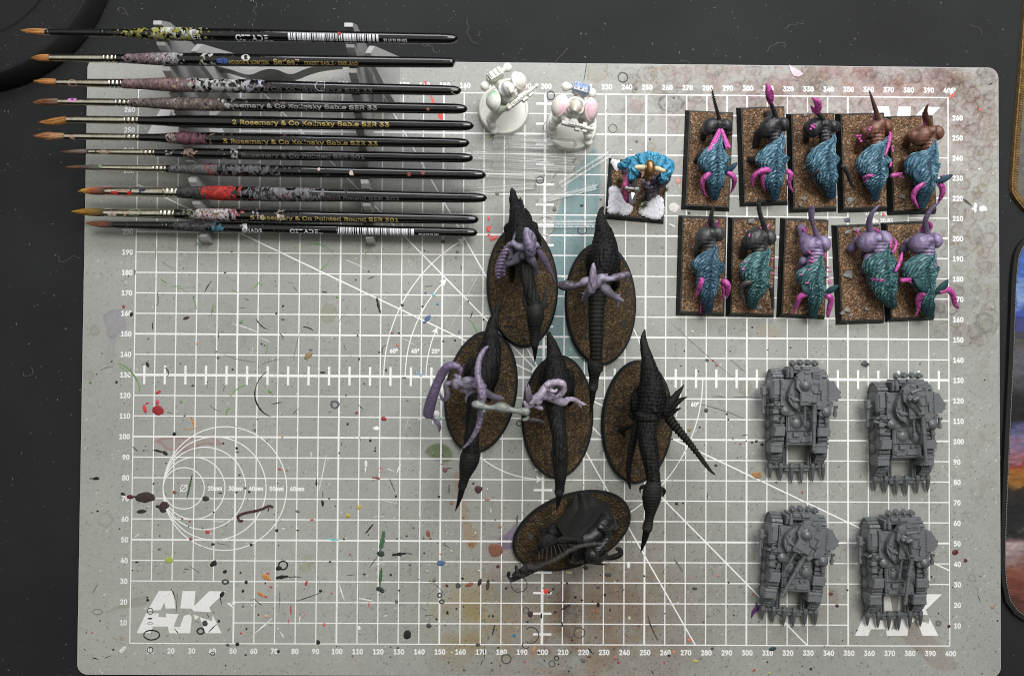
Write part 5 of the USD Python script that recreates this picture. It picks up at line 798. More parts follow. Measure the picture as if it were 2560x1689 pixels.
    tf = np.unique(np.r_[np.linspace(0, .95, 60), np.linspace(.95, 1, 16)])
    rd = np.interp(tf, ts, rad)
    from scipy.interpolate import PchipInterpolator
    rd = PchipInterpolator(ts, rad)(tf)
    add(br, 'handle', revolve_along(H_, E_, list(zip(Lf + tf * Lh_, rd)), 32), 'lacquer_black', 40)
    nv = CAM_P - (H_ + ax * Le * .5); nv -= ax * (nv @ ax); nv /= np.linalg.norm(nv); lat = np.cross(nv, ax)
    if lat[1] < 0: lat = -lat
    def on(s, vv, lift=.05):
        R = RAD(s) + lift; vv = np.clip(vv, -R * .985, R * .985)
        return H_ + ax * np.asarray(s)[:, None] + lat * np.asarray(vv)[:, None] + nv * np.sqrt(R * R - vv * vv)[:, None]
    def s_of(pxx): return (pxx - hj[0]) / (en[0] - hj[0]) * Le
    # crusted paint: ragged patches of a sleeve
    if CRUST[bi]:
        nu, nw = 420, 44; U, Wd = np.meshgrid(np.linspace(0, .55, nu), np.arange(nw), indexing='ij'); a = Wd * 2 * np.pi / nw
        best, colr = np.zeros(U.shape), np.zeros(U.shape + (3,)) + .1
        for k, (u0, u1, c, dens) in enumerate(CRUST[bi]):
            n = fbm(np.stack([U * Lh_ * .9, np.cos(a) * 2.2, np.sin(a) * 2.2], -1) + k * 9.1 + bi * 3.3, 4, bi * 7 + k)
            fall = np.clip(np.minimum((U - u0) / (.25 * (u1 - u0)), (u1 - U) / (.25 * (u1 - u0))), -1, 1)
            sc = n + (dens - .5) * .55 + .2 * (fall - 1) - .47; m = sc > np.maximum(best, 0); best = np.where(m, sc, best)
            n2c = noise(np.stack([U * Lh_ * 2.5, np.cos(a) * 3, np.sin(a) * 3], -1), k + 50); lowc = fbm(np.stack([U * Lh_ * .6, np.cos(a) * 1.2, np.sin(a) * 1.2], -1), 3, k + 70); colr[m] = (np.array(c) * ((.25 + .95 * lowc) * np.where(n2c > .68, .35, 1.0) * np.where(n2c < .2, 1.5, 1.0))[..., None])[m]
        s = Lf + U * Lh_; R = RAD(s) + .04 + .28 * np.clip(best, 0, .5) + .05 * noise(np.stack([U * 300, a * 6, 0 * U], -1), 3)
        b3 = np.cross(ax, lat); pos = H_ + ax * s[..., None] + (lat * np.cos(a)[..., None] + b3 * np.sin(a)[..., None]) * R[..., None]
        i, j = np.meshgrid(np.arange(nu - 1), np.arange(nw), indexing='ij'); okm = (best > 0); jn = (j + 1) % nw
        ok4 = okm[i, j].astype(int) + okm[i + 1, j] + okm[i, jn] + okm[i + 1, jn] >= 3
        q = np.stack([i * nw + j, i * nw + jn, (i + 1) * nw + jn, (i + 1) * nw + j], -1)[ok4]; us, inv = np.unique(q, return_inverse=True); q = inv.reshape(-1, 4)
        vv, ff = pos.reshape(-1, 3)[us], q
        tri = np.vstack([ff[:, [0, 1, 2]], ff[:, [0, 2, 3]]]); fn = np.cross(vv[tri[:, 1]] - vv[tri[:, 0]], vv[tri[:, 2]] - vv[tri[:, 0]]); cc = vv[tri].mean(1) - H_; cc -= np.outer(cc @ ax, ax)
        if (np.einsum('ij,ij->i', fn, cc)).mean() < 0: tri = tri[:, ::-1]
        if len(us): add(br, 'paint_crust', (vv, tri), 'crust', True, np.clip(colr.reshape(-1, 3)[us], .004, .75))
    for (s_, x0, x1, dy, m_, h) in TXT[bi]:
        s0, s1 = s_of(x0), s_of(x1)
        if s_ == 'BAR':
            bars, dark, s = [], [], s0; n = 24
            ss = np.linspace(s0, s1, n); hv = h / 2
            vv = np.linspace(-hv, hv, 7) - dy * px
            G = on(np.repeat(ss, 7), np.tile(vv, n), .04).reshape(n, 7, 3); i, j = np.meshgrid(np.arange(n - 1), np.arange(6), indexing='ij')
            def patch(a0, a1, lift):
                g = on(np.repeat([a0, a1], 7), np.tile(vv, 2), lift); jj = np.arange(6); return g, np.vstack([np.c_[jj, jj + 7, jj + 8], np.c_[jj, jj + 8, jj + 1]])
            add(br, 'barcode_label', join(*[patch(a, b, .04) for a, b in zip(ss[:-1], ss[1:])]), 'print_white_ink')
            while s < s1 - 1.2:
                w = r_.choice([.22, .4, .62]); dark.append(patch(s, s + w, .075)); s += w + r_.choice([.3, .5, .95])
            add(br, 'barcode_lines', join(*dark), 'lacquer_black')
            continue
        v, f = text(s_, 1.0, 1.0); w0, w1 = v[:, 0].min(), v[:, 0].max()
        s = s0 + (v[:, 0] - w0) / (w1 - w0) * (s1 - s0); vv = (v[:, 1] - .5) * h * .85 - dy * px
        pts_ = on(s, vv, .07); keep = f
        fn = np.cross(pts_[f[:, 1]] - pts_[f[:, 0]], pts_[f[:, 2]] - pts_[f[:, 0]])
        if (fn @ nv).mean() < 0: keep = f[:, ::-1]
        add(br, 'lettering', (pts_, keep), m_)
    # odd flecks of paint
    def fleck(pxx, dy, rx, ry, c, part='paint_fleck'):
        b = blob(0, 0, rx, ry, 0, .35, int(pxx), 14); v, f = sheet(b, 0)
        s = s_of(pxx) + v[:, 0]; R = np.where(s < Lf, np.interp(s, [p[0] for p in fp], [p[1] for p in fp]), RAD(s)) + .1; vy = np.clip(v[:, 1] - dy * px, -R * .95, R * .95)
        p3 = H_ + ax * s[:, None] + lat * vy[:, None] + nv * np.sqrt(R * R - vy * vy)[:, None]
        c_ = p3.mean(0) + nv * .06; n = len(b); p3 = np.vstack([p3[:n], c_]); i = np.arange(n); ff = np.c_[i, (i + 1) % n, np.full(n, n)]
        fn = np.cross(p3[ff[:, 1]] - p3[ff[:, 0]], p3[ff[:, 2]] - p3[ff[:, 0]]); ff = ff[:, ::-1] if (fn @ nv).mean() < 0 else ff
        add(br, part, (p3, ff), 'crust', True, np.tile(c, (len(p3), 1)))
    FL = {0: [(118, 0, 1.0, 1.4, (.55, .55, .6)), (850, -8, .8, .7, (.3, .05, .04))], 2: [(185, 1, 1.9, 1.5, (.5, .33, .25)), (1140, 4, 1.9, .9, (.6, .52, .36)), (803, -6, 2.2, 2.6, (.42, .43, .52))], 3: [(185, -5, 2.0, .9, (.65, .2, .6)), (1071, 2, .7, .6, (.3, .12, .06))], 5: [(184, 2, 1.2, .9, (.5, .28, .2))],
          6: [(232, 0, 2.6, 1.1, (.06, .045, .04)), (262, 0, 2.5, .9, (.3, .22, .16))], 7: [(248, -4, 1.6, .9, (.2, .4, .12)), (222, 0, 3.4, 1.3, (.05, .05, .045)), (880, 2, 1.1, 1.3, (.6, .52, .45)), (1024, 2, .9, 1.0, (.25, .06, .05)), (1058, -2, .9, .8, (.25, .06, .05)), (800, -6, .7, .7, (.5, .4, .38))],
          8: [(273, -1, 2.0, 2.0, (.6, .03, .02)), (310, 4, 4.8, 1.3, (.6, .03, .02)), (343, -2, 2.8, 1.7, (.025, .03, .06)), (250, 2, 2.4, 2.0, (.12, .03, .03)), (362, -5, 1.2, .9, (.02, .025, .05))], 9: [(272, -1, 2.4, 2.0, (.36, .36, .22)), (300, 3, 3.4, 1.5, (.46, .36, .24)), (340, -2, 3.0, 1.6, (.22, .24, .14)), (285, 4, 2.0, 1.0, (.5, .46, .4)), (660, 5, 1.0, 1.4, (.55, .45, .32))], 10: [(300, 0, 4.5, 1.6, (.04, .035, .035))], 1: [(560, 3, 2.6, 1.2, (.05, .09, .26)), (618, -6, 2.0, 1.2, (.5, .5, .46))], 4: []}
    for a_ in FL.get(bi, []): fleck(*a_)

# ------------------------------------------------------------------ clear rods
look('clear_acrylic', {'t': ('transparent_bsdf', {'color': (.985, .985, .985)}), 'g': ('glass_bsdf', {'color': (.99, .99, .99), 'roughness': .01, 'IOR': 1.49}), 'm': ('mix_closure', {'fac': .02}),
     'gl': ('glossy_bsdf', {'color': (1, 1, 1), 'roughness': .24}), 'fr': ('fresnel', {'IOR': 1.3}), 'fa': ('math', {'math_type': 'multiply_add', 'value2': .6, 'value3': .06}), 'm2': ('mix_closure', {})},
     [('t.BSDF', 'm.closure1'), ('g.BSDF', 'm.closure2'), ('fr.fac', 'fa.value1'), ('fa.value', 'm2.fac'), ('m.closure', 'm2.closure1'), ('gl.BSDF', 'm2.closure2')], 'm2.closure')
ZQ = view(1140, 330, 6.2553)
RODS = [((600, 137), (1850, 200), 178, 'thickest clear rod, touching the right white figurine base'), ((262, 340), (1850, 428), 150, 'long clear rod, second from the top of the parallel bunch'), ((585, 497), (1862, 560), 112, 'clear rod third down in the parallel bunch, level with its neighbours at the right end'),
        ((80, 605), (1370, 675), 135, 'clear rod whose right end stops by the small dark paint ring'), ((-60, 935), (1245, 832), 108, 'clear rod slanting up to the right just above the leftmost dark tail'), ((1600, 800), (2400, 300), 52, 'steep slanting clear rod left of the horned warrior, upper of two'),
        ((1640, 855), (2440, 352), 48, 'steep slanting clear rod left of the horned warrior, lower of two'), ((1290, 1075), (2215, 840), 98, 'short clear rod slanting across the teal wash'), ((1150, 1425), (2200, 1420), 130, 'level clear rod between the two rearmost dark tails')]
for a, b, w, lab in RODS:
    r = w / 6.2553 / 5.12 / 2; A_, B_ = ZQ(a[0], a[1], r + .1), ZQ(b[0], b[1], r + .1)
    rd = thing('clear_rod', lab, 'plastic rod', tuple((A_ + B_) / 2), 'clear plastic rods lying on the mat')
    add(rd, 'rod', revolve_along(A_, B_, [(0, r * .9), (.12, r), (np.linalg.norm(B_ - A_) - .12, r), (np.linalg.norm(B_ - A_), r * .9)], 28), 'clear_acrylic', 40)
# ------------------------------------------------------------------ wargame beasts on oblong bases
plain('base_black', (.012, .013, .011), .45, .22, bump=.3, vary=.3)
painted('sand', .85, .1, .6, 2500.); painted('miniature_paint', .34, .42, .5, 2400., vary=.25); painted('fur_paint', .55, .22, .25, 2600.); painted('matt_primer', .55, .09, .7, 2600., vary=.3)
plain('slate_chip', (.17, .17, .16), .5, .4, bump=.6, bscale=1200., vary=.3)
PINK = (.50, .085, .33)
def sand_top(outline_in, z, cols, seed, ctr, R2, hx, hy, step=.42, amp=.55):
    """a bed of grit: grid cut to an outline; ctr, R2 give its place, hx, hy its half size, outline_in tests local points"""
    xs, ys = np.arange(-hx, hx + .01, step), np.arange(-hy, hy + .01, step); X, Y = np.meshgrid(xs, ys, indexing='ij'); r = np.random.default_rng(seed)
    ins = outline_in(X, Y); h = z + amp * r.random(X.shape) ** 1.3 + .5 * (fbm(np.stack([X * .18, Y * .18, 0 * X + seed], -1), 3, seed) - .5)
    k = len(ys); i, j = np.meshgrid(np.arange(len(xs) - 1), np.arange(k - 1), indexing='ij'); ok = ins[:-1, :-1] & ins[1:, :-1] & ins[:-1, 1:] & ins[1:, 1:]
    q = np.stack([i * k + j, (i + 1) * k + j, (i + 1) * k + j + 1, i * k + j + 1], -1)[ok]; us, inv = np.unique(q, return_inverse=True); q = inv.reshape(-1, 4)
    jx, jy = X + r.uniform(-.15, .15, X.shape), Y + r.uniform(-.15, .15, X.shape)
    w = np.stack([ctr[0] + R2[0][0] * jx + R2[0][1] * jy, ctr[1] + R2[1][0] * jx + R2[1][1] * jy, h], -1).reshape(-1, 3)[us]
    pick = r.choice(len(cols), size=X.shape, p=[.42, .33, .18, .07]); c = np.array(cols)[pick] * (.6 + .8 * fbm(np.stack([X * .2, Y * .2, 0 * X + 3], -1), 3, seed + 1))[..., None] * r.uniform(.7, 1.3, X.shape)[..., None]
    return (w, q), c.reshape(-1, 3)[us]
BROWN = [(.09, .06, .04), (.165, .095, .052), (.29, .175, .10), (.46, .34, .23)]
def chip(px, py, z, s, seed, V):
    p = V(px, py, z); r = np.random.default_rng(seed); n = 9
    pts = r.normal(0, 1, (n, 3)) * [1, 1, .45]; pts /= np.abs(pts).max(0)
    return hull(p + pts * [s, s * r.uniform(.6, 1), .7])
V4, V5, V6, V7 = view(1680, 180, 4.127), view(2060, 180, 4.127), view(1670, 500, 4.751), view(2040, 500, 4.751)
def tubes_part(parent, name, lines, mat, col, V, sides=9, flat=1., smooth=True, dots=0):
    """horns, spurs, blades: each its own part"""
    for pts, rr in lines:
        p = [V(*q) for q in pts]; m = tube(p, rr if len(rr) == len(p) else np.linspace(rr[0], rr[-1], len(p)), sides, n=max(8, 5 * len(p)), flat=flat)
        v, f = m; c = np.tile(np.array(col), (len(v), 1)); u = noise(v * 1.3, 3)[:, None]; c = c * (.55 + .8 * u) 
        if dots:
            r = np.random.default_rng(int(pts[0][0])); c = c * np.where(noise(v * 2.1, 8)[:, None] > .64, .3, 1)
        add(parent, name, (v, f), mat, True, np.clip(c, 0, .9))
def mane_mesh(pts, V, cols, seed, grooves=26):
    """shaggy mane: a swept body whose surface is combed into locks running outward from the ridge"""
    pr = np.array([np.r_[V(x, y, z), w] for x, y, z, w in pts]); s0 = 4.127 if V in (V4, V5) else 4.751
    pr[1:3, 3] *= np.array([.72, .86]); pr[:, 3] = pr[:, 3] / s0 / 5.1 * (1 - pr[:, 2] / CAM_P[2])
    ns, na = 120, 84
    q = spline(pr, ns); c, w = q[:, :3], np.maximum(q[:, 3], .25); t = np.gradient(c, axis=0); t /= np.linalg.norm(t, axis=1, keepdims=True)
    sd = np.cross(t, [0, 0, 1.]); sd /= np.linalg.norm(sd, axis=1, keepdims=True); up = np.cross(sd, t)
    hv = np.minimum(w * .85, 5.2); cc = c - up * hv[:, None]
    a = np.linspace(-np.pi, np.pi, na, endpoint=False); S = np.linspace(0, 1, ns)[:, None]; A = a[None]
    arc = np.abs(A) * (.45 + .55 * (w[:, None] / w.max())); L = np.linalg.norm(np.diff(c, axis=0), axis=1).sum()
    base3 = np.stack([S * L * .35 + 0 * A, np.cos(A) * 2 + 0 * S, np.sin(A) * 2 + 0 * S], -1)
    wob = fbm(base3 + seed, 3, seed) - .5
    ph = (S * L * .55 - arc * 2.0 * w.max() * .28 + wob * 2.6)          # distance across the locks
    lane = np.floor(ph); fr = ph - lane
    along = arc * 2.4 + lane * .618 % 1.0 + wob
    lock = np.sin(np.pi * fr) ** .7 * (.55 + .45 * np.abs(np.sin(np.pi * along * .9)))
    lock2 = np.abs(np.sin(np.pi * (ph * 2.3 + wob * 2 + 3 * np.sin(arc * 3)))) * .3
    ridge = np.exp(-(A / .10) ** 2)
    hgt = (lock + lock2) * (.35 + .65 * np.clip(w[:, None] / 4, .2, 1)) * .95
    head = np.clip((S - .72) / .2, 0, 1); hgt = hgt * (1 - .5 * head)
    rr = 1 + 0 * hgt
    V3 = cc[:, None] + sd[:, None] * ((w[:, None] + hgt - .3) * np.sin(A))[..., None] + up[:, None] * ((hv[:, None] + hgt - .3 + .35 * ridge) * np.cos(A))[..., None]
    k = np.clip((lock + lock2) * .9 * (.38 + .95 * fbm(base3 * 1.7 + 5, 3, seed + 2)), 0, 1.2) * (1 - .5 * head) * (1 - .6 * ridge)
    col = np.stack([np.interp(k, [0, .35, .7, 1.1], [x[m] for x in cols]) for m in range(3)], -1)
    v = V3.reshape(-1, 3); col = col.reshape(-1, 3)
    i, j = np.meshgrid(np.arange(ns - 1), np.arange(na), indexing='ij'); qd = np.stack([i * na + j, i * na + (j + 1) % na, (i + 1) * na + (j + 1) % na, (i + 1) * na + j], -1).reshape(-1, 4)
    v = np.vstack([v, cc[:1] - t[:1] * w[0] * .4, cc[-1:] + t[-1:] * w[-1] * .35]); col = np.vstack([col, col[:1], np.array([cols[0]])]); jj = np.arange(na); n = len(v)
    f = np.vstack([qd[:, [0, 1, 2]], qd[:, [0, 2, 3]], np.c_[(jj + 1) % na, jj, np.full(na, n - 2)], np.c_[(ns - 1) * na + jj, (ns - 1) * na + (jj + 1) % na, np.full(na, n - 1)]])
    tm = trimesh.Trimesh(v, f, process=False)
    return (v, f if tm.volume > 0 else f[:, ::-1]), col
BLUE = [(.007, .014, .02), (.022, .058, .09), (.06, .155, .22), (.33, .52, .60)]
TEAL = [(.006, .014, .016), (.018, .055, .062), (.05, .135, .145), (.27, .45, .44)]
SLATE, BRN, DGY, PUR = (.026, .026, .029), (.125, .056, .036), (.042, .044, .043), (.175, .14, .235)
BEASTS = [
 dict(V=V4, c=[(92, 1420), (590, 1442), (135, 395)], body=SLATE, mane=BLUE, label='beast figurine with a band of pink scales along its dark waist',
  tail=[(490, 500, 15, 1.2), (470, 420, 18, .95), (440, 310, 22, .7), (412, 170, 25, .22)], rump=[(395, 560, 13, 5.0), (555, 552, 13, 4.4), (475, 545, 14, 4.6)], spine=[(475, 560, 14, 4.4), (490, 660, 13.5, 3.2), (470, 800, 13, 4.6)],
  m=[(505, 640, 16.8, 8), (492, 720, 17.3, 50), (468, 800, 17.8, 112), (465, 880, 17.8, 158), (470, 960, 17, 140), (475, 1030, 16, 95), (470, 1100, 15, 90), (462, 1180, 13, 80), (450, 1250, 11, 58), (446, 1298, 9, 34)],
  legs=[[(385, 570, 12, 3.4), (330, 605, 9, 2.0), (320, 665, 5, 1.5)], [(340, 830, 10, 2.6), (290, 865, 7.5, 1.5), (268, 895, 5, 1.5)], [(560, 575, 11, 3), (590, 610, 6, 1.6)]],
  horns=[([(385, 1050, 15), (325, 1105, 15), (312, 1190, 12), (362, 1282, 9)], [1.3, 1.3, 1.0, .2]), ([(575, 1042, 15), (632, 1080, 15), (640, 1160, 12), (603, 1252, 9)], [1.3, 1.3, 1.0, .2])],
  ears=[([(392, 1045, 15), (335, 980, 16.5), (310, 1020, 15)], [1.1, 1.6, .5]), ([(560, 1035, 15), (615, 985, 16.5), (675, 936, 17.5)], [1.0, 1.5, .3])], scales=[(488, 600, 400, 800, 70), (515, 600, 578, 765, 40)], chips=[(270, 1000, .9), (300, 1245, 1.5)]),
 dict(V=V4, c=[(695, 1392), (1195, 1375), (660, 370)], body=SLATE, mane=BLUE, label='beast figurine with three curling pink horns and a pink blade on its tail',
  tail=[(1075, 480, 15, 1.3), (1045, 385, 19, 1.1), (1015, 315, 22, .8)], rump=[(1010, 565, 13, 6.2), (1140, 540, 13, 4.4), (1075, 525, 14, 4.6)], spine=[(1070, 560, 14, 4.6), (1065, 680, 13.5, 3.6), (1075, 800, 13, 4.6)],
  m=[(1140, 628, 17, 10), (1130, 720, 17.8, 66), (1085, 800, 18.2, 122), (1075, 870, 18.2, 162), (1075, 940, 17.5, 150), (1075, 1010, 16.5, 115), (1075, 1080, 15.5, 108), (1075, 1150, 14, 100), (1068, 1230, 11.5, 66), (1058, 1300, 9, 40)],
  legs=[[(965, 600, 12, 3.8), (890, 640, 9, 2.0), (868, 740, 5, 1.9)], [(940, 850, 10, 2.6), (870, 900, 8, 1.7), (818, 905, 5, 1.5)], [(1040, 480, 10, 2), (995, 435, 6, 2.0)]],
  horns=[([(1015, 1020, 15), (930, 1018, 16), (860, 1060, 15), (828, 1120, 13), (842, 1188, 11)], [1.4, 1.4, 1.2, .9, .2]), ([(990, 1035, 13), (940, 1080, 13), (940, 1150, 11), (965, 1232, 9)], [1.3, 1.2, 1.0, .2]), ([(1185, 1025, 14), (1225, 1060, 14), (1208, 1130, 12), (1220, 1190, 10), (1248, 1240, 9)], [1.3, 1.3, 1.1, .8, .2]),
   ([(1015, 318, 22), (1008, 240, 25), (972, 112, 29)], [1.1, 1.9, .2]), ([(1005, 270, 24), (965, 185, 26)], [1.0, .2])], chips=[(800, 930, .8)]),
 dict(V=V4, c=[(1200, 1455), (1695, 1442), (1175, 435)], body=SLATE, mane=BLUE, label='beast figurine with dark curved horns and a pink pincer at its tail',
  tail=[(1565, 510, 15, 1.3), (1530, 450, 18, 1.1), (1490, 420, 20, .9)], rump=[(1470, 570, 13, 5.8), (1655, 560, 12, 4.0), (1570, 545, 14, 4.6)], spine=[(1570, 570, 14, 4.6), (1585, 660, 13.5, 3.4), (1600, 800, 13, 4.4)],
  m=[(1670, 638, 17, 10), (1665, 720, 17.5, 56), (1620, 790, 18, 112), (1605, 870, 18, 156), (1610, 950, 17.5, 150), (1620, 1020, 16.5, 122), (1640, 1090, 15, 106), (1645, 1150, 13.5, 90), (1640, 1210, 11.5, 60), (1640, 1275, 9, 44)],
  legs=[[(1425, 580, 12, 3.6), (1390, 615, 8, 1.9), (1383, 690, 5, 1.5)], [(1450, 820, 10, 2.4), (1420, 860, 7, 1.6), (1415, 880, 5, 1.5)], [(1690, 560, 9, 2.4), (1700, 590, 5, 1.4)]],
  dark=[([(1565, 1003, 15), (1500, 1020, 15), (1448, 1080, 13), (1478, 1150, 11), (1515, 1235, 8)], [1.2, 1.2, .9, .7, .5]), ([(1755, 965, 14), (1795, 1015, 13), (1830, 1110, 10), (1880, 1190, 7)], [1.2, 1.0, .8, .6])],
  horns=[([(1488, 424, 20), (1508, 345, 23), (1438, 262, 26)], [1.3, 1.7, .2]), ([(1470, 405, 20), (1430, 345, 22)], [1.2, .2]), ([(1420, 520, 12), (1415, 465, 14)], [.5, .15])], dots=[(1430, 590), (1450, 565), (1470, 545), (1440, 555), (1465, 575), (1705, 575), (1700, 598)], chips=[(1305, 500, 1.8), (1385, 445, 1.6), (1365, 990, 1.6), (1375, 1320, 2.2), (1320, 1370, 1.3)]),
 dict(V=V5, c=[(143, 1455), (645, 1440), (110, 432)], body=BRN, mane=BLUE, label='brown beast figurine with forked pink antlers and a straight spiny tail',
  tail=[(570, 520, 15, 1.7), (535, 400, 19, 1.2), (500, 290, 23, .8), (463, 185, 26, .2)], rump=[(520, 585, 13, 5.8), (628, 560, 13, 4.8), (570, 545, 14, 5)], spine=[(570, 570, 14, 5), (548, 700, 13.5, 3.5), (560, 830, 13, 4.6)],
  m=[(655, 668, 17, 10), (640, 740, 17.6, 60), (582, 820, 18, 125), (570, 900, 18, 165), (565, 970, 17.5, 150), (575, 1040, 16.5, 125), (570, 1110, 15.5, 110), (560, 1170, 14, 95), (545, 1240, 11.5, 65), (530, 1315, 9, 30)],
  legs=[[(440, 620, 12, 3.2), (385, 690, 9, 2.1), (345, 790, 5, 1.7)], [(410, 880, 10, 2.6), (385, 970, 8, 1.6), (385, 1055, 5, 1.7)]],
  horns=[([(680, 620, 15), (672, 720, 17.5), (650, 800, 18), (628, 872, 18)], [.4, 1.0, .8, .6]), ([(700, 765, 17), (710, 830, 17)], [.5, .3]), ([(695, 930, 17), (680, 980, 17.5)], [.6, .5]), ([(530, 1060, 15), (460, 1070, 15), (400, 1088, 14)], [1.1, .9, .2]), ([(470, 1065, 15), (418, 1138, 13)], [.8, .2]), ([(690, 1070, 15), (760, 1058, 15), (810, 1038, 14)], [1.1, .9, .2]), ([(750, 1065, 15), (827, 1097, 13)], [.8, .2]), ([(520, 510, 14), (508, 440, 16)], [.6, .15])],
  dots=[(440, 600), (460, 580), (470, 600), (450, 560), (480, 575), (430, 575), (455, 620), (345, 660), (365, 690), (375, 660), (380, 715)], chips=[(280, 1330, 2.2), (430, 790, 1.3)]),
 dict(V=V5, c=[(650, 1480), (1148, 1465), (610, 460)], body=BRN, mane=BLUE, label='brown beast figurine with a crescent pair of pink horns and ribbed flank',
  tail=[(1100, 580, 15, 1.8), (1060, 470, 19, 1.3), (1048, 400, 23, 1.0), (1077, 332, 26, .3)], rump=[(1010, 655, 13, 6.0), (1160, 630, 13, 4.8), (1090, 615, 14, 5)], spine=[(1090, 640, 14, 5), (1082, 780, 13.5, 3.8), (1085, 900, 13, 4.6)],
  m=[(1145, 698, 17, 10), (1150, 780, 17.7, 56), (1120, 860, 18, 116), (1080, 930, 18, 166), (1085, 1000, 17.5, 155), (1095, 1070, 17, 120), (1090, 1140, 15.5, 105), (1070, 1220, 13.5, 86), (1040, 1300, 11, 66), (1013, 1380, 9, 42)],
  legs=[[(925, 660, 12, 3.4), (868, 685, 9, 2.0), (848, 740, 5, 1.8)], [(930, 890, 10, 2.6), (850, 905, 8, 1.8), (812, 980, 5, 1.7)]],
  horns=[([(1042, 1142, 14), (970, 1190, 14), (922, 1270, 12), (940, 1350, 10), (978, 1410, 8)], [1.3, 1.4, 1.2, .9, .2]), ([(1185, 1148, 14), (1222, 1200, 13), (1212, 1280, 11), (1172, 1348, 9)], [1.3, 1.4, 1.1, .2]), ([(1000, 1095, 15), (1082, 1075, 16)], [.3, .8]), ([(1240, 1060, 14), (1210, 1085, 14)], [.3, .7]), ([(1045, 560, 15), (1025, 480, 18), (1018, 415, 21)], [.5, .5, .15]), ([(1075, 500, 18), (1070, 430, 20)], [.7, .3]), ([(1100, 540, 16), (1105, 490, 17)], [.6, .2]), ([(895, 630, 11), (920, 580, 13)], [.5, .2])],
  ears=[([(1180, 1135, 15), (1250, 1098, 16.5), (1328, 1062, 17.5)], [1.0, 1.5, .3]), ([(1005, 1130, 15), (945, 1060, 16.5), (930, 1020, 16)], [1.0, 1.4, .5])], chips=[(1010, 560, 1.4), (820, 1280, 1.8), (780, 1290, 1.2)]),
 dict(V=V6, c=[(90, 1368), (668, 1382), (122, 182)], body=DGY, mane=[(.006, .011, .018), (.018, .04, .066), (.048, .11, .16), (.20, .34, .42)], label='dark beast figurine with thick drooping pink tusks and pink blades at the tail',
  tail=[(540, 340, 15, 1.4), (515, 250, 19, 1.3), (515, 180, 22, 1.1), (552, 60, 26, .2)], rump=[(440, 425, 14, 5.8), (590, 400, 14, 4.8), (520, 395, 14.5, 4.8)], spine=[(520, 420, 14.5, 4.8), (490, 560, 13.5, 3.5), (510, 700, 13, 4.6)],
  m=[(560, 520, 17, 10), (555, 600, 17.6, 62), (520, 680, 18, 142), (510, 750, 18, 186), (510, 820, 17.5, 180), (505, 890, 17, 142), (500, 970, 16, 122), (495, 1050, 15, 116), (490, 1130, 13.5, 96), (482, 1220, 11.5, 72), (480, 1310, 8.5, 50)],
  legs=[[(400, 480, 12, 3.2), (360, 560, 9, 2.0), (345, 640, 5, 1.6)], [(370, 800, 9, 2), (345, 850, 6, 1.6)]],
  horns=[([(408, 928, 15), (385, 1010, 14), (350, 1100, 11), (318, 1163, 9)], [1.5, 1.4, .9, .2]), ([(650, 955, 13), (708, 1005, 14), (712, 1090, 12), (690, 1165, 10)], [1.5, 1.4, 1.1, .4]), ([(650, 975, 12), (668, 1070, 11), (622, 1192, 8)], [1.3, 1.1, .2]), ([(398, 1200, 7), (385, 1338, 5)], [.8, .3]), ([(470, 325, 15), (485, 205, 20)], [1.0, .15]), ([(538, 310, 16), (533, 215, 20)], [.9, .15]), ([(590, 320, 15), (612, 205, 19)], [.9, .15]), ([(520, 205, 21), (530, 150, 23)], [.8, .2])], chips=[(600, 255, 1.6)]),
 dict(V=V6, c=[(682, 1385), (1255, 1398), (708, 200)], body=DGY, mane=TEAL, label='dark beast figurine with grey horns, knobbly dark tail and tiny pink thorns',
  tail=[(1160, 380, 15, 1.5), (1130, 270, 19, 1.3), (1095, 170, 23, 1.1), (1078, 60, 26, 1.1), (1090, -28, 28, .9)], rump=[(1030, 455, 14, 6.4), (1200, 440, 13, 5.0), (1120, 430, 14.5, 5)], spine=[(1120, 450, 14.5, 5), (1085, 600, 13.5, 3.7), (1090, 740, 13, 4.8)],
  m=[(1190, 558, 17, 10), (1180, 640, 17.7, 72), (1112, 720, 18, 150), (1090, 800, 18, 182), (1085, 870, 17.5, 172), (1095, 940, 17, 132), (1085, 1020, 16, 122), (1060, 1090, 14.5, 106), (1030, 1160, 13, 78), (1003, 1262, 9.5, 48)],
  legs=[[(950, 500, 12, 3.4), (910, 560, 9, 2.2), (885, 640, 5, 2.1)], [(920, 830, 9, 2), (885, 880, 5.5, 1.7)]],
  dark=[([(990, 985, 15), (920, 988, 15), (865, 1050, 13), (880, 1140, 11), (897, 1240, 8)], [1.4, 1.4, 1.1, .9, .5]), ([(1220, 1020, 14), (1235, 1120, 11), (1245, 1285, 7)], [1.3, 1.0, .8])],
  thorns=[(930, 735, 905, 735), (1030, 715, 1030, 740), (905, 820, 870, 822), (1040, 795, 1040, 812), (1225, 690, 1262, 700), (1270, 800, 1302, 800), (1230, 870, 1262, 875), (960, 435, 970, 395), (1100, 340, 1110, 300), (1180, 330, 1190, 285)], chips=[(990, 250, 1.6), (930, 365, 1.6), (1095, 1270, 1.7)]),
 dict(V=V6, c=[(1283, 1395), (1858, 1416), (1330, 210)], body=PUR, mane=TEAL, label='purple beast figurine with one hind leg raised and rows of pink thorns',
  tail=[(1790, 500, 15, 1.7), (1750, 370, 18, 1.3), (1710, 250, 22, 1.1), (1705, 140, 25, 1.6), (1722, 65, 28, .4)], rump=[(1680, 535, 14, 5.6), (1840, 520, 13, 5.2), (1760, 525, 14.5, 5)], spine=[(1760, 540, 14.5, 5), (1750, 650, 14.5, 4.2), (1740, 790, 14, 5)],
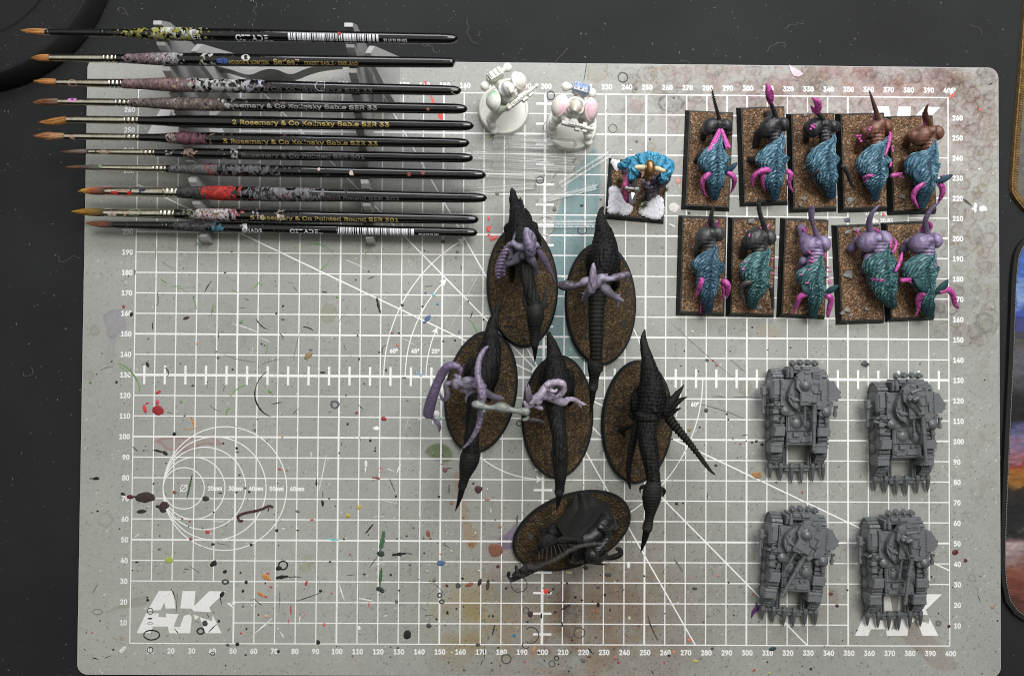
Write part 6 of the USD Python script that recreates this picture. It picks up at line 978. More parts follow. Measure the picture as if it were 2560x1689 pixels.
  m=[(1820, 658, 18, 10), (1810, 740, 18, 72), (1780, 830, 18, 140), (1762, 900, 18, 172), (1770, 980, 17.5, 132), (1790, 1060, 16.5, 102), (1780, 1140, 15, 96), (1765, 1220, 13, 76), (1742, 1300, 10.5, 58), (1735, 1375, 8.5, 38)],
  legs=[[(1645, 500, 13, 3.4), (1605, 420, 10, 1.9), (1580, 330, 6, 2.0)], [(1620, 720, 11, 2.6), (1575, 780, 8, 1.7), (1555, 850, 5.2, 1.6)]],
  horns=[([(1645, 1108, 15), (1570, 1150, 14), (1530, 1240, 11), (1478, 1352, 8)], [1.5, 1.5, 1.1, .3]), ([(1895, 1140, 15), (1932, 1180, 13), (1920, 1270, 11), (1903, 1388, 8)], [1.5, 1.5, 1.3, .6]), ([(1640, 420, 11), (1605, 335, 12)], [.6, .9])],
  thorns=[(1590, 885, 1555, 885), (1670, 980, 1630, 992), (1740, 950, 1765, 965), (1890, 800, 1925, 798), (1900, 850, 1945, 850), (1890, 915, 1930, 915), (1900, 960, 1940, 960), (1900, 985, 1940, 988), (1680, 720, 1735, 740), (1660, 830, 1720, 825), (1700, 690, 1730, 700), (1720, 850, 1760, 855), (1670, 610, 1720, 650), (1870, 640, 1880, 710)],
  ears=[([(1690, 1115, 15), (1625, 1050, 16.5), (1598, 1008, 16)], [1.0, 1.6, .6]), ([(1885, 1095, 15), (1955, 1055, 16.5), (2024, 1012, 17.5)], [1.0, 1.5, .3])], chips=[]),
 dict(V=V7, c=[(232, 1480), (803, 1462), (178, 298)], body=PUR, mane=TEAL, label='purple beast figurine with short forked pink antlers, on the base with most stones',
  tail=[(660, 400, 15, 2.0), (630, 280, 19, 1.6), (660, 170, 23, 1.2), (748, 66, 26, .4)], rump=[(620, 490, 14, 6.2), (800, 475, 14, 6), (710, 460, 15, 5.4)], spine=[(710, 480, 15, 5.4), (755, 590, 14.5, 4.6), (800, 720, 14, 5)],
  m=[(845, 515, 17.5, 20), (850, 590, 18, 72), (840, 660, 18.2, 150), (830, 740, 18.2, 192), (840, 820, 17.8, 186), (850, 900, 17, 166), (862, 980, 16.5, 150), (880, 1060, 15.5, 132), (892, 1140, 14, 116), (905, 1215, 12, 74), (915, 1252, 10, 44)],
  legs=[[(565, 505, 12, 3.2), (490, 480, 9, 1.8), (425, 575, 5.5, 2.3)], [(640, 700, 12, 3.2), (600, 770, 9, 2.0), (570, 835, 5.5, 2.1)], [(640, 600, 8, 2), (595, 625, 5, 1.7)]],
  horns=[([(885, 440, 16), (890, 500, 18), (880, 570, 18.5)], [.3, .7, .6]), ([(925, 450, 16), (950, 530, 18), (905, 625, 19)], [.3, .8, .7]), ([(1022, 620, 16), (1000, 720, 18), (940, 850, 19)], [.4, .9, .5]), ([(805, 948, 16), (720, 945, 15), (645, 930, 14)], [1.2, 1.0, .3]), ([(735, 950, 15), (660, 1003, 13)], [.9, .2]), ([(1010, 955, 16), (1090, 945, 15), (1165, 928, 14)], [1.2, 1.0, .3]), ([(1085, 955, 15), (1172, 1003, 13)], [.9, .2]), ([(478, 345, 6), (520, 432, 9)], [.3, .7]), ([(640, 395, 16), (625, 350, 17)], [.5, .2]), ([(665, 335, 17), (720, 355, 17), (760, 392, 16)], [.3, .6, .3])], chips=[(370, 385, 1.9), (490, 350, 2.4), (365, 880, 2.6), (370, 1300, 2.0), (320, 1340, 1.6), (610, 1300, 1.6), (410, 1365, 1.3)]),
 dict(V=V7, c=[(815, 1450), (1395, 1425), (762, 268)], body=PUR, mane=TEAL, label='purple beast figurine with wide pink horns and big striped ears, tail curling right',
  tail=[(1330, 440, 15, 2.0), (1300, 320, 19, 1.5), (1310, 210, 23, 1.3), (1370, 110, 26, 1.0), (1472, 28, 29, .3)], rump=[(1240, 505, 14, 6.2), (1410, 480, 13, 5), (1320, 475, 15, 5)], spine=[(1320, 490, 15, 5), (1320, 640, 14.5, 4.2), (1330, 780, 14, 5)],
  m=[(1400, 598, 17, 15), (1400, 670, 17.8, 72), (1345, 740, 18.2, 165), (1322, 820, 18.2, 204), (1330, 890, 17.6, 186), (1340, 960, 17, 146), (1350, 1030, 16, 112), (1358, 1100, 15, 98), (1350, 1170, 14, 96), (1342, 1250, 12, 78), (1340, 1340, 9.5, 58)],
  legs=[[(1185, 545, 12, 3.4), (1110, 500, 9, 2.0), (1048, 575, 5.5, 2.2)], [(1160, 740, 11, 2.8), (1095, 765, 8, 1.8), (1060, 825, 5.5, 2.0)]],
  horns=[([(1282, 1098, 15), (1230, 1150, 13), (1215, 1250, 10), (1183, 1368, 8)], [1.5, 1.6, 1.2, .3]), ([(1462, 1092, 15), (1600, 1085, 14), (1640, 1180, 12), (1662, 1258, 10), (1698, 1278, 9)], [1.4, 1.5, 1.2, .9, .4]), ([(1290, 410, 15), (1262, 350, 17), (1275, 290, 19)], [.6, .9, .3]), ([(1345, 355, 17), (1362, 320, 18), (1335, 260, 20)], [.6, .9, .3])],
  ears=[([(1330, 1092, 15), (1235, 1005, 16.5), (1162, 922, 16)], [1.0, 1.9, .3]), ([(1435, 1105, 15), (1522, 1010, 16.5), (1568, 942, 17.5)], [1.0, 1.7, .3])], chips=[]),
]
def oblong_base(parent, BL, BR, TL, hz, inset, seed, cols, w_extra=0):
    u = BR - BL; v = TL - BL; W, H = np.hypot(*u[:2]), np.hypot(*v[:2]); u2 = u[:2] / W; v2 = v[:2] / H
    def C(i): return np.array([BL[:2] + u2 * i + v2 * i, BL[:2] + u2 * (W - i) + v2 * i, BL[:2] + u2 * (W - i) + v2 * (H - i), BL[:2] + u2 * i + v2 * (H - i)])
    def rounded(i): return np.array(_Pg(C(i)).buffer(-.3).buffer(.3, quad_segs=3).exterior.coords)[:-1]
    a, b = rounded(0), rounded(inset)
    n = min(len(a), len(b)); v_, f_ = extrude(C(0), .03, hz, C(inset))
    add(parent, 'plinth', (v_, f_), 'base_black')
    ctr = BL[:2] + u[:2] / 2 + v[:2] / 2; R2 = np.array([[u2[0], v2[0]], [u2[1], v2[1]]]); r = np.random.default_rng(seed); hx, hy = W / 2 - inset - .2, H / 2 - inset - .2
    m, c = sand_top(lambda X, Y: (np.abs(X) < hx - .25 * noise(np.stack([X * 0, Y, X * 0], -1), seed)) & (np.abs(Y) < hy - .25 * noise(np.stack([X, 0 * Y, X * 0], -1), seed)), hz + .05, cols, seed, ctr, R2, hx, hy)
    add(parent, 'grit', m, 'sand', False, c)
    return ctr
for bi, B in enumerate(BEASTS):
    V = B['V']; BL, BR, TL = (V(*q, 0) for q in B['c']); ctr = (BR + TL) / 2
    o = thing('beast_figurine', B['label'], 'figurine', (ctr[0], ctr[1], 0), 'painted beast figurines in two ranks on brown bases')
    oblong_base(o, BL, BR, TL, 3.4, 1.35, 300 + bi, BROWN)
    s0 = 4.127 if V in (V4, V5) else 4.751
    pr = [('e', V(x, y, z - .3), (r * a_, r * b_, r * .82), rot(0, 0, g_)) for (x, y, z, r), (a_, b_, g_) in zip(B['rump'], ((.74, .92, -34), (.64, .80, 22), (.46, .5, 0)))] + chain([V(x, y, z - .5) for x, y, z, r in B['spine']], [q[3] * k_ for q, k_ in zip(B['spine'], (.6, .86, .82))])
    for L in B['legs']:
        pts = [V(*q[:3]) for q in L]; pr += chain(pts, [q[3] for q in L])
        e = pts[-1]; d = e[:2] - pts[-2][:2]; d /= np.hypot(*d) + 1e-6; n = np.array([-d[1], d[0]])
        for k in (-1, 0, 1): q = np.r_[e[:2] + d * 1.7 + n * k * 1.0, 4.3]; pr.append(('c', np.r_[e[:2] + n * k * .5, 4.8], q, .8, .5))
    body_c = np.array(B['body'])
    def rib(P_, B=B, V=V):
        w0 = V(*B['spine'][1][:3]); d = np.linalg.norm((P_ - w0)[..., :2], axis=-1); return .30 * np.sin(P_[..., 1] * 3.9) * np.exp(-(d / 3.4) ** 2) - .22 * (np.abs(2 * noise(P_ * [.55, .3, .55], 4) - 1) - .5) + .22 * (fbm(P_ * .8, 3, 8) - .5)
    v, f = organic(pr, .42, .7, rib)
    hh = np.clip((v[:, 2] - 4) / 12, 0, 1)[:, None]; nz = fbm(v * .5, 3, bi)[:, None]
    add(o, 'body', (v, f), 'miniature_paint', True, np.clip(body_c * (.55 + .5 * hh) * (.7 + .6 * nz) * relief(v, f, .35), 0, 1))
    tl = B['tail']; q = spline(np.array([np.r_[V(*t[:3]), t[3]] for t in tl]), 44); rw = np.maximum(q[:, 3], .15) * (1 + (.14 if B['body'] in (SLATE, DGY) else .05) * np.sin(np.arange(44) * 1.9)) * .88
    tv, tf = tube(q[:, :3], rw, 10); ms = [(tv, tf)]
    for k in range(3, 40, 3):
        if tl[0][3] < 1.6:
            for sgn in (-1, 1):
                t_ = q[k + 1, :3] - q[k - 1, :3]; t_ /= np.linalg.norm(t_); nn = np.cross(t_, [0, 0, 1.]) * sgn; ms.append(tube([q[k, :3] + nn * rw[k] * .6, q[k, :3] + nn * (rw[k] + .75) - t_ * .2], [.32, .06], 5))
    tv, tf = join(*ms); tc = body_c if bi not in (3,) else np.array((.13, .065, .055))
    add(o, 'tail', (tv, tf), 'miniature_paint', True, np.clip(tc * (.75 + .5 * noise(tv * .8, 4))[:, None], 0, 1))
    m, c = mane_mesh(B['m'], V, B['mane'], 40 + bi); add(o, 'mane', m, 'fur_paint', True, c)
    # muzzle: mouth folds and nostrils at the end of the head
    x, y, z, w = B['m'][-1]; e = V(x, y, z - 1.6); x2, y2, z2, w2 = B['m'][-2]; e2 = V(x2, y2, z2 - 2.2)
    wm = w / s0 / 5.1; pr = [('c', e2, e, wm * 1.15, wm * .95)]
    dd = (e - e2) / np.linalg.norm(e - e2); sd = np.cross(dd, [0, 0, 1.])
    pr += [('e', e + dd * .5 + sd * k * wm * .5 + [0, 0, wm * .45], (.5, .5, .4), None) for k in (-1, 1)]
    v, f = organic(pr, .4, .4, lambda P_: .16 * np.sin(P_[..., 1] * 5.5)); add(o, 'muzzle', (v, f), 'fur_paint', True, np.tile(np.array(B['mane'][1]) * .8, (len(v), 1)))
    ey = [V(x2 + k * w2 * .62, y2 - 18, z2 - .6) for k in (-1, 1)]
    for k in ey: v, f = organic([('e', k, (.5, .5, .4), None)], .25, .2); add(o, 'eye', (v, f), 'miniature_paint', True, np.tile((.02, .018, .018), (len(v), 1)))
    tubes_part(o, 'horn', B.get('horns', []), 'miniature_paint', PINK, V, dots=1); tubes_part(o, 'horn', B.get('dark', []), 'miniature_paint', tuple(np.array(B['body']) * 1.1), V)
    tubes_part(o, 'ear', B.get('ears', []), 'fur_paint', B['mane'][1], V, flat=.45)
    tubes_part(o, 'thorn', [([(a, b, 17), (c_, d, 17.2)], [.55, .3]) for a, b, c_, d in B.get('thorns', [])], 'miniature_paint', (.55, .13, .34), V, 6)
    sc = []
    for x0, y0, x1, y1, w in B.get('scales', []):
        r = np.random.default_rng(9)
        for t in np.linspace(0, 1, 14):
            for k in range(-1, 2): p = V(x0 + (x1 - x0) * t + k * w * .33 * (.4 + t * .6), y0 + (y1 - y0) * t + 10 * (k % 2), 17.2 - abs(k) * .4); h = trimesh.creation.icosphere(1, 1); sc.append((np.array(h.vertices) * [.72, .72, .45] + p, np.array(h.faces)))
    for x, y in B.get('dots', []): p = V(x, y, 17.2 if abs(x - B['rump'][0][0]) < 60 else 12); h = trimesh.creation.icosphere(1, .62); sc.append((np.array(h.vertices) + p, np.array(h.faces)))
    if sc: v, f = join(*sc); add(o, 'scales', (v, f), 'miniature_paint', True, np.clip(np.tile((.56, .10, .40), (len(v), 1)) * (.7 + .6 * noise(v * 2, 1))[:, None], 0, 1))
    for k, (x, y, s) in enumerate(B['chips']): add(o, 'stone', chip(x, y, 4.1, s, bi * 10 + k, V), 'slate_chip')
# ------------------------------------------------------------------ dark long-necked steeds on oval bases
VA, VB, VC, VD, VE = view(1200, 460, 3.5643), view(1040, 720, 2.7027), view(1260, 800, 3.136), view(1470, 800, 2.6139), view(1240, 1200, 5.6)
DARKG = [(.04, .028, .016), (.07, .047, .025), (.11, .075, .04), (.16, .115, .07)]
plain('oval_black', (.010, .0105, .010), .55, .2, bump=.2)
NIGHT, LAV, LAVD, LAVL = (.013, .013, .0127), (.138, .125, .168), (.045, .038, .05), (.19, .172, .228)
def oval_base(parent, c, deg, seed, cols=DARKG, a=17.6, b=30.2):
    """oval plinth whose long axis leans deg to the right of straight up"""
    t = np.linspace(0, 2 * np.pi, 72, endpoint=False); R2 = np.array(rot(0, 0, -deg))[:2, :2]
    def E(i): return (R2 @ np.array([(a - i) * np.cos(t), (b - i) * np.sin(t)])).T + c[:2]
    prof = [(.25, .03), (0, .35), (.15, 2.4), (1.0, 3.5), (1.35, 3.55)]
    n = len(t); v = np.vstack([np.c_[E(i), np.full(n, z)] for i, z in prof] + [np.c_[[c[:2]], [[3.5]]]]); f = []
    j = np.arange(n); k2 = (j + 1) % n
    for k in range(len(prof) - 1): f += [np.c_[j + k * n, k2 + k * n, k2 + (k + 1) * n], np.c_[j + k * n, k2 + (k + 1) * n, j + (k + 1) * n]]
    k = len(prof) - 1; f.append(np.c_[j + k * n, k2 + k * n, np.full(n, len(v) - 1)])
    add(parent, 'plinth', (v, np.vstack(f)), 'oval_black', 35)
    m, col = sand_top(lambda X, Y: (X / (a - 1.4)) ** 2 + (Y / (b - 1.4)) ** 2 < 1, 3.5, cols, seed, c, R2, a, b, .45, .5)
    add(parent, 'grit', m, 'sand', False, col)
def creature(parent, name, parts, V, color, mat='matt_primer', vox=.4, k=.55, light=.5, disp=None, seed=0, fac=1.0):
    """parts: chains of (x, y, z, r) in a view, r in mm, or ('e', x, y, z, rx, ry, rz, deg)"""
    pr = []; th = .84 if name in ('rider', 'tentacle') else 1.0
    for c in parts:
        if c[0] == 'e': pr.append(('e', V(*c[1:4]), tuple(th * x for x in c[4:7]), rot(0, 0, c[7] if len(c) > 7 else 0)))
        else:
            if len(c) > 2:
                q = spline(np.array([np.r_[V(*p[:3]), p[3]] for p in c]), 3 * len(c)); pr += chain(q[:, :3], th * np.maximum(q[:, 3], .15))
            else: pr += chain([V(*p[:3]) for p in c], [th * p[3] for p in c])
    v, f = organic(pr, vox, k, disp)
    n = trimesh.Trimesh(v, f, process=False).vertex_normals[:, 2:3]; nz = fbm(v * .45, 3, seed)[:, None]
    # upward faces painted lighter: the soft sheen on the tops put into the colour
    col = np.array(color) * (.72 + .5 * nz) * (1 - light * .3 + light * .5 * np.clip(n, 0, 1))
    col = col * relief(v, f, .42 if mat == 'matt_primer' else .30) * (.78 if mat == 'matt_primer' else 1)
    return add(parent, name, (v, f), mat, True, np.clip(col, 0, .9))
def ribbed(freq, amp, axis=1): return lambda P_: .4 * amp * np.sin(P_[..., axis] * freq * 1.6 + 5 * noise(P_ * .35, 9)) + .6 * (np.abs(2 * noise(P_ * [1.15, .22, 1.15], 2) - 1) - .4) + .35 * (fbm(P_ * .9, 3, 2) - .5)
rough = lambda P_: .45 * (fbm(P_ * .7, 3, 6) - .5) - .6 * (np.abs(2 * noise(P_ * [1.25, .16, 1.25], 4) - 1) ** .7 - .5)
small = lambda P_: .34 * (fbm(P_ * 1.1, 3, 6) - .5) - .16 * (np.abs(2 * noise(P_ * 1.25, 4) - 1) - .5)
ORG = 'dark steed figurines on oval bases'
def oval_stone(parent, V, lst, seed):
    for k, (x, y, s) in enumerate(lst): add(parent, 'stone', chip(x, y, 3.9, s, seed + k, V), 'oval_stone')
plain('oval_stone', (.045, .038, .03), .7, .3, bump=.5, vary=.3)

c = VA(376, 910, 0); o = thing('steed_figurine', 'dark steed carrying a lavender rider with a serrated claw and a long thin blade', 'figurine', (c[0], c[1], 0), ORG)
oval_base(o, c, -2.5, 501); oval_stone(o, VA, [(545, 745, 1.4), (330, 925, 1.2), (540, 890, 1.1), (600, 1080, 1.2), (405, 1370, 1.6), (410, 1255, 1.2)], 900)
creature(o, 'steed_body', [[(320, 230, 21, 3.0), (345, 330, 23, 4.4), (368, 440, 25, 6.2), (375, 560, 25, 6.6), (372, 660, 27, 4.6)], [(285, 470, 22, 3.2), (270, 600, 16, 2.4), (285, 760, 9, 1.6), (285, 860, 5, .9)], [(470, 450, 22, 3.0), (500, 560, 16, 2.2), (470, 700, 10, 1.8), (468, 800, 6, 1.2)], ('e', 255, 400, 20, 2.2, 2.6, 2.4), ('e', 470, 395, 21, 2.6, 3.2, 2.6)], VA, NIGHT, disp=ribbed(2.2, .16))
creature(o, 'tail', [[(285, 55, 16, 1.0), (300, 130, 18, 1.9), (318, 230, 21, 2.9)], [(356, 108, 18, .35), (372, 200, 21, 1.2), (395, 330, 23, 2.6)], [(310, 55, 16, .3), (318, 100, 17, .8)], [(400, 220, 20, .5), (430, 320, 22, 1.9), (425, 420, 22, 2.4)]], VA, NIGHT, vox=.45, k=.4, disp=rough)
creature(o, 'neck', [[(372, 650, 30, 4.0), (395, 740, 33, 3.7), (425, 860, 35, 3.0), (460, 980, 35, 2.9), (487, 1090, 34, 3.2)]], VA, (0.0174, 0.0174, 0.0167), disp=rough)
creature(o, 'head', [[(487, 1080, 34, 3.0), (492, 1170, 33, 3.9), (488, 1240, 31, 3.2), (487, 1330, 29, 2.2), (486, 1420, 27, 2.1)]], VA, (0.0211, 0.0211, 0.0205), disp=lambda P_: .12 * np.sin(P_[..., 1] * 5) * (P_[..., 1] < VA(487, 1260, 30)[1]))
tubes_part(o, 'beak', [([(486, 1425, 27), (490, 1500, 24), (487, 1590, 21)], [1.7, 1.0, .1])], 'matt_primer', NIGHT, VA)
tubes_part(o, 'horn', [([(380, 950, 34), (405, 1040, 34), (435, 1130, 34)], [.25, 1.2, 1.4]), ([(582, 945, 34), (575, 1040, 34), (540, 1130, 34)], [.25, 1.2, 1.4])], 'matt_primer', (0.0217, 0.0217, 0.0211), VA, flat=.5)
creature(o, 'rider', [('e', 380, 620, 40, 2.0, 3.0, 2.4), ('e', 345, 560, 44, 2.2, 2.0, 2), ('e', 440, 600, 42, 3.0, 3.2, 2.4), ('e', 497, 545, 45, 1.9, 1.9, 1.8), [(300, 535, 44, 1.6), (345, 555, 44, 1.7), (400, 565, 44, 2.2), (490, 550, 44, 1.7)], [(300, 530, 44, 1.4), (255, 555, 42, 1.3), (268, 600, 40, 1.2), (258, 660, 38, .9)],
   [(355, 640, 38, 2.3), (300, 680, 36, 2.3), (235, 715, 34, 1.6), (215, 750, 30, 1.3), (195, 815, 27, 1.2)], [(440, 650, 38, 2.4), (465, 690, 36, 2.2), (490, 735, 32, 1.6), (480, 800, 27, 1.7), (475, 830, 26, .8)], [(485, 790, 27, 1.2), (520, 790, 27, 1.0)], [(495, 545, 45, 1.2), (540, 565, 44, .5)], [(290, 520, 44, .9), (320, 410, 47, .2)]], VA, LAV, 'miniature_paint', .42, .45, .9, small)
creature(o, 'crest', [[(408, 392, 49, .3), (415, 450, 48, 1.5), (440, 540, 47, 2.3), (455, 620, 45, 1.7)], [(418, 395, 49, .3), (470, 480, 47, 1.2), (480, 560, 46, .6)]], VA, (.13, .11, .17), 'miniature_paint', .4, .4, .8, ribbed(4, .08, 0))
creature(o, 'claw', [[(250, 555, 42, 1.2), (205, 640, 39, 1.5), (170, 740, 35, 1.6), (160, 800, 32, 1.1), (178, 860, 29, .2)], [(205, 740, 34, 1.1), (215, 800, 30, .8)]], VA, (.19, .155, .25), 'miniature_paint', .4, .4, .8, lambda P_: .25 * np.sin(P_[..., 1] * 4.5))
tubes_part(o, 'blade', [([(510, 580, 43), (560, 650, 39), (615, 750, 34), (675, 868, 28)], [.9, 1.5, 1.1, .15])], 'miniature_paint', (.15, .125, .19), VA, flat=.5)

c = VA(1069, 1068, 0); o = thing('steed_figurine', 'dark steed with a straight ridged neck, its lavender rider spreading club-ended arms', 'figurine', (c[0], c[1], 0), ORG)
oval_base(o, c, -1, 502); oval_stone(o, VA, [(940, 1350, 1.7), (1185, 1350, 1.6), (1250, 1230, 1.0), (830, 1190, .9)], 910)
creature(o, 'steed_body', [[(1100, 430, 24, 4.0), (1108, 540, 26, 5.4), (1105, 650, 28, 6.4), (1095, 760, 28, 6.0), (1070, 860, 30, 4.6)], ('e', 1010, 680, 24, 3.8, 5.2, 4), ('e', 1180, 700, 24, 3.8, 5.4, 4), [(1000, 720, 20, 3), (1000, 830, 12, 2), (1000, 900, 5, 1.4)], [(1190, 740, 20, 3), (1205, 860, 12, 2.2), (1200, 920, 5, 1.5)]], VA, NIGHT, disp=ribbed(2.0, .2))
creature(o, 'tail', [[(1092, 210, 17, .7), (1075, 290, 20, 1.7), (1085, 370, 22, 2.8), (1100, 450, 24, 3.8)]], VA, (0.0174, 0.0174, 0.0167), vox=.45, k=.4, disp=ribbed(4.0, .13))
creature(o, 'neck', [[(1070, 850, 33, 4.0), (1050, 980, 36, 3.9), (1040, 1100, 37, 3.6), (1036, 1250, 37, 3.3), (1036, 1400, 36, 3.0), (1036, 1560, 34, 2.7), (1044, 1640, 33, 2.7)]], VA, (0.0167, 0.0167, 0.0161), vox=.42, disp=lambda P_: .16 * np.sin(P_[..., 1] * 3.4) + .25 * np.exp(-((P_[..., 0] - VA(1040, 1300, 39)[0]) / .5) ** 2) * (.5 + .5 * np.sin(P_[..., 1] * 6)))
creature(o, 'head', [[(717, 300, 33, 2.6), (715, 345, 33, 3.3), (708, 420, 31, 2.4), (702, 500, 29, 2.0), (698, 528, 29, 2.2)]], VC, (0.0198, 0.0198, 0.0192), vox=.42, disp=lambda P_: .1 * np.sin(P_[..., 1] * 5))
tubes_part(o, 'beak', [([(697, 540, 28), (690, 640, 25), (667, 765, 21)], [1.6, 1.0, .1])], 'matt_primer', NIGHT, VC)
creature(o, 'rider', [('e', 1050, 870, 42, 2.4, 4.0, 2.4, -15), ('e', 930, 868, 45, 2.1, 2.1, 1.9), ('e', 1090, 830, 44, 2.2, 2.0, 2), [(990, 920, 40, 1.6), (1040, 880, 43, 2.2), (1080, 830, 44, 1.8)], [(985, 860, 45, 1.5), (930, 870, 45, 1.9), (885, 893, 44, 1.2), (845, 900, 43, 1.0)], [(1085, 835, 44, 1.7), (1140, 845, 44, 1.4), (1195, 840, 43, 1.2)],
   [(1000, 930, 40, 2.0), (965, 965, 38, 2.0), (945, 1010, 34, 1.4), (940, 1070, 29, .9)], [(930, 1010, 33, 1.5), (905, 1040, 31, .7)], [(1095, 910, 40, 2.4), (1135, 955, 38, 2.5), (1180, 990, 35, 1.7), (1215, 1010, 33, 1.4), (1270, 1040, 30, 1.0)], [(1225, 1020, 32, 1.4), (1225, 1085, 29, .8)], [(1215, 990, 33, .6), (1250, 985, 32, .3)], [(925, 975, 38, .8), (890, 972, 38, .2)], [(1130, 800, 44, .5), (1120, 830, 44, .9)]], VA, LAVL, 'miniature_paint', .42, .4, .9, small)
creature(o, 'crest', [[(1010, 702, 48, .3), (1008, 780, 48, 1.2), (1003, 860, 47, 1.7), (990, 940, 45, 1.9)]], VA, (.17, .145, .2), 'miniature_paint', .4, .4, .8, ribbed(4, .08, 0))
creature(o, 'club', [[(860, 905, 43, 1.1), (790, 905, 43, 2.0), (715, 902, 42, 1.6)]], VA, LAVD, 'miniature_paint', .4, .4, .8, ribbed(4.5, .12, 0)); creature(o, 'club', [[(1180, 835, 43, 1.2), (1250, 822, 42, 1.4), (1312, 806, 41, 1.3)]], VA, (.10, .085, .12), 'miniature_paint', .4, .4, .8, ribbed(4, .1, 0))

c = VB(440, 699, 0); o = thing('steed_figurine', 'dark steed whose lavender rider has a long thin crescent crest and a grey weapon', 'figurine', (c[0], c[1], 0), ORG)
oval_base(o, c, 9, 503); oval_stone(o, VB, [(355, 435, 1.4), (590, 540, 1.6), (265, 770, 1.2), (215, 865, 1.5)], 920)
creature(o, 'steed_body', [[(505, 330, 26, 3.6), (500, 420, 26, 5.0), (480, 520, 27, 6.2), (440, 640, 29, 5.2), (405, 740, 31, 4.0)], ('e', 400, 540, 22, 5, 4.2, 3), ('e', 520, 560, 22, 3.4, 5, 4), [(380, 500, 20, 2.5), (350, 580, 12, 2.2)], [(520, 600, 18, 3), (500, 680, 10, 2), (495, 740, 5, 1.4)]], VB, (0.0136, 0.0136, 0.0133), disp=rough)
creature(o, 'tail', [[(585, 40, 22, .3), (560, 110, 24, 1.0), (530, 200, 25, 2.0), (508, 320, 26, 3.4)]], VB, (0.0161, 0.0161, 0.0155), vox=.45, k=.4, disp=rough)
creature(o, 'neck', [[(405, 730, 33, 3.8), (392, 830, 35, 3.4), (382, 940, 36, 3.1), (375, 1050, 36, 3.2), (370, 1110, 35, 3.8)]], VB, (0.0149, 0.0149, 0.0146), disp=ribbed(2.6, .15))
creature(o, 'head', [[(370, 1100, 35, 3.6), (358, 1170, 34, 4.1), (340, 1230, 33, 3.0), (325, 1290, 32, 2.0), (313, 1335, 31, 2.0)]], VB, (0.0186, 0.0186, 0.0180), vox=.45, disp=lambda P_: .1 * np.sin(P_[..., 1] * 4.5))
tubes_part(o, 'beak', [([(312, 1345, 30), (295, 1420, 27), (264, 1507, 23)], [1.6, 1.1, .1])], 'matt_primer', NIGHT, VB)
creature(o, 'rider', [('e', 272, 645, 46, 2.5, 3.2, 2.4), ('e', 350, 625, 47, 3.2, 2.4, 2.2), ('e', 340, 680, 45, 3.4, 2.6, 2.4), ('e', 395, 640, 46, 2.6, 2.8, 2.4), [(270, 630, 46, 1.8), (340, 650, 46, 2.6), (430, 680, 44, 2.2), (480, 715, 40, 2.0)], [(480, 710, 40, 1.9), (530, 735, 36, 1.6), (585, 745, 32, 1.1)], [(540, 735, 35, 1.5), (545, 780, 31, 1.0)], [(235, 640, 45, 1.3), (205, 655, 44, 1.4), (215, 710, 42, 1.3), (190, 755, 39, 1.0), (165, 710, 37, .6)], [(270, 590, 46, 1.2), (290, 600, 46, 1.6)], [(410, 690, 46, 1.2), (350, 720, 45, 1.0), (338, 780, 43, .3)], [(400, 660, 47, 1.5), (440, 670, 47, 1.8)]], VB, LAV, 'miniature_paint', .45, .45, .9, small)
creature(o, 'tentacle', [[(300, 575, 47, 1.0), (285, 530, 48, 1.6), (235, 522, 48, 2.0), (175, 580, 45, 2.3), (130, 680, 42, 2.5), (95, 790, 38, 2.9), (82, 845, 36, 2.9)], [(100, 860, 35, 1.1), (140, 905, 33, .9), (160, 940, 31, .9), (153, 972, 30, .3)]], VB, (.115, .09, .15), 'miniature_paint', .45, .45, .9, small)
creature(o, 'crest', [[(492, 388, 49, .25), (445, 440, 51, .9), (420, 520, 53, 1.2), (422, 610, 54, 1.5), (445, 690, 54, 1.9), (445, 770, 53, 1.5), (435, 880, 51, 1.2), (395, 990, 48, .9), (312, 1084, 44, .2)], [(440, 640, 53, .8), (475, 665, 52, .3)], [(440, 700, 53, .9), (480, 700, 52, .3)]], VB, (.16, .13, .19), 'miniature_paint', .42, .4, .8, ribbed(3, .1, 1))
creature(o, 'weapon', [[(398, 785, 58, 1.5), (425, 787, 58, 1.7), (470, 803, 58, 1.2), (540, 805, 58, 1.4), (580, 805, 58, 2.2), (620, 815, 58, 1.5), (700, 830, 58, 1.3), (742, 832, 58, 1.9)], [(752, 850, 57, .6), (750, 880, 57, .7), (725, 888, 57, .6)], [(455, 790, 58, .4), (460, 830, 58, .9)]], VB, (.155, .17, .155), 'miniature_paint', .42, .4, .9, small)
tubes_part(o, 'lash', [([(745, 885, 57), (800, 890, 56), (868, 908, 54)], [.6, .9, .5])], 'matt_primer', (.05, .05, .05), VB)

c = VC(418, 753, 0); o = thing('steed_figurine', 'dark steed whose pale lavender rider curls a tail into a spiral', 'figurine', (c[0], c[1], 0), ORG)
oval_base(o, c, 1.5, 504); oval_stone(o, VC, [(540, 350, 1.8), (430, 370, 1.2), (545, 1050, 1.3)], 930)
creature(o, 'steed_body', [[(400, 330, 24, 4.2), (412, 430, 26, 5.4), (415, 540, 28, 6.0), (405, 660, 30, 4.8)], ('e', 330, 450, 22, 3.4, 5.5, 4), ('e', 505, 480, 22, 3.0, 6.0, 4), [(340, 500, 18, 3), (330, 620, 8, 2)], [(510, 520, 18, 2.6), (510, 640, 8, 2)]], VC, (0.0130, 0.0130, 0.0127), disp=ribbed(2.4, .2))
creature(o, 'tail', [[(345, 98, 18, .7), (368, 160, 20, 1.7), (388, 240, 22, 2.8), (400, 330, 24, 3.9)]], VC, (0.0186, 0.0180, 0.0167), vox=.45, k=.4, disp=ribbed(4.5, .14, 0))
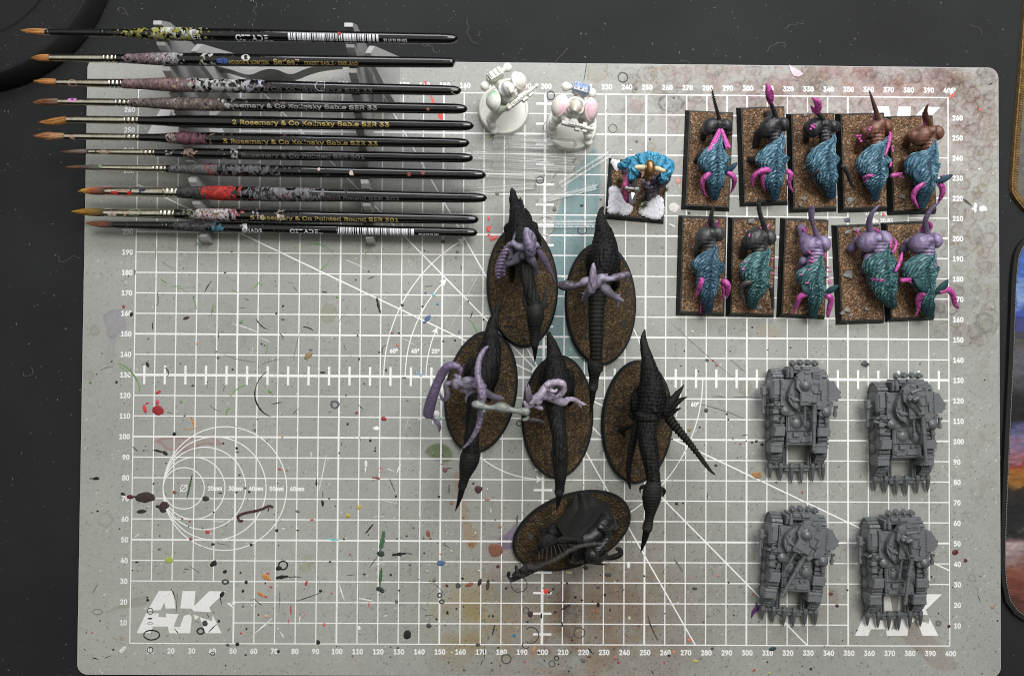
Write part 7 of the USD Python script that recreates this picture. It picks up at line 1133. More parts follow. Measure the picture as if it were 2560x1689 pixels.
creature(o, 'neck', [[(400, 650, 33, 4.0), (412, 760, 35, 3.8), (430, 880, 37, 3.4), (440, 1000, 37, 3.4), (440, 1090, 36, 3.6)]], VC, (0.0155, 0.0155, 0.0152), disp=rough)
creature(o, 'head', [[(440, 1060, 36, 3.3), (440, 1150, 35, 3.2), (440, 1230, 34, 2.6), (437, 1310, 32, 2.0), (433, 1345, 32, 2.2)], [(372, 1030, 34, .4), (395, 1055, 35, 1.4), (415, 1110, 35, 1.6)]], VC, (0.0167, 0.0167, 0.0161), vox=.45, disp=lambda P_: .12 * np.sin(P_[..., 1] * 5) * (P_[..., 1] < VC(440, 1180, 34)[1]))
tubes_part(o, 'beak', [([(432, 1350, 31), (425, 1420, 28), (411, 1493, 25)], [1.7, 1.1, .1])], 'matt_primer', NIGHT, VC)
creature(o, 'rider', [('e', 215, 630, 45, 2.2, 2.6, 2), ('e', 265, 625, 45, 2.6, 2.6, 2.2), [(195, 650, 44, 1.6), (240, 620, 45, 2.0), (290, 580, 46, 2.1), (320, 530, 46, 1.8), (345, 500, 46, 1.5)], [(225, 660, 43, 1.4), (290, 690, 40, 1.3)], [(300, 600, 43, 2.0), (350, 600, 40, 2.2), (410, 625, 38, 2.4), (475, 645, 35, 1.9)], [(480, 640, 35, 1.4), (540, 620, 32, 1.3), (590, 645, 29, 1.2), (650, 660, 27, .3)], [(585, 655, 29, .9), (610, 695, 27, .3)], [(480, 625, 35, 1.2), (500, 605, 34, .6)], [(165, 640, 45, 1.2), (190, 672, 44, 1.3), (230, 655, 44, 1.2)]], VC, (.29, .25, .32), 'miniature_paint', .42, .4, .9, small)
creature(o, 'spiral_tail', [[(340, 505, 47, 1.3), (390, 488, 47, 1.4), (445, 492, 47, 1.4), (470, 525, 46, 1.3), (455, 570, 45, 1.1), (415, 598, 44, .8), (385, 610, 43, .25)], [(440, 500, 46, 1.0), (385, 505, 46, 1.0), (355, 530, 46, 1.0), (375, 552, 46, .9), (410, 545, 46, .6)]], VC, (.28, .24, .30), 'miniature_paint', .38, .3, .9, ribbed(4, .06, 0))
creature(o, 'crest', [[(168, 490, 47, .2), (178, 560, 47, .8), (190, 620, 46, 1.4)], [(188, 495, 47, .2), (200, 560, 47, .8), (205, 615, 46, 1.2)], [(160, 560, 46, .4), (172, 620, 45, 1.2)]], VC, (.08, .065, .085), 'miniature_paint', .36, .3, .8)

c = VD(317, 661, 0); o = thing('steed_figurine', 'all black riderless spiny steed with long jointed limbs and a hooked jaw', 'figurine', (c[0], c[1], 0), ORG)
oval_base(o, c, 3, 505); oval_stone(o, VD, [(185, 560, 1.4), (118, 650, 1.6), (305, 860, 1.2), (320, 990, 1.5)], 940)
creature(o, 'steed_body', [[(395, 290, 28, 3.2), (410, 380, 29, 4.6), (418, 480, 30, 6.0), (400, 590, 30, 5.6), (388, 690, 32, 4.2)], ('e', 330, 540, 27, 4.0, 6.0, 4), ('e', 480, 560, 28, 4.6, 6.0, 4), ('e', 310, 610, 25, 3.4, 3, 3), [(340, 620, 34, 1.8), (380, 640, 36, 2.0), (430, 640, 36, 1.5)], [(400, 560, 34, 1.3), (440, 590, 36, .9)]], VD, NIGHT, disp=ribbed(2.3, .3))
creature(o, 'tail', [[(372, 64, 26, .3), (362, 120, 27, 1.2), (375, 200, 28, 2.0), (398, 300, 29, 3.2)]], VD, (0.0174, 0.0174, 0.0167), vox=.45, k=.4, disp=ribbed(3.6, .15))
tubes_part(o, 'spine', [([(500, 580, 29), (570, 500, 29), (628, 420, 26)], [2.2, 1.6, .1]), ([(520, 590, 28), (590, 530, 28), (650, 500, 26)], [2.0, 1.3, .1]), ([(520, 620, 27), (570, 590, 26), (610, 572, 25)], [1.8, 1.0, .1]), ([(480, 540, 29), (520, 500, 29), (538, 485, 28)], [1.8, 1.0, .1]), ([(500, 560, 29), (555, 510, 29), (575, 460, 28)], [1.8, 1.3, .1]), ([(430, 400, 29), (470, 470, 29), (505, 540, 28)], [.3, 1.2, 1.8]), ([(290, 470, 26), (330, 440, 28), (390, 420, 30)], [.2, 1.0, 1.2]), ([(265, 540, 25), (310, 520, 27), (370, 500, 30)], [.2, 1.1, 1.4])], 'matt_primer', NIGHT, VD)
creature(o, 'long_limb', [[(520, 620, 26, 2.4), (560, 680, 25, 2.1), (640, 775, 23, 1.6), (730, 890, 21, 1.15), (790, 970, 20, .8), (834, 1016, 19, .2)]], VD, (0.0223, 0.0192, 0.0167), vox=.42, k=.4, disp=lambda P_: .28 * np.sin((P_[..., 0] - P_[..., 1]) * 2.4) * (P_[..., 1] > VD(700, 880, 22)[1]))
creature(o, 'long_limb', [[(335, 650, 30, 1.8), (310, 720, 28, 1.7), (285, 830, 25, 1.6), (268, 930, 21, 1.3), (265, 1020, 17, 1.0), (277, 1108, 13, .15)]], VD, (0.0211, 0.0205, 0.0192), vox=.42, k=.4, disp=ribbed(3.2, .22))
creature(o, 'short_limb', [[(300, 690, 22, 1.3), (250, 705, 16, 1.0), (215, 720, 10, 1.2), (205, 730, 6, .4)], [(220, 715, 11, 1.1), (235, 760, 6, .5)], [(350, 680, 33, 1.2), (358, 740, 31, .9), (352, 775, 30, .2)]], VD, NIGHT, vox=.42, k=.4)
creature(o, 'neck', [[(388, 690, 34, 4.2), (390, 780, 36, 4.0), (405, 880, 38, 3.7), (420, 980, 39, 3.0), (430, 1060, 39, 3.0)]], VD, NIGHT, disp=ribbed(2.4, .25))
creature(o, 'head', [[(430, 1060, 39, 2.8), (420, 1130, 39, 4.0), (412, 1190, 38, 3.5), (405, 1260, 37, 2.1), (395, 1320, 36, 1.9), (388, 1355, 36, 2.3)]], VD, (0.0205, 0.0205, 0.0198), vox=.45, disp=lambda P_: .13 * np.sin(P_[..., 1] * 4.5))
tubes_part(o, 'jaw_horn', [([(395, 1140, 39), (385, 1100, 39), (360, 1088, 38), (342, 1128, 37)], [1.6, 1.4, 1.0, .2]), ([(445, 1150, 39), (465, 1112, 39), (488, 1108, 38), (487, 1150, 37)], [1.6, 1.4, 1.2, .3]), ([(395, 1180, 38), (368, 1148, 37), (356, 1172, 36)], [1.2, .9, .2])], 'matt_primer', NIGHT, VD)
tubes_part(o, 'beak', [([(386, 1362, 35), (370, 1430, 32), (344, 1515, 29)], [1.7, 1.3, .15])], 'matt_primer', NIGHT, VD)

# the caped figure with the stringed wing
c = VE(1055, 690, 0); o = thing('caped_figurine', 'black caped figurine lying low over an oval base with a stringed wing and staff', 'figurine', (c[0], c[1], 0))
oval_base(o, c, 69, 506, [(.03, .022, .013), (.05, .034, .018), (.09, .06, .03), (.15, .11, .06)]); oval_stone(o, VE, [(570, 580, 1.7), (480, 790, 2.0), (660, 690, 1.4)], 950)
# cape: a draped sheet between its edges
left = spline(np.array([VE(*p) for p in [(1020, 290, 8), (940, 470, 11), (860, 590, 15), (905, 720, 22), (960, 795, 27)]]), 30); right = spline(np.array([VE(*p) for p in [(1370, 240, 8), (1560, 330, 10), (1605, 385, 13), (1430, 590, 22), (1240, 815, 28)]]), 30)
s = np.linspace(0, 1, 44)[:, None, None]; ca = left[None] * (1 - s) + right[None] * s; bulge = np.sin(np.pi * s) * 3.2 + 1.0 * np.abs(np.sin(s * 9 + .4 + np.linspace(0, 1.2, 30)[None, :, None])) * (.35 + np.linspace(1, .3, 30))[None, :, None]
ca = ca + np.concatenate([0 * bulge, 0 * bulge, bulge], -1); ca[:, 0, 1] += (np.sin(np.pi * s[:, 0, 0]) * 4.0)
ca[:, 1:5, 1] += (np.sin(np.pi * s[:, :, 0]) * np.array([[3.0, 2.1, 1.3, .5]]))
m_, n_ = 44, 30; i, j = np.meshgrid(np.arange(m_ - 1), np.arange(n_ - 1), indexing='ij'); qd = np.stack([i * n_ + j, i * n_ + j + 1, (i + 1) * n_ + j + 1, (i + 1) * n_ + j], -1).reshape(-1, 4)
up_ = ca.reshape(-1, 3); lo_ = up_ - [0, 0, .8]; nn = len(up_)
b_ = [(i_ * n_, (i_ + 1) * n_) for i_ in range(m_ - 1)] + [((i_ + 1) * n_ + n_ - 1, i_ * n_ + n_ - 1) for i_ in range(m_ - 1)] + [(k_ + 1, k_) for k_ in range(n_ - 1)] + [((m_ - 1) * n_ + k_, (m_ - 1) * n_ + k_ + 1) for k_ in range(n_ - 1)]
bq = np.array([(x, y, y + nn, x + nn) for x, y in b_]); vv = np.vstack([up_, lo_]); qa = np.vstack([qd, qd[:, ::-1] + nn, bq]); ff = np.vstack([qa[:, [0, 1, 2]], qa[:, [0, 2, 3]]])
tm = trimesh.Trimesh(up_, np.vstack([qd[:, [0, 1, 2]], qd[:, [0, 2, 3]]]), process=False); ff = ff if tm.face_normals[:, 2].mean() > 0 else ff[:, ::-1]
add(o, 'cape', (vv, ff), 'matt_primer', 40, None) if False else add(o, 'cape', (vv, ff), 'matt_primer', True, np.tile((0.0186, 0.0186, 0.0180), (len(vv), 1)))
BK = (0.0112, 0.0118, 0.0130)
creature(o, 'body', [('e', 1560, 560, 20, 3.8, 4.2, 3.6, 30), ('e', 1390, 740, 24, 4.4, 3.8, 3.6), [(1560, 560, 20, 3.2), (1470, 660, 23, 3.6), (1350, 780, 25, 3.4), (1220, 830, 26, 3.0)], [(1600, 600, 14, 2.4), (1680, 620, 7, 1.6), (1700, 600, 5, 1.0)], ('e', 1180, 1050, 20, 4.0, 2.6, 3.2), [(1240, 860, 24, 2.4), (1200, 960, 22, 2.6), (1150, 1060, 20, 2.4), (1060, 1080, 14, 2.0)]], VE, BK, 'miniature_paint', .5, .6, .7, small)
creature(o, 'coiled_arm', [[(1450, 650, 29, 1.4), (1530, 690, 28, 1.6), (1560, 760, 27, 1.7), (1530, 850, 27, 1.8), (1470, 930, 28, 1.9), (1400, 990, 29, 2.2)]], VE, (0.0149, 0.0143, 0.0143), 'miniature_paint', .42, .4, .8, lambda P_: .18 * np.sin((P_[..., 1]) * 4.5))
creature(o, 'fist', [('e', 1350, 1030, 30, 3.0, 2.4, 2.4, -35), [(1290, 1080, 28, 1.4), (1370, 1110, 27, 1.6), (1480, 1090, 24, 1.5), (1530, 1020, 20, 1.2)]], VE, (0.0167, 0.0167, 0.0167), 'miniature_paint', .42, .4, .8, lambda P_: .14 * np.sin((P_[..., 0] + P_[..., 1]) * 5))
creature(o, 'staff', [[(1480, 885, 33, .7), (1300, 895, 34, .9), (1150, 930, 35, 1.0), (1000, 1000, 35, 1.1), (860, 1090, 35, 1.2), (760, 1140, 35, 1.2), (640, 1190, 34, 1.4), (520, 1230, 33, 1.8), (420, 1270, 32, 2.0), (330, 1310, 31, 2.1), (270, 1325, 30, 1.4)], [(560, 1240, 33, 1.3), (480, 1210, 34, 1.6), (380, 1250, 33, 1.4)], [(300, 1320, 30, 1.0), (285, 1370, 30, 1.0), (215, 1395, 29, .8), (195, 1415, 29, .3)], [(290, 1290, 31, .4), (283, 1222, 32, .6)], [(230, 1385, 29, .5), (190, 1370, 29, .5), (180, 1310, 30, .8)]], VE, (.040, .037, .035), 'matt_primer', .42, .4, .9, rough)
for x, y in ((283, 1218), (180, 1302)): v, f = organic([('e', VE(x, y, 31), (.85, 1.0, .85), None)], .3, .2); add(o, 'knob', (v, f), 'matt_primer', True, np.tile((.015, .015, .016), (len(v), 1)))
top = spline(np.array([VE(*p) for p in [(590, 1010, 26), (680, 950, 28), (790, 880, 30), (900, 820, 31), (1020, 800, 31), (1150, 805, 30)]]), 24)
add(o, 'wing_edge', tube(top, np.linspace(.5, 1.1, 24), 8), 'matt_primer', True, np.tile((0.0198, 0.0192, 0.0186), (24 * 8 + 2, 1)))
strip = np.array([VE(*p) for p in [(880, 880, 31), (1000, 860, 31), (1150, 850, 31), (1190, 900, 31), (1060, 940, 32), (900, 960, 32)]]); r = np.random.default_rng(3)
creature(o, 'wing_web', [[(900, 850, 31, 1.1), (1000, 830, 31, 1.6), (1120, 830, 31, 1.6), (1190, 870, 30, 1.3)], [(890, 900, 31, .7), (1010, 905, 31, .8), (1150, 900, 31, 1.0)], [(1000, 840, 31, .8), (1040, 930, 32, .6)], [(1110, 840, 31, .8), (1120, 930, 32, .6)]], VE, (0.0161, 0.0155, 0.0149), 'matt_primer', .42, .35, .7, rough)
for a, b in [((600, 1005), (600, 1110)), ((655, 965), (640, 1090)), ((715, 925), (700, 1110)), ((765, 895), (780, 1120)), ((800, 875), (845, 1060)), ((840, 855), (905, 1010)), ((870, 840), (960, 980)), ((905, 900), (1010, 960)), ((950, 905), (1060, 940))]:
    add(o, 'string', tube([VE(*a, 29), VE((a[0] + b[0]) / 2 + 6, (a[1] + b[1]) / 2, 31), VE(*b, 33.5)], [.28, .22, .3], 6, n=8), 'matt_primer', True, np.tile((.045, .042, .04), (8 * 6 + 2, 1)))
creature(o, 'left_plate', [('e', 720, 870, 22, 4.6, 4.0, 2.0, 20), ('e', 640, 940, 20, 3.4, 2.6, 1.4, 40), [(590, 650, 12, .3), (640, 690, 14, 1.2), (690, 780, 18, 1.6)], [(840, 580, 14, .3), (810, 640, 15, 1.6), (780, 720, 18, 2.4)], [(870, 650, 14, .4), (860, 740, 17, 1.8)], [(545, 960, 18, .6), (600, 1000, 20, 1.0), (700, 980, 22, 1.0)]], VE, (0.0186, 0.0186, 0.0186), 'matt_primer', .45, .5, .7, rough)
tubes_part(o, 'hook', [([(1500, 1090, 20), (1600, 1082, 19), (1690, 1060, 19), (1745, 1020, 19), (1730, 970, 19), (1680, 965, 19)], [1.1, 1.2, 1.4, 1.3, 1.1, .8]), ([(1250, 1120, 22), (1380, 1150, 20), (1530, 1180, 18)], [1.0, .9, .2])], 'matt_primer', (0.0149, 0.0143, 0.0136), VE, flat=.6)
# ------------------------------------------------------------------ four grey plastic tanks
V1 = view(1880, 880, 4.48)
plain('tank_plastic', (.118, .129, .135), .32, .5, bump=.3, bscale=1500., vary=.10)
TC = P(2016.7, 1027.9, 9.0)
def tp(x, y, z): return V1(x, y, z) - np.array([TC[0], TC[1], 0])
TS = 4.48 * 5.12
def tbox(x0, y0, x1, y1, z0, z1, bev=.3, rz=0.):
    a, b = tp(x0, y0, z1), tp(x1, y1, z1); return box((a[0] + b[0]) / 2, (a[1] + b[1]) / 2, (z0 + z1) / 2, abs(b[0] - a[0]), abs(a[1] - b[1]), z1 - z0, rz, bev)
def tpoly(pts, z0, z1, shrink=.3):
    q = np.array([tp(x, y, z1)[:2] for x, y in pts]); b = np.array(_Pg(q).buffer(-shrink).exterior.coords)[:-1] if shrink else q
    if shrink and len(b) == len(q):
        m = np.argmin([np.hypot(*(np.roll(b, k, 0) - q).T).sum() for k in range(len(q))]); b2 = np.roll(b, m, 0)
        if np.hypot(*(b2 - q).T).max() > 3 * shrink + 1:
            b = b[::-1]; m = np.argmin([np.hypot(*(np.roll(b, k, 0) - q).T).sum() for k in range(len(q))]); b2 = np.roll(b, m, 0)
        if np.hypot(*(b2 - q).T).max() < 4 * shrink + 1: return join(extrude(q, z0, z1 - shrink), extrude(q, z1 - shrink - 1e-3, z1, b2))
    return extrude(q, z0, z1)
def disc(x, y, r, z0, z1, n=20, dome=0.):
    c = tp(x, y, z1); pr = [(z0, r), (z1 - .15, r), (z1, r - .15)] + ([(z1 + dome * k, (r - .2) * math.cos(math.asin(k))) for k in (.4, .75, .95)] if dome else [])
    return revolve_along((c[0], c[1], 0), (c[0], c[1], 1), pr, n)
def rod(a, b, r, n=10, prof=None):
    a, b = tp(*a), tp(*b); L = np.linalg.norm(b - a); return revolve_along(a, b, prof and [(t * L, q) for t, q in prof] or [(0, r * .9), (.08, r), (L - .08, r), (L, r * .9)], n)
def make_tank(k, label, mid, deg, turret, crew):
    m9 = P(*mid, 9.0); o = thing('tank_model', label, 'model tank', (m9[0], m9[1], 0), 'grey unpainted model tanks standing in a two by two block')
    R = rot(0, 0, deg)
    tc = tp(612, 430, 18)
    def put_(name, m, turn=False):
        v, f = arr(m); v = v.copy()
        if turn: v = (v - [tc[0], tc[1], 0]) @ rot(0, 0, turret).T + [tc[0], tc[1], 0]
        v = v @ R.T + [m9[0], m9[1], 0]; add(o, name, (v, f), 'tank_plastic', 35)
    # lower hull, sides and tracks
    put_('hull', join(tbox(375, 200, 722, 1050, 1.6, 9.5, .6), tpoly([(385, 1045), (720, 1045), (715, 900), (400, 900)], 4, 10.6, .5), tbox(400, 880, 705, 1010, 8, 11.2, .5), tbox(392, 690, 712, 890, 8, 11.9, .5)))
    for x0, x1 in ((222, 345), (722, 842)):
        # track: an endless belt with cross pads round a side frame
        yb, yf = tp(0, 215, 6)[1], tp(0, 1235, 6)[1]; xa, xb = tp(x0, 600, 9)[0], tp(x1, 600, 9)[0]; xc, w = (xa + xb) / 2, abs(xb - xa)
        prof = [(yb - 4, .1), (yb + .4, 3.4), (yb + .8, 6.2), (yb - 1.6, 9.6), (yb - 6, 11.6), (yb - 14, 12.2), (yf + 22, 11.2), (yf + 10, 10.2), (yf + 3.2, 8.0), (yf, 5.0), (yf + .6, 2.4), (yf + 4.5, .1)]
        pl = np.array(_Pg(prof).buffer(-.75).exterior.coords)[:-1]; v, f = extrude(pl, -w / 2 + .2, w / 2 - .2); body = (np.c_[xc + v[:, 2], v[:, 0], v[:, 1]], f[:, ::-1] if False else f)
        put_('track_frame', body)
        ring = np.array(_Pg(prof).exterior.coords); L = np.r_[0, np.cumsum(np.hypot(*np.diff(ring, axis=0).T))]; pads = []; n = 46
        for t in range(n):
            s = L[-1] * t / n; p = np.array([np.interp(s, L, ring[:, 0]), np.interp(s, L, ring[:, 1])]); e = np.array([np.interp((s + .4) % L[-1], L, ring[:, 0]), np.interp((s + .4) % L[-1], L, ring[:, 1])]) - p; an = math.atan2(e[1], e[0])
            pads.append(box(xc, p[0], p[1], w, L[-1] / n * .78, 1.0, bev=.18, rx=an)); pads.append(box(xc, p[0], p[1], w * .45, L[-1] / n * .5, 1.5, bev=.15, rx=an))
        put_('track_belt', join(*pads))
        ys = np.linspace(yb - 7, yf + 7, 6); side = -1 if x0 < 500 else 1
        for y in ys: put_('road_wheel', revolve_along((xc + side * (w / 2 - .3), y, 4.4), (xc + side * (w / 2 + .55), y, 4.4), [(0, 2.4), (.6, 2.4), (.85, 2.1)], 16))
    for q in ([(212, 1022), (348, 1022), (350, 1128), (205, 1128)], [(700, 1030), (845, 1025), (850, 1140), (688, 1130)]): put_('track_guard', join(tpoly(q, 7, 13.0, .5), tbox(q[0][0] - 10, 1060, q[0][0] + 6, 1070, 9, 13.2, .1), tbox(q[0][0] - 10, 1095, q[0][0] + 6, 1104, 9, 13.2, .1)))
    for q in ([(265, 835), (382, 835), (372, 942), (250, 942)], [(738, 850), (875, 845), (880, 945), (735, 950)]): put_('track_guard', tpoly(q, 8, 13.4, .4))
    for x, y, x1, y1 in ((235, 640, 300, 690), (240, 720, 300, 770), (830, 760, 868, 800), (840, 870, 885, 900)): put_('stowage_box', tbox(x, y, x1, y1, 9, 13.3, .25))
    # deck, side sponsons
    put_('deck', join(tpoly([(375, 305), (862, 305), (860, 560), (800, 640), (430, 640), (355, 600), (270, 600), (330, 540), (330, 305)], 9, 14.0, .4), tpoly([(680, 235), (790, 235), (790, 330), (680, 330)], 10, 14.6, .2)))
    put_('deck_grille', join(*[tbox(692, 250 + 14 * t, 768, 256 + 14 * t, 14.4, 15.0, .1) for t in range(5)]))
    put_('deck_panel', join(tbox(338, 335, 372, 410, 13.6, 14.5, .15), *[tbox(348 + 26 * (t % 2), 485 + 14 * (t // 2), 366 + 26 * (t % 2), 493 + 14 * (t // 2), 13.8, 14.5, .1) for t in range(8)]))
    put_('sponson', join(tpoly([(232, 312), (318, 305), (318, 525), (222, 525), (212, 480), (212, 390)], 5.5, 13.2, .9), tbox(246, 320, 312, 480, 13, 13.7, .2), tpoly([(205, 600), (355, 605), (330, 540), (250, 560)], 6, 11.8, .4)))
    put_('sponson', join(tpoly([(862, 320), (915, 322), (948, 380), (985, 440), (985, 490), (940, 545), (866, 550)], 5, 12.6, .9), tpoly([(860, 560), (915, 560), (905, 620), (862, 640)], 6, 11.5, .4)))
    for x, y0, y1, xx in ((140, 385, 690, 165), (945, 540, 720, 940)):
        put_('side_gun', join(tbox(x - 26, y0, x + 22, y0 + 100, 6.5, 9.5, .4) if x < 500 else tbox(x - 14, y0 - 60, x + 26, y0 + 10, 6, 9, .4), rod((x - 15, y0 + 60, 8), (x - 18, y1, 7.5), .62), rod((x - 15, y1 - 50, 7.5), (x - 18, y1 - 5, 7.5), .95), rod((x + 12, y0 + 60, 7.8), (x + 6, y1 - 90, 7.5), .35), rod((x + 20, y0 + 70, 8), (x + 90, y0 + 75, 9), .9) if x < 500 else rod((x + 10, y0 - 30, 8), (x + 50, y0 - 40, 8), .5)))
    put_('side_vision_block', disc(978, 450, .9, 6, 11.2, 12, .3))
    # shoulder plates with round mounts
    put_('gun_shoulder', join(tpoly([(375, 600), (430, 600), (495, 690), (440, 712), (345, 712), (318, 660), (335, 622)], 9, 13.8, .4), disc(380, 657, 2.1, 13, 14.6), disc(380, 657, 1.35, 14, 15.1), disc(380, 657, .55, 15, 15.5, 6)))
    put_('gun_shoulder', join(tpoly([(800, 622), (890, 622), (895, 700), (870, 722), (760, 722), (742, 690)], 9, 13.6, .4), disc(840, 668, 2.1, 13, 14.4), disc(840, 668, 1.35, 14, 14.9), disc(840, 668, .55, 14.8, 15.3, 6)))
    if k == 1: put_('hull_gun', rod((375, 680, 13.2), (175, 622, 12.5), .6, prof=[(0, .9), (.3, .85), (.33, .55), (.75, .5), (.78, .75), (1, .7)]))
    else: put_('hull_gun', rod((348, 725, 12.8), (288, 900, 11.5), .5, prof=[(0, .8), (.35, .75), (.37, .45), (.8, .42), (.83, .62), (1, .6)]))
    put_('hull_gun', rod((828, 735, 12.6), (835, 930, 11.2), .5, prof=[(0, .8), (.35, .75), (.37, .45), (.8, .42), (.83, .62), (1, .6)]))
    # front: two hatches, lamp, grille
    for x, y in ((502, 790), (655, 805)): put_('front_hatch', join(disc(x, y, 3.0, 10, 12.6, 24), disc(x, y, 2.5, 12, 13.0, 24, .7), tbox(x - 45, y - 50, x - 8, y - 38, 12.6, 13.6, .15, -.7)))
    put_('hatch_frame', join(tpoly([(425, 725), (580, 725), (580, 850), (560, 870), (445, 870), (425, 850)], 9.5, 12.2, .3), tpoly([(600, 740), (700, 740), (700, 870), (600, 870)], 9.5, 12.0, .3)))
    put_('lamp_box', join(tbox(465, 895, 540, 950, 10.5, 12.6, .3), tbox(590, 900, 620, 935, 10.5, 12.2, .25), tbox(645, 905, 680, 930, 10.5, 12.0, .25)))
    put_('front_grille', join(*[tbox(462 + 24 * t, 1030, 474 + 24 * t, 1052, 6, 8.2, .15) for t in range(7)], tbox(385, 1015, 712, 1032, 5, 9.3, .3)))
    put_('front_plate', join(tpoly([(556, 955), (676, 955), (676, 1010), (548, 1010)], 9.5, 11.6, .2), tpoly([(425, 960), (540, 960), (535, 1015), (425, 1015)], 9.5, 11.5, .2), tbox(388, 880, 425, 1000, 8, 11.0, .3), tbox(676, 890, 712, 1000, 8, 11.0, .3)))
    # bolt heads and raised strips along the plates
    bl_ = [(350 + 0 * t, 330 + 40 * t, 14.0) for t in range(0)] + [(388 + 30 * t, 318, 14.0) for t in range(4)] + [(848, 340 + 36 * t, 14.0) for t in range(6)] + [(420 + 28 * t, 968, 11.6) for t in range(4)] + [(565 + 28 * t, 1003, 11.7) for t in range(4)] + [(222 + 26 * t, 1118, 13.0) for t in range(5)] + [(706 + 28 * t, 1128, 13.0) for t in range(5)] + [(268 + 25 * t, 932, 13.4) for t in range(4)] + [(748 + 28 * t, 938, 13.4) for t in range(5)]
    put_('bolt_heads', join(*[disc(x, y, .38, z - .2, z + .3, 6) for x, y, z in bl_]))
    put_('edge_strip', join(tbox(322, 306, 332, 600, 13.6, 14.5, .15), tbox(852, 306, 862, 556, 13.6, 14.5, .15), tbox(385, 690, 395, 900, 11.4, 12.4, .15), tbox(708, 700, 718, 900, 11.4, 12.4, .15), tbox(225, 1040, 345, 1046, 12.8, 13.4, .1), tbox(700, 1048, 845, 1054, 12.8, 13.4, .1)))
    # rear engine and exhausts
    put_('engine', join(tpoly([(435, 165), (755, 165), (770, 240), (425, 240)], 5, 13.2, .5), tpoly([(462, 160), (550, 160), (545, 205), (470, 205)], 10, 14.0, .4), tpoly([(560, 160), (655, 160), (655, 205), (565, 205)], 10, 14.2, .4), tbox(395, 185, 425, 290, 6, 12.5, .3), tbox(432, 215, 470, 290, 10, 14.2, .3), *[tbox(386, 190 + 18 * t, 402, 199 + 18 * t, 7, 12.8, .1) for t in range(6)]))
    for t, (x, y) in enumerate(((488, 128), (572, 120), (660, 122), (738, 130))):
        put_('exhaust', join(rod((x - 62, y - 8, 9.0), (x, y, 11), 1.3, 14, [(0, 1.2), (.1, 1.5), (.55, 1.5), (.6, 1.2), (.7, 1.2), (.74, .85), (1, .85)]), rod((x - 52, y + 10, 8.0), (x - 30, y + 6, 11.5), .5)))
    # dozer blade with six spikes
    for x0, x1 in ((350, 392), (622, 664)): put_('dozer_arm', join(tbox(x0, 1060, x0 + 18, 1262, 2.0, 4.6, .25), tbox(x1 - 16, 1060, x1, 1262, 2.4, 5.0, .25)))
    put_('dozer_beam', join(tpoly([(188, 1262), (812, 1262), (815, 1300), (184, 1300)], 1.6, 4.4, .4), tpoly([(355, 1285), (650, 1285), (640, 1335), (370, 1335)], 1.2, 3.6, .4), *[tbox(212 + 50 * t, 1266, 232 + 50 * t, 1284, 4.2, 4.9, .15) for t in range(12)]))
    for x, y in ((202, 1415), (320, 1440), (442, 1470), (552, 1475), (676, 1455), (794, 1440)):
        a, b = tp(x + 2, 1268, 4.6), tp(x, y, 1.4); put_('dozer_spike', join(tube([a, a * .6 + b * .4, a * .25 + b * .75, b], [1.25, 1.15, .75, .12], 6, flat=.8), box(a[0], a[1], 4.4, 1.9, 2.4, 1.8, bev=.3)))
    # turret
    t_ = lambda n, m: put_(n, m, True)
    t_('turret', join(tpoly([(432, 400), (470, 335), (520, 290), (560, 205), (655, 205), (672, 300), (790, 320), (815, 400), (818, 470), (800, 545), (765, 610), (700, 590), (560, 605), (500, 640), (450, 600), (415, 540), (410, 470)], 13.4, 17.4, .9),
        tpoly([(500, 300), (565, 212), (650, 212), (660, 300), (700, 380), (660, 570), (560, 585), (555, 450), (500, 400)], 16, 19.6, .6)))
    t_('turret_rib', join(tpoly([(500, 395), (520, 390), (565, 440), (560, 590), (545, 590), (545, 450)], 16, 20.0, .2), tpoly([(432, 415), (455, 390), (468, 430), (455, 480), (425, 470)], 16.5, 18.0, .2), tpoly([(425, 500), (520, 510), (545, 560), (470, 560)], 16.5, 18.2, .25), tpoly([(455, 575), (545, 560), (530, 620), (490, 630)], 15, 17.8, .25), *[tbox(488, 455 + 14 * t, 525, 461 + 14 * t, 17, 18.2, .1) for t in range(4)], rod((470, 530, 17.8), (545, 545, 18.4), .7)))
    rl = [(505 + 0 * t, 410 + 26 * t, 18.0) for t in range(5)] + [(560 + 16 * t, 596 - 3 * t, 19.6) for t in range(5)]
    t_('turret_bolts', join(*[disc(x, y, .34, z - .4, z + .3, 6) for x, y, z in rl], tpoly([(640, 320), (668, 312), (705, 395), (690, 460), (668, 430)], 17, 20.0, .2), tbox(500, 300, 560, 312, 18, 19.9, .15, -.55), tpoly([(780, 350), (812, 405), (812, 470), (795, 540), (775, 530), (785, 440)], 15, 18.3, .2), tpoly([(560, 565), (650, 560), (640, 600), (575, 605)], 15, 19.0, .3)))
    t_('turret_roof_panel', join(tbox(552, 440, 648, 560, 19, 20.2, .25), tbox(608, 465, 640, 480, 20, 20.5, .1), tpoly([(505, 260), (560, 215), (580, 250), (515, 300)], 18, 19.4, .2), tbox(590, 212, 645, 245, 19, 20.2, .2)))
    t_('mantlet', join(tbox(655, 470, 740, 575, 14, 19.6, .7), tbox(665, 330, 790, 470, 15, 18.4, .5), tbox(690, 380, 745, 470, 18, 19.6, .4), *[tbox(690, 345 + 22 * t, 750, 358 + 22 * t, 18, 19.2, .15) for t in range(4)], tbox(755, 340, 795, 440, 17, 19.0, .3)))
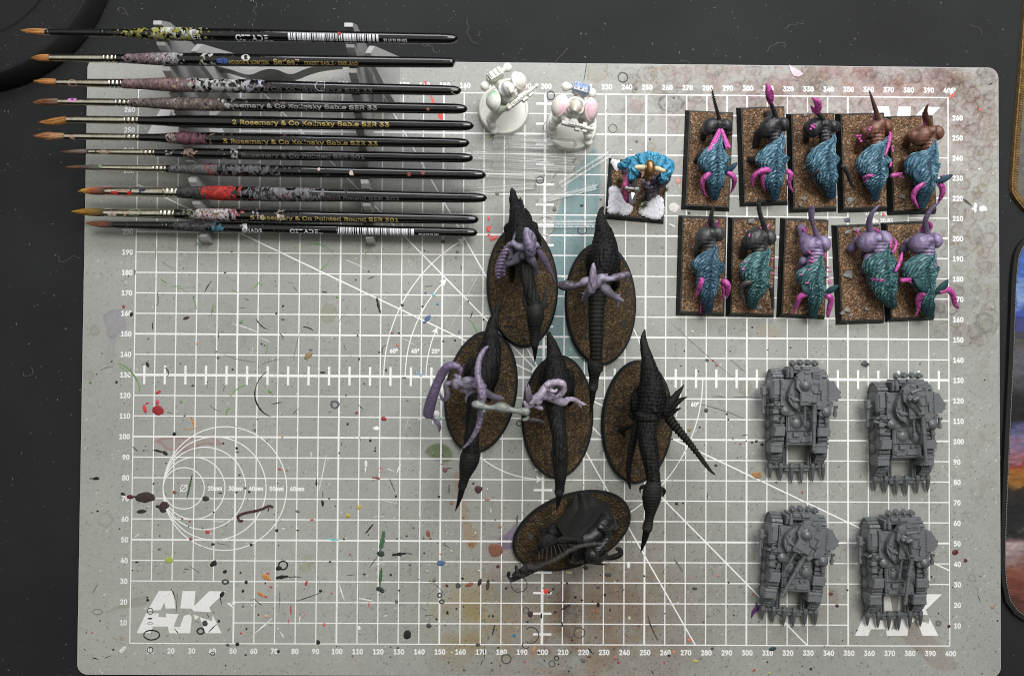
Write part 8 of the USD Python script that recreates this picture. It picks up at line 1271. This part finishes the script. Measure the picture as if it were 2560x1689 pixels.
    t_('main_gun', rod((697, 560, 17.2), (692, 1105, 15.6), 1, 16, [(0, 1.3), (.02, 1.25), (.04, 1.05)] + [(x + d, r) for x in np.arange(.05, .17, .024) for d, r in ((0, 1.25), (.012, 1.25), (.0121, 1.02), (.0239, 1.02))] + [(.175, 1.35), (.23, 1.35), (.231, 1.2), (.36, 1.2), (.365, 1.3), (.4, 1.3), (.405, .88), (.86, .78), (.862, 1.05), (.9, 1.05), (.902, .8), (.92, .8), (.922, 1.0), (.99, 1.0), (1, .8)]))
    t_('coaxial_gun', rod((590, 590, 17), (590, 815, 15.5), .6, 12, [(0, 1.0), (.12, 1.0), (.13, .62), (.8, .58), (.82, .78), (1, .75)]))
    t_('smoke_launcher', join(rod((500, 560, 16.5), (475, 620, 15.5), .9), rod((530, 590, 16), (520, 660, 15), .8)))
    t_('cupola', join(disc(608, 372, 2.75, 18.5, 20.4, 24), disc(608, 372, 2.2, 20, 20.9, 24, 0 if crew else .9), tbox(596, 300, 622, 360, 20, 21.4, .2)))
    if crew:
        pr = [('e', tp(600, 375, 23), (1.7, 1.3, 1.8), None), ('e', tp(598, 372, 25.6), (.95, 1.05, 1.1), None), ('e', tp(560, 372, 23.8), (1.1, .95, .95), None), ('e', tp(640, 362, 23.8), (1.1, .95, .95), None), ('c', tp(560, 372, 23.5), tp(558, 420, 22.6), .75, .6), ('c', tp(558, 420, 22.6), tp(600, 450, 22.4), .6, .5), ('c', tp(645, 365, 23.6), tp(660, 410, 22.6), .75, .6), ('c', tp(660, 410, 22.6), tp(655, 470, 21.6), .6, .5)]
        v, f = organic(pr, .35, .35, lambda P_: .15 * (fbm(P_ * 1.6, 3, k) - .5)); t_('crew_member', (v, f)); t_('cupola_gun', join(rod((600, 440, 22.6), (660, 580, 20.8), .45, 8), rod((580, 300, 22), (700, 270, 22), .7, 10), rod((640, 420, 22), (680, 520, 21), .6, 8)))
make_tank(0, 'grey tank, upper left of the block, its main gun straight and hatch closed', (2016.7, 1027.9), 0, 0, False)
make_tank(1, 'grey tank with a crewman and one hull gun swung out sideways', (2279, 1059), 1.3, 4.5, True)
make_tank(2, 'grey tank whose turret is turned so its gun slants down to the left', (2008.5, 1393.2), -4.0, -25.0, False)
make_tank(3, 'grey tank with a crewman, standing on the printed letters at the lower right', (2260, 1401.2), 1.4, -8.5, True)
# ------------------------------------------------------------------ two pale armoured figurines and the horned warrior
VM = view(1190, 130, 6.27); MS = 6.27 * 5.12
painted('white_primer', .55, .3, .3, 2600.)
WH = np.array((.74, .725, .66))
def round_base(o, c, r, h, hexa=False):
    n = 72; a = np.linspace(0, 2 * np.pi, n, endpoint=False); prof = [(.4, .03), (0, .4), (.5, h - .3), (.9, h), (1.6, h), (2.0, h - .35)]
    v = np.vstack([np.c_[c[0] + (r - i) * np.cos(a), c[1] + (r - i) * np.sin(a), np.full(n, z)] for i, z in prof] + [[[c[0], c[1], h - .35]]]); j = np.arange(n); k2 = (j + 1) % n; f = []
    for k in range(len(prof) - 1): f += [np.c_[j + k * n, k2 + k * n, k2 + (k + 1) * n], np.c_[j + k * n, k2 + (k + 1) * n, j + (k + 1) * n]]
    k = len(prof) - 1; f.append(np.c_[j + k * n, k2 + k * n, np.full(n, len(v) - 1)]); v = np.array(v)
    add(o, 'round_base', (v, np.vstack(f)), 'white_primer', False, np.tile(WH * .92, (len(v), 1)))
def wp(o, name, m, tintf=None, smooth=True):
    v, f = arr(m); c = np.tile(WH, (len(v), 1)) * (.86 + .25 * fbm(v * .5, 3, 5))[:, None]
    if len(v) > 600 and name != 'round_base': c = c * np.clip(relief(v, f, .16), .55, 1.15) ** 1.0
    if tintf is not None: c = tintf(v, c)
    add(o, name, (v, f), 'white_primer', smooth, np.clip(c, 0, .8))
def mixc(c, w, color): w = np.clip(w, 0, 1)[:, None]; return c * (1 - w) + np.array(color) * w
def pad_shell(c, r, tiltR, seed=0):
    """pauldron: a dome with a raised rim, open below"""
    nu, nv = 24, 40; pr = []
    u = np.linspace(0, 1, nu)[:, None]; a = np.linspace(0, 2 * np.pi, nv, endpoint=False)[None]
    th = u * 1.62; R = 1 + .10 * np.exp(-((u - .90) / .055) ** 2)
    p = np.stack([R * np.sin(th) * np.cos(a) * r[0], R * np.sin(th) * np.sin(a) * r[1], np.cos(th) * r[2] + 0 * a], -1).reshape(-1, 3) @ tiltR.T + c
    i, j = np.meshgrid(np.arange(nu - 1), np.arange(nv), indexing='ij'); q = np.stack([i * nv + j, (i + 1) * nv + j, (i + 1) * nv + (j + 1) % nv, i * nv + (j + 1) % nv], -1).reshape(-1, 4)
    return p, np.vstack([q[:, [0, 1, 2]], q[:, [0, 2, 3]]])
def obox(x, y, z, sx, sy, sz, deg, bev=.25): p = VM(x, y, z); return box(p[0], p[1], z, sx, sy, sz, math.radians(deg), bev)
def marine(label, bc, base_px, deg, d):
    c = VM(*base_px, 0); o = thing('armoured_figurine', label, 'figurine', (c[0], c[1], 0), 'pale primed armoured figurines at the top of the mat')
    round_base(o, c, 12.6, 3.4); R = rot(0, 0, deg); u, w = R[:, 0], R[:, 1]
    body = []
    for L in d['legs']: body += chain([VM(*q[:3]) for q in L], [q[3] for q in L])
    body += [('e', VM(*d['chest']), (4.0, 3.2, 3.6), R), ('e', VM(d['chest'][0], d['chest'][1], 16), (3.0, 2.4, 2.6), R)] + sum([chain([VM(*q[:3]) for q in L], [q[3] for q in L]) for L in d['arms']], [])
    body += [('c', VM(*d['chest']), VM(d['pack'][0], d['pack'][1], d['pack'][2] - 2), 2.6, 2.2), ('c', VM(d['chest'][0], d['chest'][1], 24), VM(d['head'][0], d['head'][1], d['head'][2] - 4), 3.2, 2.4)]
    v, f = organic(body, .42, .45, lambda P_: .16 * np.sin(P_[..., 2] * 2.6) + .35 * (fbm(P_ * .7, 3, 2) - .5)); wp(o, 'body', (v, f), d.get('bodytint'))
    for (x, y, z, toe) in d['boots']:
        e = VM(x, y, z); t = rot(0, 0, toe)
        v, f = organic([('e', e, (2.2, 2.9, 1.6), t), ('e', e + t @ np.array([0, -2.3, -.3]), (1.95, 1.8, 1.2), t), ('e', e + [0, 0, 2.2], (1.9, 1.9, 2.2), t)], .4, .4, lambda P_: .06 * np.sin(P_[..., 2] * 7)); wp(o, 'boot', (v, f))
    h = VM(*d['head']); hr = rot(d.get('nod', 15), 0, deg)
    v, f = organic([('e', h, (2.6, 3.3, 2.9), hr), ('e', h + hr @ np.array([0, -2.6, -1.0]), (1.5, 1.6, 1.6), hr), ('e', h + hr @ np.array([-2.5, -.3, -.6]), (.75, 1.2, 1.1), hr), ('e', h + hr @ np.array([2.5, -.3, -.6]), (.75, 1.2, 1.1), hr)], .35, .3); wp(o, 'helmet', (v, f), d.get('headtint'))
    b = box(0, 0, 0, 1.7, 3.6, .8, bev=.25); wp(o, 'helmet_crest', (b[0] @ hr.T + h + hr @ np.array([0, -.4, 2.75]), b[1]), None, 30)
    for sx in (-1, 1): e = h + hr @ np.array([sx * 1.1, -3.1, .35]); b = box(0, 0, 0, 1.0, .35, .45, bev=.1); wp(o, 'eye_lens', (b[0] @ hr.T + e, b[1]), lambda v, c: c * .25, 30)
    nk = VM(d['head'][0], d['head'][1], d['head'][2] - 4.2); a = np.linspace(0, 2 * np.pi, 37); rg = np.stack([4.0 * np.cos(a), 3.6 * np.sin(a), 0 * a], -1) @ R.T + nk + R @ np.array([0, .4, 0]); wp(o, 'collar', tube(rg, .75, 8), d.get('collartint'))
    for k, (x, y, z, rr, tl) in enumerate(d['pads']):
        wp(o, 'shoulder_pad', pad_shell(VM(x, y, z), rr, rot(*tl)), d['padtint'][k])
    bp = VM(*d['pack']); bw = rot(0, 0, d['packdeg'])
    def lb(x, y, z, sx, sy, sz, bev=.3): b = box(0, 0, 0, sx, sy, sz, bev=bev); return b[0] @ bw.T + bp + bw @ np.array([x, y, z]), b[1]
    wp(o, 'backpack', join(lb(0, 0, 0, 7.2, 4.4, 5.8, .5), lb(0, -.2, 3.1, 6.4, 3.4, 1.2, .3), *[lb(-2.1 + 2.1 * t, .3, 3.75, 1.0, 2.8, .9, .2) for t in range(3)], lb(0, -2.1, .5, 4.6, .8, 2.2, .2), lb(-3.6, 0, .6, 1.2, 2.6, 3.4, .4), lb(3.6, 0, .6, 1.2, 2.6, 3.4, .4)), d.get('packtint'), 35)
    for sx, (x, y, z) in zip((-1, 1), d['vents']):
        e = VM(x, y, z); v, f = organic([('e', e, (2.15, 2.15, 1.9), None), ('c', e, bp + (e - bp) * .45, 1.2, 1.2)], .4, .4, lambda P_, e=e: .10 * np.cos(np.linalg.norm(P_ - e, axis=-1) * 2) ); wp(o, 'pack_vent', (v, f))
    ga, gb = VM(*d['gun'][0]), VM(*d['gun'][1]); gx = (gb - ga); gl = np.linalg.norm(gx); gx /= gl; gy = np.cross([0, 0, 1.], gx); gy /= np.linalg.norm(gy); gz = np.cross(gx, gy); GR = np.stack([gx, gy, gz], 1)
    def gbx(x, y, z, sx, sy, sz, bev=.15): b = box(0, 0, 0, sx, sy, sz, bev=bev); return b[0] @ GR.T + ga + GR @ np.array([x, y, z]), b[1]
    wp(o, 'gun', join(gbx(gl * .38, 0, 0, gl * .55, 2.1, 2.6, .3), gbx(gl * .42, 0, 1.5, gl * .5, 1.2, .7), gbx(gl * .75, 0, .3, gl * .25, 1.5, 1.5, .3), revolve_along(ga + GR @ np.array([gl * .85, 0, .3]), gb + GR @ np.array([0, 0, .3]), [(0, .6), (gl * .08, .6), (gl * .081, .95), (gl * .15, .95)], 14), gbx(gl * .06, 0, -.2, gl * .14, 1.7, 2.2, .3), *[gbx(gl * (.24 + .09 * t), 0, 1.95, gl * .05, 1.0, .4, .1) for t in range(5)], gbx(gl * .5, -1.6, -.2, gl * .16, 1.3, 2.2, .2), gbx(gl * .72, -1.5, -.3, gl * .16, 1.1, 1.2, .15)), d.get('guntint'), 35)
    for x, y, z in d['hands']:
        e = VM(x, y, z); pr = [('e', e, (1.25, 1.1, 1.0), GR)]
        for t in range(4): p0 = e + GR @ np.array([-.75 + .5 * t, .7, .3]); pr += chain([p0, p0 + GR @ np.array([0, .75, .2]), p0 + GR @ np.array([0, .9, -.7])], [.34, .32, .28])
        pr += chain([e + GR @ np.array([-.9, -.2, .5]), e + GR @ np.array([-.5, .6, 1.0])], [.36, .3]); v, f = organic(pr, .28, .15); wp(o, 'gauntlet', (v, f))
def zone(x, y, z, r, color, s=1.0):
    p = VM(x, y, z); return lambda v, c: mixc(c, s * np.exp(-((v - p) ** 2).sum(1) / r ** 2) * (.6 + .8 * noise(v * .9, 3)), color)
PK, GN, BL_, VI = (.62, .22, .36), (.18, .40, .22), (.12, .24, .58), (.36, .34, .52)
marine('pale armoured figurine turned diagonally, green smear on its shoulder pad, gun slanting up right', None, (432, 925), 35, dict(
    legs=[[(440, 780, 15, 2.6), (330, 930, 11, 2.7), (235, 1060, 8, 2.3), (245, 1120, 5, 2.0)], [(520, 700, 14, 2.6), (560, 690, 8, 2.0), (560, 690, 4, 2.0)]], boots=[(258, 1160, 4.9, 25), (600, 690, 4.9, -60)], chest=(490, 700, 22), head=(508, 575, 31), nod=20,
    arms=[[(290, 790, 24, 1.8), (360, 880, 21, 1.6), (500, 880, 22, 1.4)], [(660, 520, 25, 1.8), (720, 640, 23, 1.6), (690, 720, 23, 1.4)]], pads=[(665, 460, 26.0, (4.0, 4.2, 3.6), (10, 40, 35)), (290, 770, 25, (4.2, 4.4, 3.8), (-20, -45, 35))], padtint=[zone(740, 590, 25, 2.4, PK, .5), zone(255, 640, 27, 3.4, GN, .85)],
    pack=(300, 375, 26), packdeg=33, vents=[(140, 535, 25), (492, 245, 25)], gun=[(500, 885, 26), (965, 520, 24)], hands=[(530, 870, 25.5), (715, 720, 25)], collartint=zone(340, 600, 28, 3, VI, .7), bodytint=zone(440, 760, 22, 3.5, GN, .5), headtint=zone(440, 560, 29, 2, VI, .4)))
marine('pale armoured figurine facing down with pink shoulder pads and a blue backpack', None, (1496, 1170), -14, dict(
    legs=[[(1480, 960, 15, 2.6), (1320, 1000, 11, 2.8), (1225, 1090, 8, 2.4), (1200, 1140, 5, 2.0)], [(1640, 980, 15, 2.6), (1740, 1160, 11, 2.7), (1758, 1290, 6, 2.2)]], boots=[(1200, 1175, 4.9, 10), (1752, 1335, 4.9, 12)], chest=(1560, 930, 22), head=(1560, 860, 31), nod=12,
    arms=[[(1310, 850, 24, 1.8), (1330, 1010, 22, 1.6), (1420, 1080, 23, 1.4)], [(1800, 900, 24, 1.8), (1810, 1060, 22, 1.6), (1720, 1130, 22, 1.4)]], pads=[(1318, 850, 26, (4.1, 5.0, 3.8), (0, -40, -14)), (1792, 905, 26, (3.6, 5.2, 3.8), (0, 42, -6))], padtint=[zone(1400, 900, 28, 3.4, PK, .8), zone(1760, 880, 28, 6.5, PK, .62)],
    pack=(1640, 590, 26), packdeg=-16, vents=[(1408, 545, 25), (1815, 645, 25)], gun=[(1345, 1105, 27), (1845, 1215, 25)], hands=[(1420, 1100, 26), (1700, 1170, 26)], packtint=lambda v, c: mixc(c, .95 * (fbm(v * .9, 3, 2) > .42) * (v[:, 2] > 26.5) * (.5 + .7 * noise(v * 1.2, 9)), BL_), collartint=zone(1560, 1040, 27, 4, VI, .6), headtint=zone(1560, 860, 31, 9, (.58, .5, .36), .55), guntint=zone(1500, 1130, 27, 5, (.40, .42, .46), .5)))

VW = view(1500, 380, 8.255)
BL, BR, TL = VW(95, 1385, 0), VW(1310, 1490, 0), VW(185, 130, 0); ctr = (BR + TL) / 2
o = thing('horned_warrior_figurine', 'horned helmet warrior figurine in a blue fur cloak on a snowy square base', 'figurine', (ctr[0], ctr[1], 0))
oblong_base(o, BL, BR, TL, 3.4, 1.3, 610, BROWN)
painted('snow', .8, .25, .7, 2200.); plain('grass_dry', (.16, .15, .07), .8, .2, vary=.5)
r = np.random.default_rng(12)
for pl in ([(205, 190), (300, 140), (420, 170), (400, 290), (340, 400), (270, 330), (220, 260)], [(165, 820), (250, 690), (340, 700), (430, 800), (500, 950), (600, 1060), (690, 1130), (640, 1260), (520, 1330), (350, 1280), (170, 1270), (150, 1050)], [(880, 1000), (1000, 890), (1150, 880), (1280, 920), (1335, 1080), (1310, 1300), (1210, 1400), (1000, 1370), (800, 1260), (790, 1180)]):
    q = np.array([VW(x, y, 4.2)[:2] for x, y in pl]); q = spline(np.vstack([q, q[:1]]), 70)[:-1]; q += r.normal(0, .22, q.shape); pg = _Pg(q).buffer(0)
    x0, y0, x1, y1 = pg.bounds; gx, gy = np.arange(x0, x1, .32), np.arange(y0, y1, .32); X, Y = np.meshgrid(gx, gy, indexing='ij'); import shapely as _sh
    pt = _sh.points(X, Y); ins = _sh.contains(pg, pt); dist = _sh.distance(pg.exterior, pt); Z = 4.0 + np.minimum(dist * .9, .9) + .5 * (fbm(np.stack([X * .9, Y * .9, 0 * X], -1), 3, 4) - .4) + .25 * r.random(X.shape)
    k = len(gy); i, j = np.meshgrid(np.arange(len(gx) - 1), np.arange(k - 1), indexing='ij'); ok = ins[:-1, :-1] & ins[1:, :-1] & ins[:-1, 1:] & ins[1:, 1:]; qd = np.stack([i * k + j, (i + 1) * k + j, (i + 1) * k + j + 1, i * k + j + 1], -1)[ok]; us, inv = np.unique(qd, return_inverse=True)
    c = np.tile((.74, .74, .80), (len(us), 1)) * r.uniform(.85, 1.08, (len(us), 1)); c[r.random(len(us)) < .05] *= (.8, .6, .5)
    add(o, 'snow_patch', (np.stack([X, Y, Z], -1).reshape(-1, 3)[us], inv.reshape(-1, 4)), 'snow', True, np.clip(c, 0, .85))
for gxp, gyp, n, R0 in ((400, 640, 130, 2.3), (860, 1070, 170, 3.2), (1330, 800, 60, 1.6)):
    ms = []
    for t in range(n):
        a, rr = r.uniform(0, 6.28), r.uniform(0, .8); p = VW(gxp, gyp, 4) + [rr * math.cos(a), rr * math.sin(a), 0]; e = p + [math.cos(a) * R0 * r.uniform(.4, 1.1), math.sin(a) * R0 * r.uniform(.4, 1.1), r.uniform(1, 3.4)]
        ms.append(tube([p, (p + e) / 2 + [0, 0, .5], e], [.11, .09, .03], 3, cap=False))
    add(o, 'grass_tuft', join(*ms), 'grass_dry')
def wr(name, parts, color, mat='miniature_paint', vox=.42, k=.4, light=.6, disp=None): return creature(o, name, parts, VW, color, mat, vox, k, light, disp)
plain('bronze', (.30, .17, .07), .32, .5, metal=.75, bump=.2, vary=.25); plain('steel_paint', (.36, .37, .37), .3, .5, metal=.7, bump=.3, vary=.35)
wr('body', [('e', 1030, 560, 20, 3.6, 2.8, 4, 0), [(1030, 640, 16, 3.0), (1000, 820, 10, 2.2), (990, 950, 5, 1.8)], [(1080, 640, 14, 2.6), (1120, 820, 8, 2.0), (1100, 880, 4.8, 1.6)], [(780, 480, 22, 1.8), (640, 560, 20, 1.6), (600, 700, 19, 1.3)], [(1250, 520, 22, 1.8), (1180, 680, 18, 1.6), (980, 740, 18, 1.2)], [(500, 420, 12, 1.6), (560, 520, 14, 1.4)]], (.045, .032, .055), disp=rough)
wr('belt', [[(850, 760, 17, 1.3), (870, 830, 14, 1.4), (890, 860, 10, 1.0)], [(900, 620, 24, .9), (960, 640, 24, 1.0)]], (.10, .045, .025), disp=rough)
wr('chest_buckle', [[(900, 610, 24.5, 1.2), (990, 650, 24, 1.2)], [(920, 700, 23, .8), (940, 710, 23, .8)]], (.13, .13, .19))
fur = lambda P_: .30 * np.sin(5.2 * np.arctan2(P_[..., 1] - ctr[1] + 2, P_[..., 0] - ctr[0] - 1) * 4.2 + 2 * fbm(P_ * .5, 2, 3)) + .22 * np.sin(P_[..., 2] * 3.1) + .2 * (fbm(P_ * 1.2, 3, 1) - .5)
fp = creature(o, 'fur_cloak', [[(440, 285, 17, 1.7), (560, 235, 21, 2.0), (740, 170, 24, 2.2), (900, 130, 26, 2.4), (1040, 115, 26.5, 2.5), (1200, 160, 26, 2.5), (1340, 220, 24, 2.4), (1460, 320, 20, 2.0)], [(700, 290, 24, 2.4), (700, 380, 25, 2.3), (680, 470, 24, 2.0), (650, 560, 22, 1.3)], [(1380, 300, 24, 2.4), (1370, 420, 25, 2.3), (1320, 500, 24, 2.0), (1270, 590, 22, 1.3)], [(760, 260, 24, 2.6), (1000, 210, 26, 2.8), (1290, 290, 25, 2.6)]], VW, (.045, .22, .36), 'fur_paint', .36, .5, 1.0, fur)
# locks of fur over the cloak
ms, cs = [], []
arc_ = spline(np.array([np.r_[VW(x, y, z), 0] for x, y, z in [(430, 290, 18), (560, 225, 22), (740, 150, 25), (900, 105, 27), (1040, 90, 27.5), (1200, 130, 27), (1340, 200, 25), (1470, 320, 21)]]), 60)[:, :3]
mid = VW(1000, 420, 26)
for t in range(190):
    b = arc_[r.integers(2, 58)]; inw = mid - b; inw /= np.linalg.norm(inw); p = b + inw * r.uniform(-.6, 3.2) + [0, 0, r.uniform(.9, 1.7)]; e = p - inw * r.uniform(1.0, 2.0) + [r.normal(0, .35), r.normal(0, .25), -r.uniform(.5, 1.4)]
    m = tube([p, (p + e) / 2 + [0, 0, .45], e], [.30, .28, .05], 5); ms.append(m); cs.append(np.tile(np.array((.09, .36, .52)) * r.choice([.35, .7, 1.1, 1.7], p=[.25, .35, .25, .15]), (len(m[0]), 1)))
for x0, y0, x1, y1 in ((620, 330, 740, 540), (1260, 360, 1400, 560)):
    for t in range(55):
        p = VW(r.uniform(x0, x1), r.uniform(y0, y1), 26); e = p + [r.normal(-.6 if x0 < 900 else .6, .6), -r.uniform(.6, 1.4), -r.uniform(.4, 1.2)]; m = tube([p, (p + e) / 2 + [0, 0, .3], e], [.30, .28, .05], 5); ms.append(m); cs.append(np.tile(np.array((.08, .32, .50)) * r.choice([.4, .8, 1.5]), (len(m[0]), 1)))
v, f = join(*ms); add(o, 'fur_locks', (v, f), 'fur_paint', True, np.clip(np.vstack(cs), 0, .85))
v, f = organic([('e', VW(1030, 350, 32), (2.5, 4.1, 3.0), rot(18, 0, 4)), ('e', VW(990, 520, 29), (1.6, 2.4, 1.8), rot(30, 0, -8))], .36, .6); add(o, 'helmet', (v, f), 'bronze', True)
add(o, 'helmet_band', tube([VW(960, 250, 33.5), VW(945, 350, 34), VW(925, 440, 32.5), VW(950, 520, 31)], .32, 6, n=14), 'bronze', True); add(o, 'helmet_band', tube([VW(1100, 250, 33.5), VW(1125, 350, 34), VW(1110, 440, 32.5), VW(1060, 500, 31)], .32, 6, n=14), 'bronze', True)
for pts in ([(945, 335, 32), (870, 318, 33, ), (790, 315, 33.5), (715, 325, 34)], [(1120, 345, 32), (1200, 352, 33), (1280, 378, 33.5), (1350, 388, 34)]):
    p = [VW(*q) for q in pts]; v, f = tube(p, [1.15, 1.25, 1.1, .75], 12, n=16); cc = np.tile((.62, .52, .34), (len(v), 1)) * (.7 + .5 * noise(v * [1.6, .4, .4], 2))[:, None]; add(o, 'helmet_horn', (v, f), 'miniature_paint', True, np.clip(cc, 0, .8))
wr('magenta_sash', [[(530, 520, 17, 1.6), (560, 580, 19, 1.7), (510, 700, 20, 1.4), (500, 790, 18, 1.2), (540, 920, 17, 1.3), (575, 1020, 15, 1.0)]], (.33, .06, .16), disp=rough)
hp = lambda pts, z0, z1: hull([VW(x, y, z) for x, y in pts for z in (z0, z1)])
add(o, 'hammer_blade', hull([VW(725, 490, 24), VW(755, 500, 25), VW(660, 730, 22), VW(770, 740, 23), VW(715, 600, 27), VW(715, 720, 27)]), 'steel_paint', 25)
add(o, 'hammer_shaft', revolve_along(VW(530, 745, 24), VW(800, 775, 25), [(0, 1.0), (1.0, 1.1), (1.2, .7), (4.0, .75), (4.2, 1.2), (6, 1.3), (6.6, .9)], 14), 'steel_paint', 35)
add(o, 'hammer_head', hull([VW(605, 860, 23), VW(650, 830, 25), VW(720, 850, 25), VW(750, 960, 24), VW(740, 1010, 23), VW(660, 985, 25), VW(600, 1010, 22), VW(650, 1090, 19), VW(735, 1030, 19), VW(615, 900, 17), VW(730, 900, 17)]), 'steel_paint', 20)
wr('gauntlet', [('e', 640, 700, 21, 1.3, 1.1, 1.1), [(600, 690, 21.5, .45), (610, 740, 22, .4), (630, 755, 21, .3)], [(630, 690, 22, .45), (640, 740, 22.6, .4), (655, 760, 21.4, .3)], [(660, 690, 22, .45), (670, 740, 22.6, .4), (680, 755, 21.4, .3)], [(690, 700, 21.6, .42), (698, 740, 22, .36), (700, 755, 21, .3)], [(600, 720, 21, .45), (610, 780, 22, .35)]], (.10, .10, .10), vox=.28, k=.15)
# the dark wing-shaped shield at its right
sp = [(930, 800), (1100, 790), (1250, 740), (1380, 650), (1460, 540), (1475, 440), (1400, 560), (1280, 640), (1130, 700), (960, 750)]
q = np.array([VW(x, y, 17)[:2] for x, y in sp]); add(o, 'shield', join(extrude(q, 15, 17.2), tube([VW(930, 770, 17.4), VW(1130, 730, 18), VW(1290, 660, 18.4), VW(1400, 570, 18.2), VW(1468, 450, 17.4)], [.5, .8, .9, .8, .3], 8, n=20), tube([VW(960, 790, 17.2), VW(1160, 765, 17.5), VW(1330, 690, 17.6), VW(1450, 560, 17.2)], [.3, .5, .5, .3], 6, n=16)), plain('shield_paint', (.038, .030, .046), .5, .3, bump=.5, vary=.5) or 'shield_paint', 30)
add(o, 'twig', tube([VW(1240, 820, 7), VW(1255, 920, 5)], [.35, .28], 6), 'pad_stitch_gold')
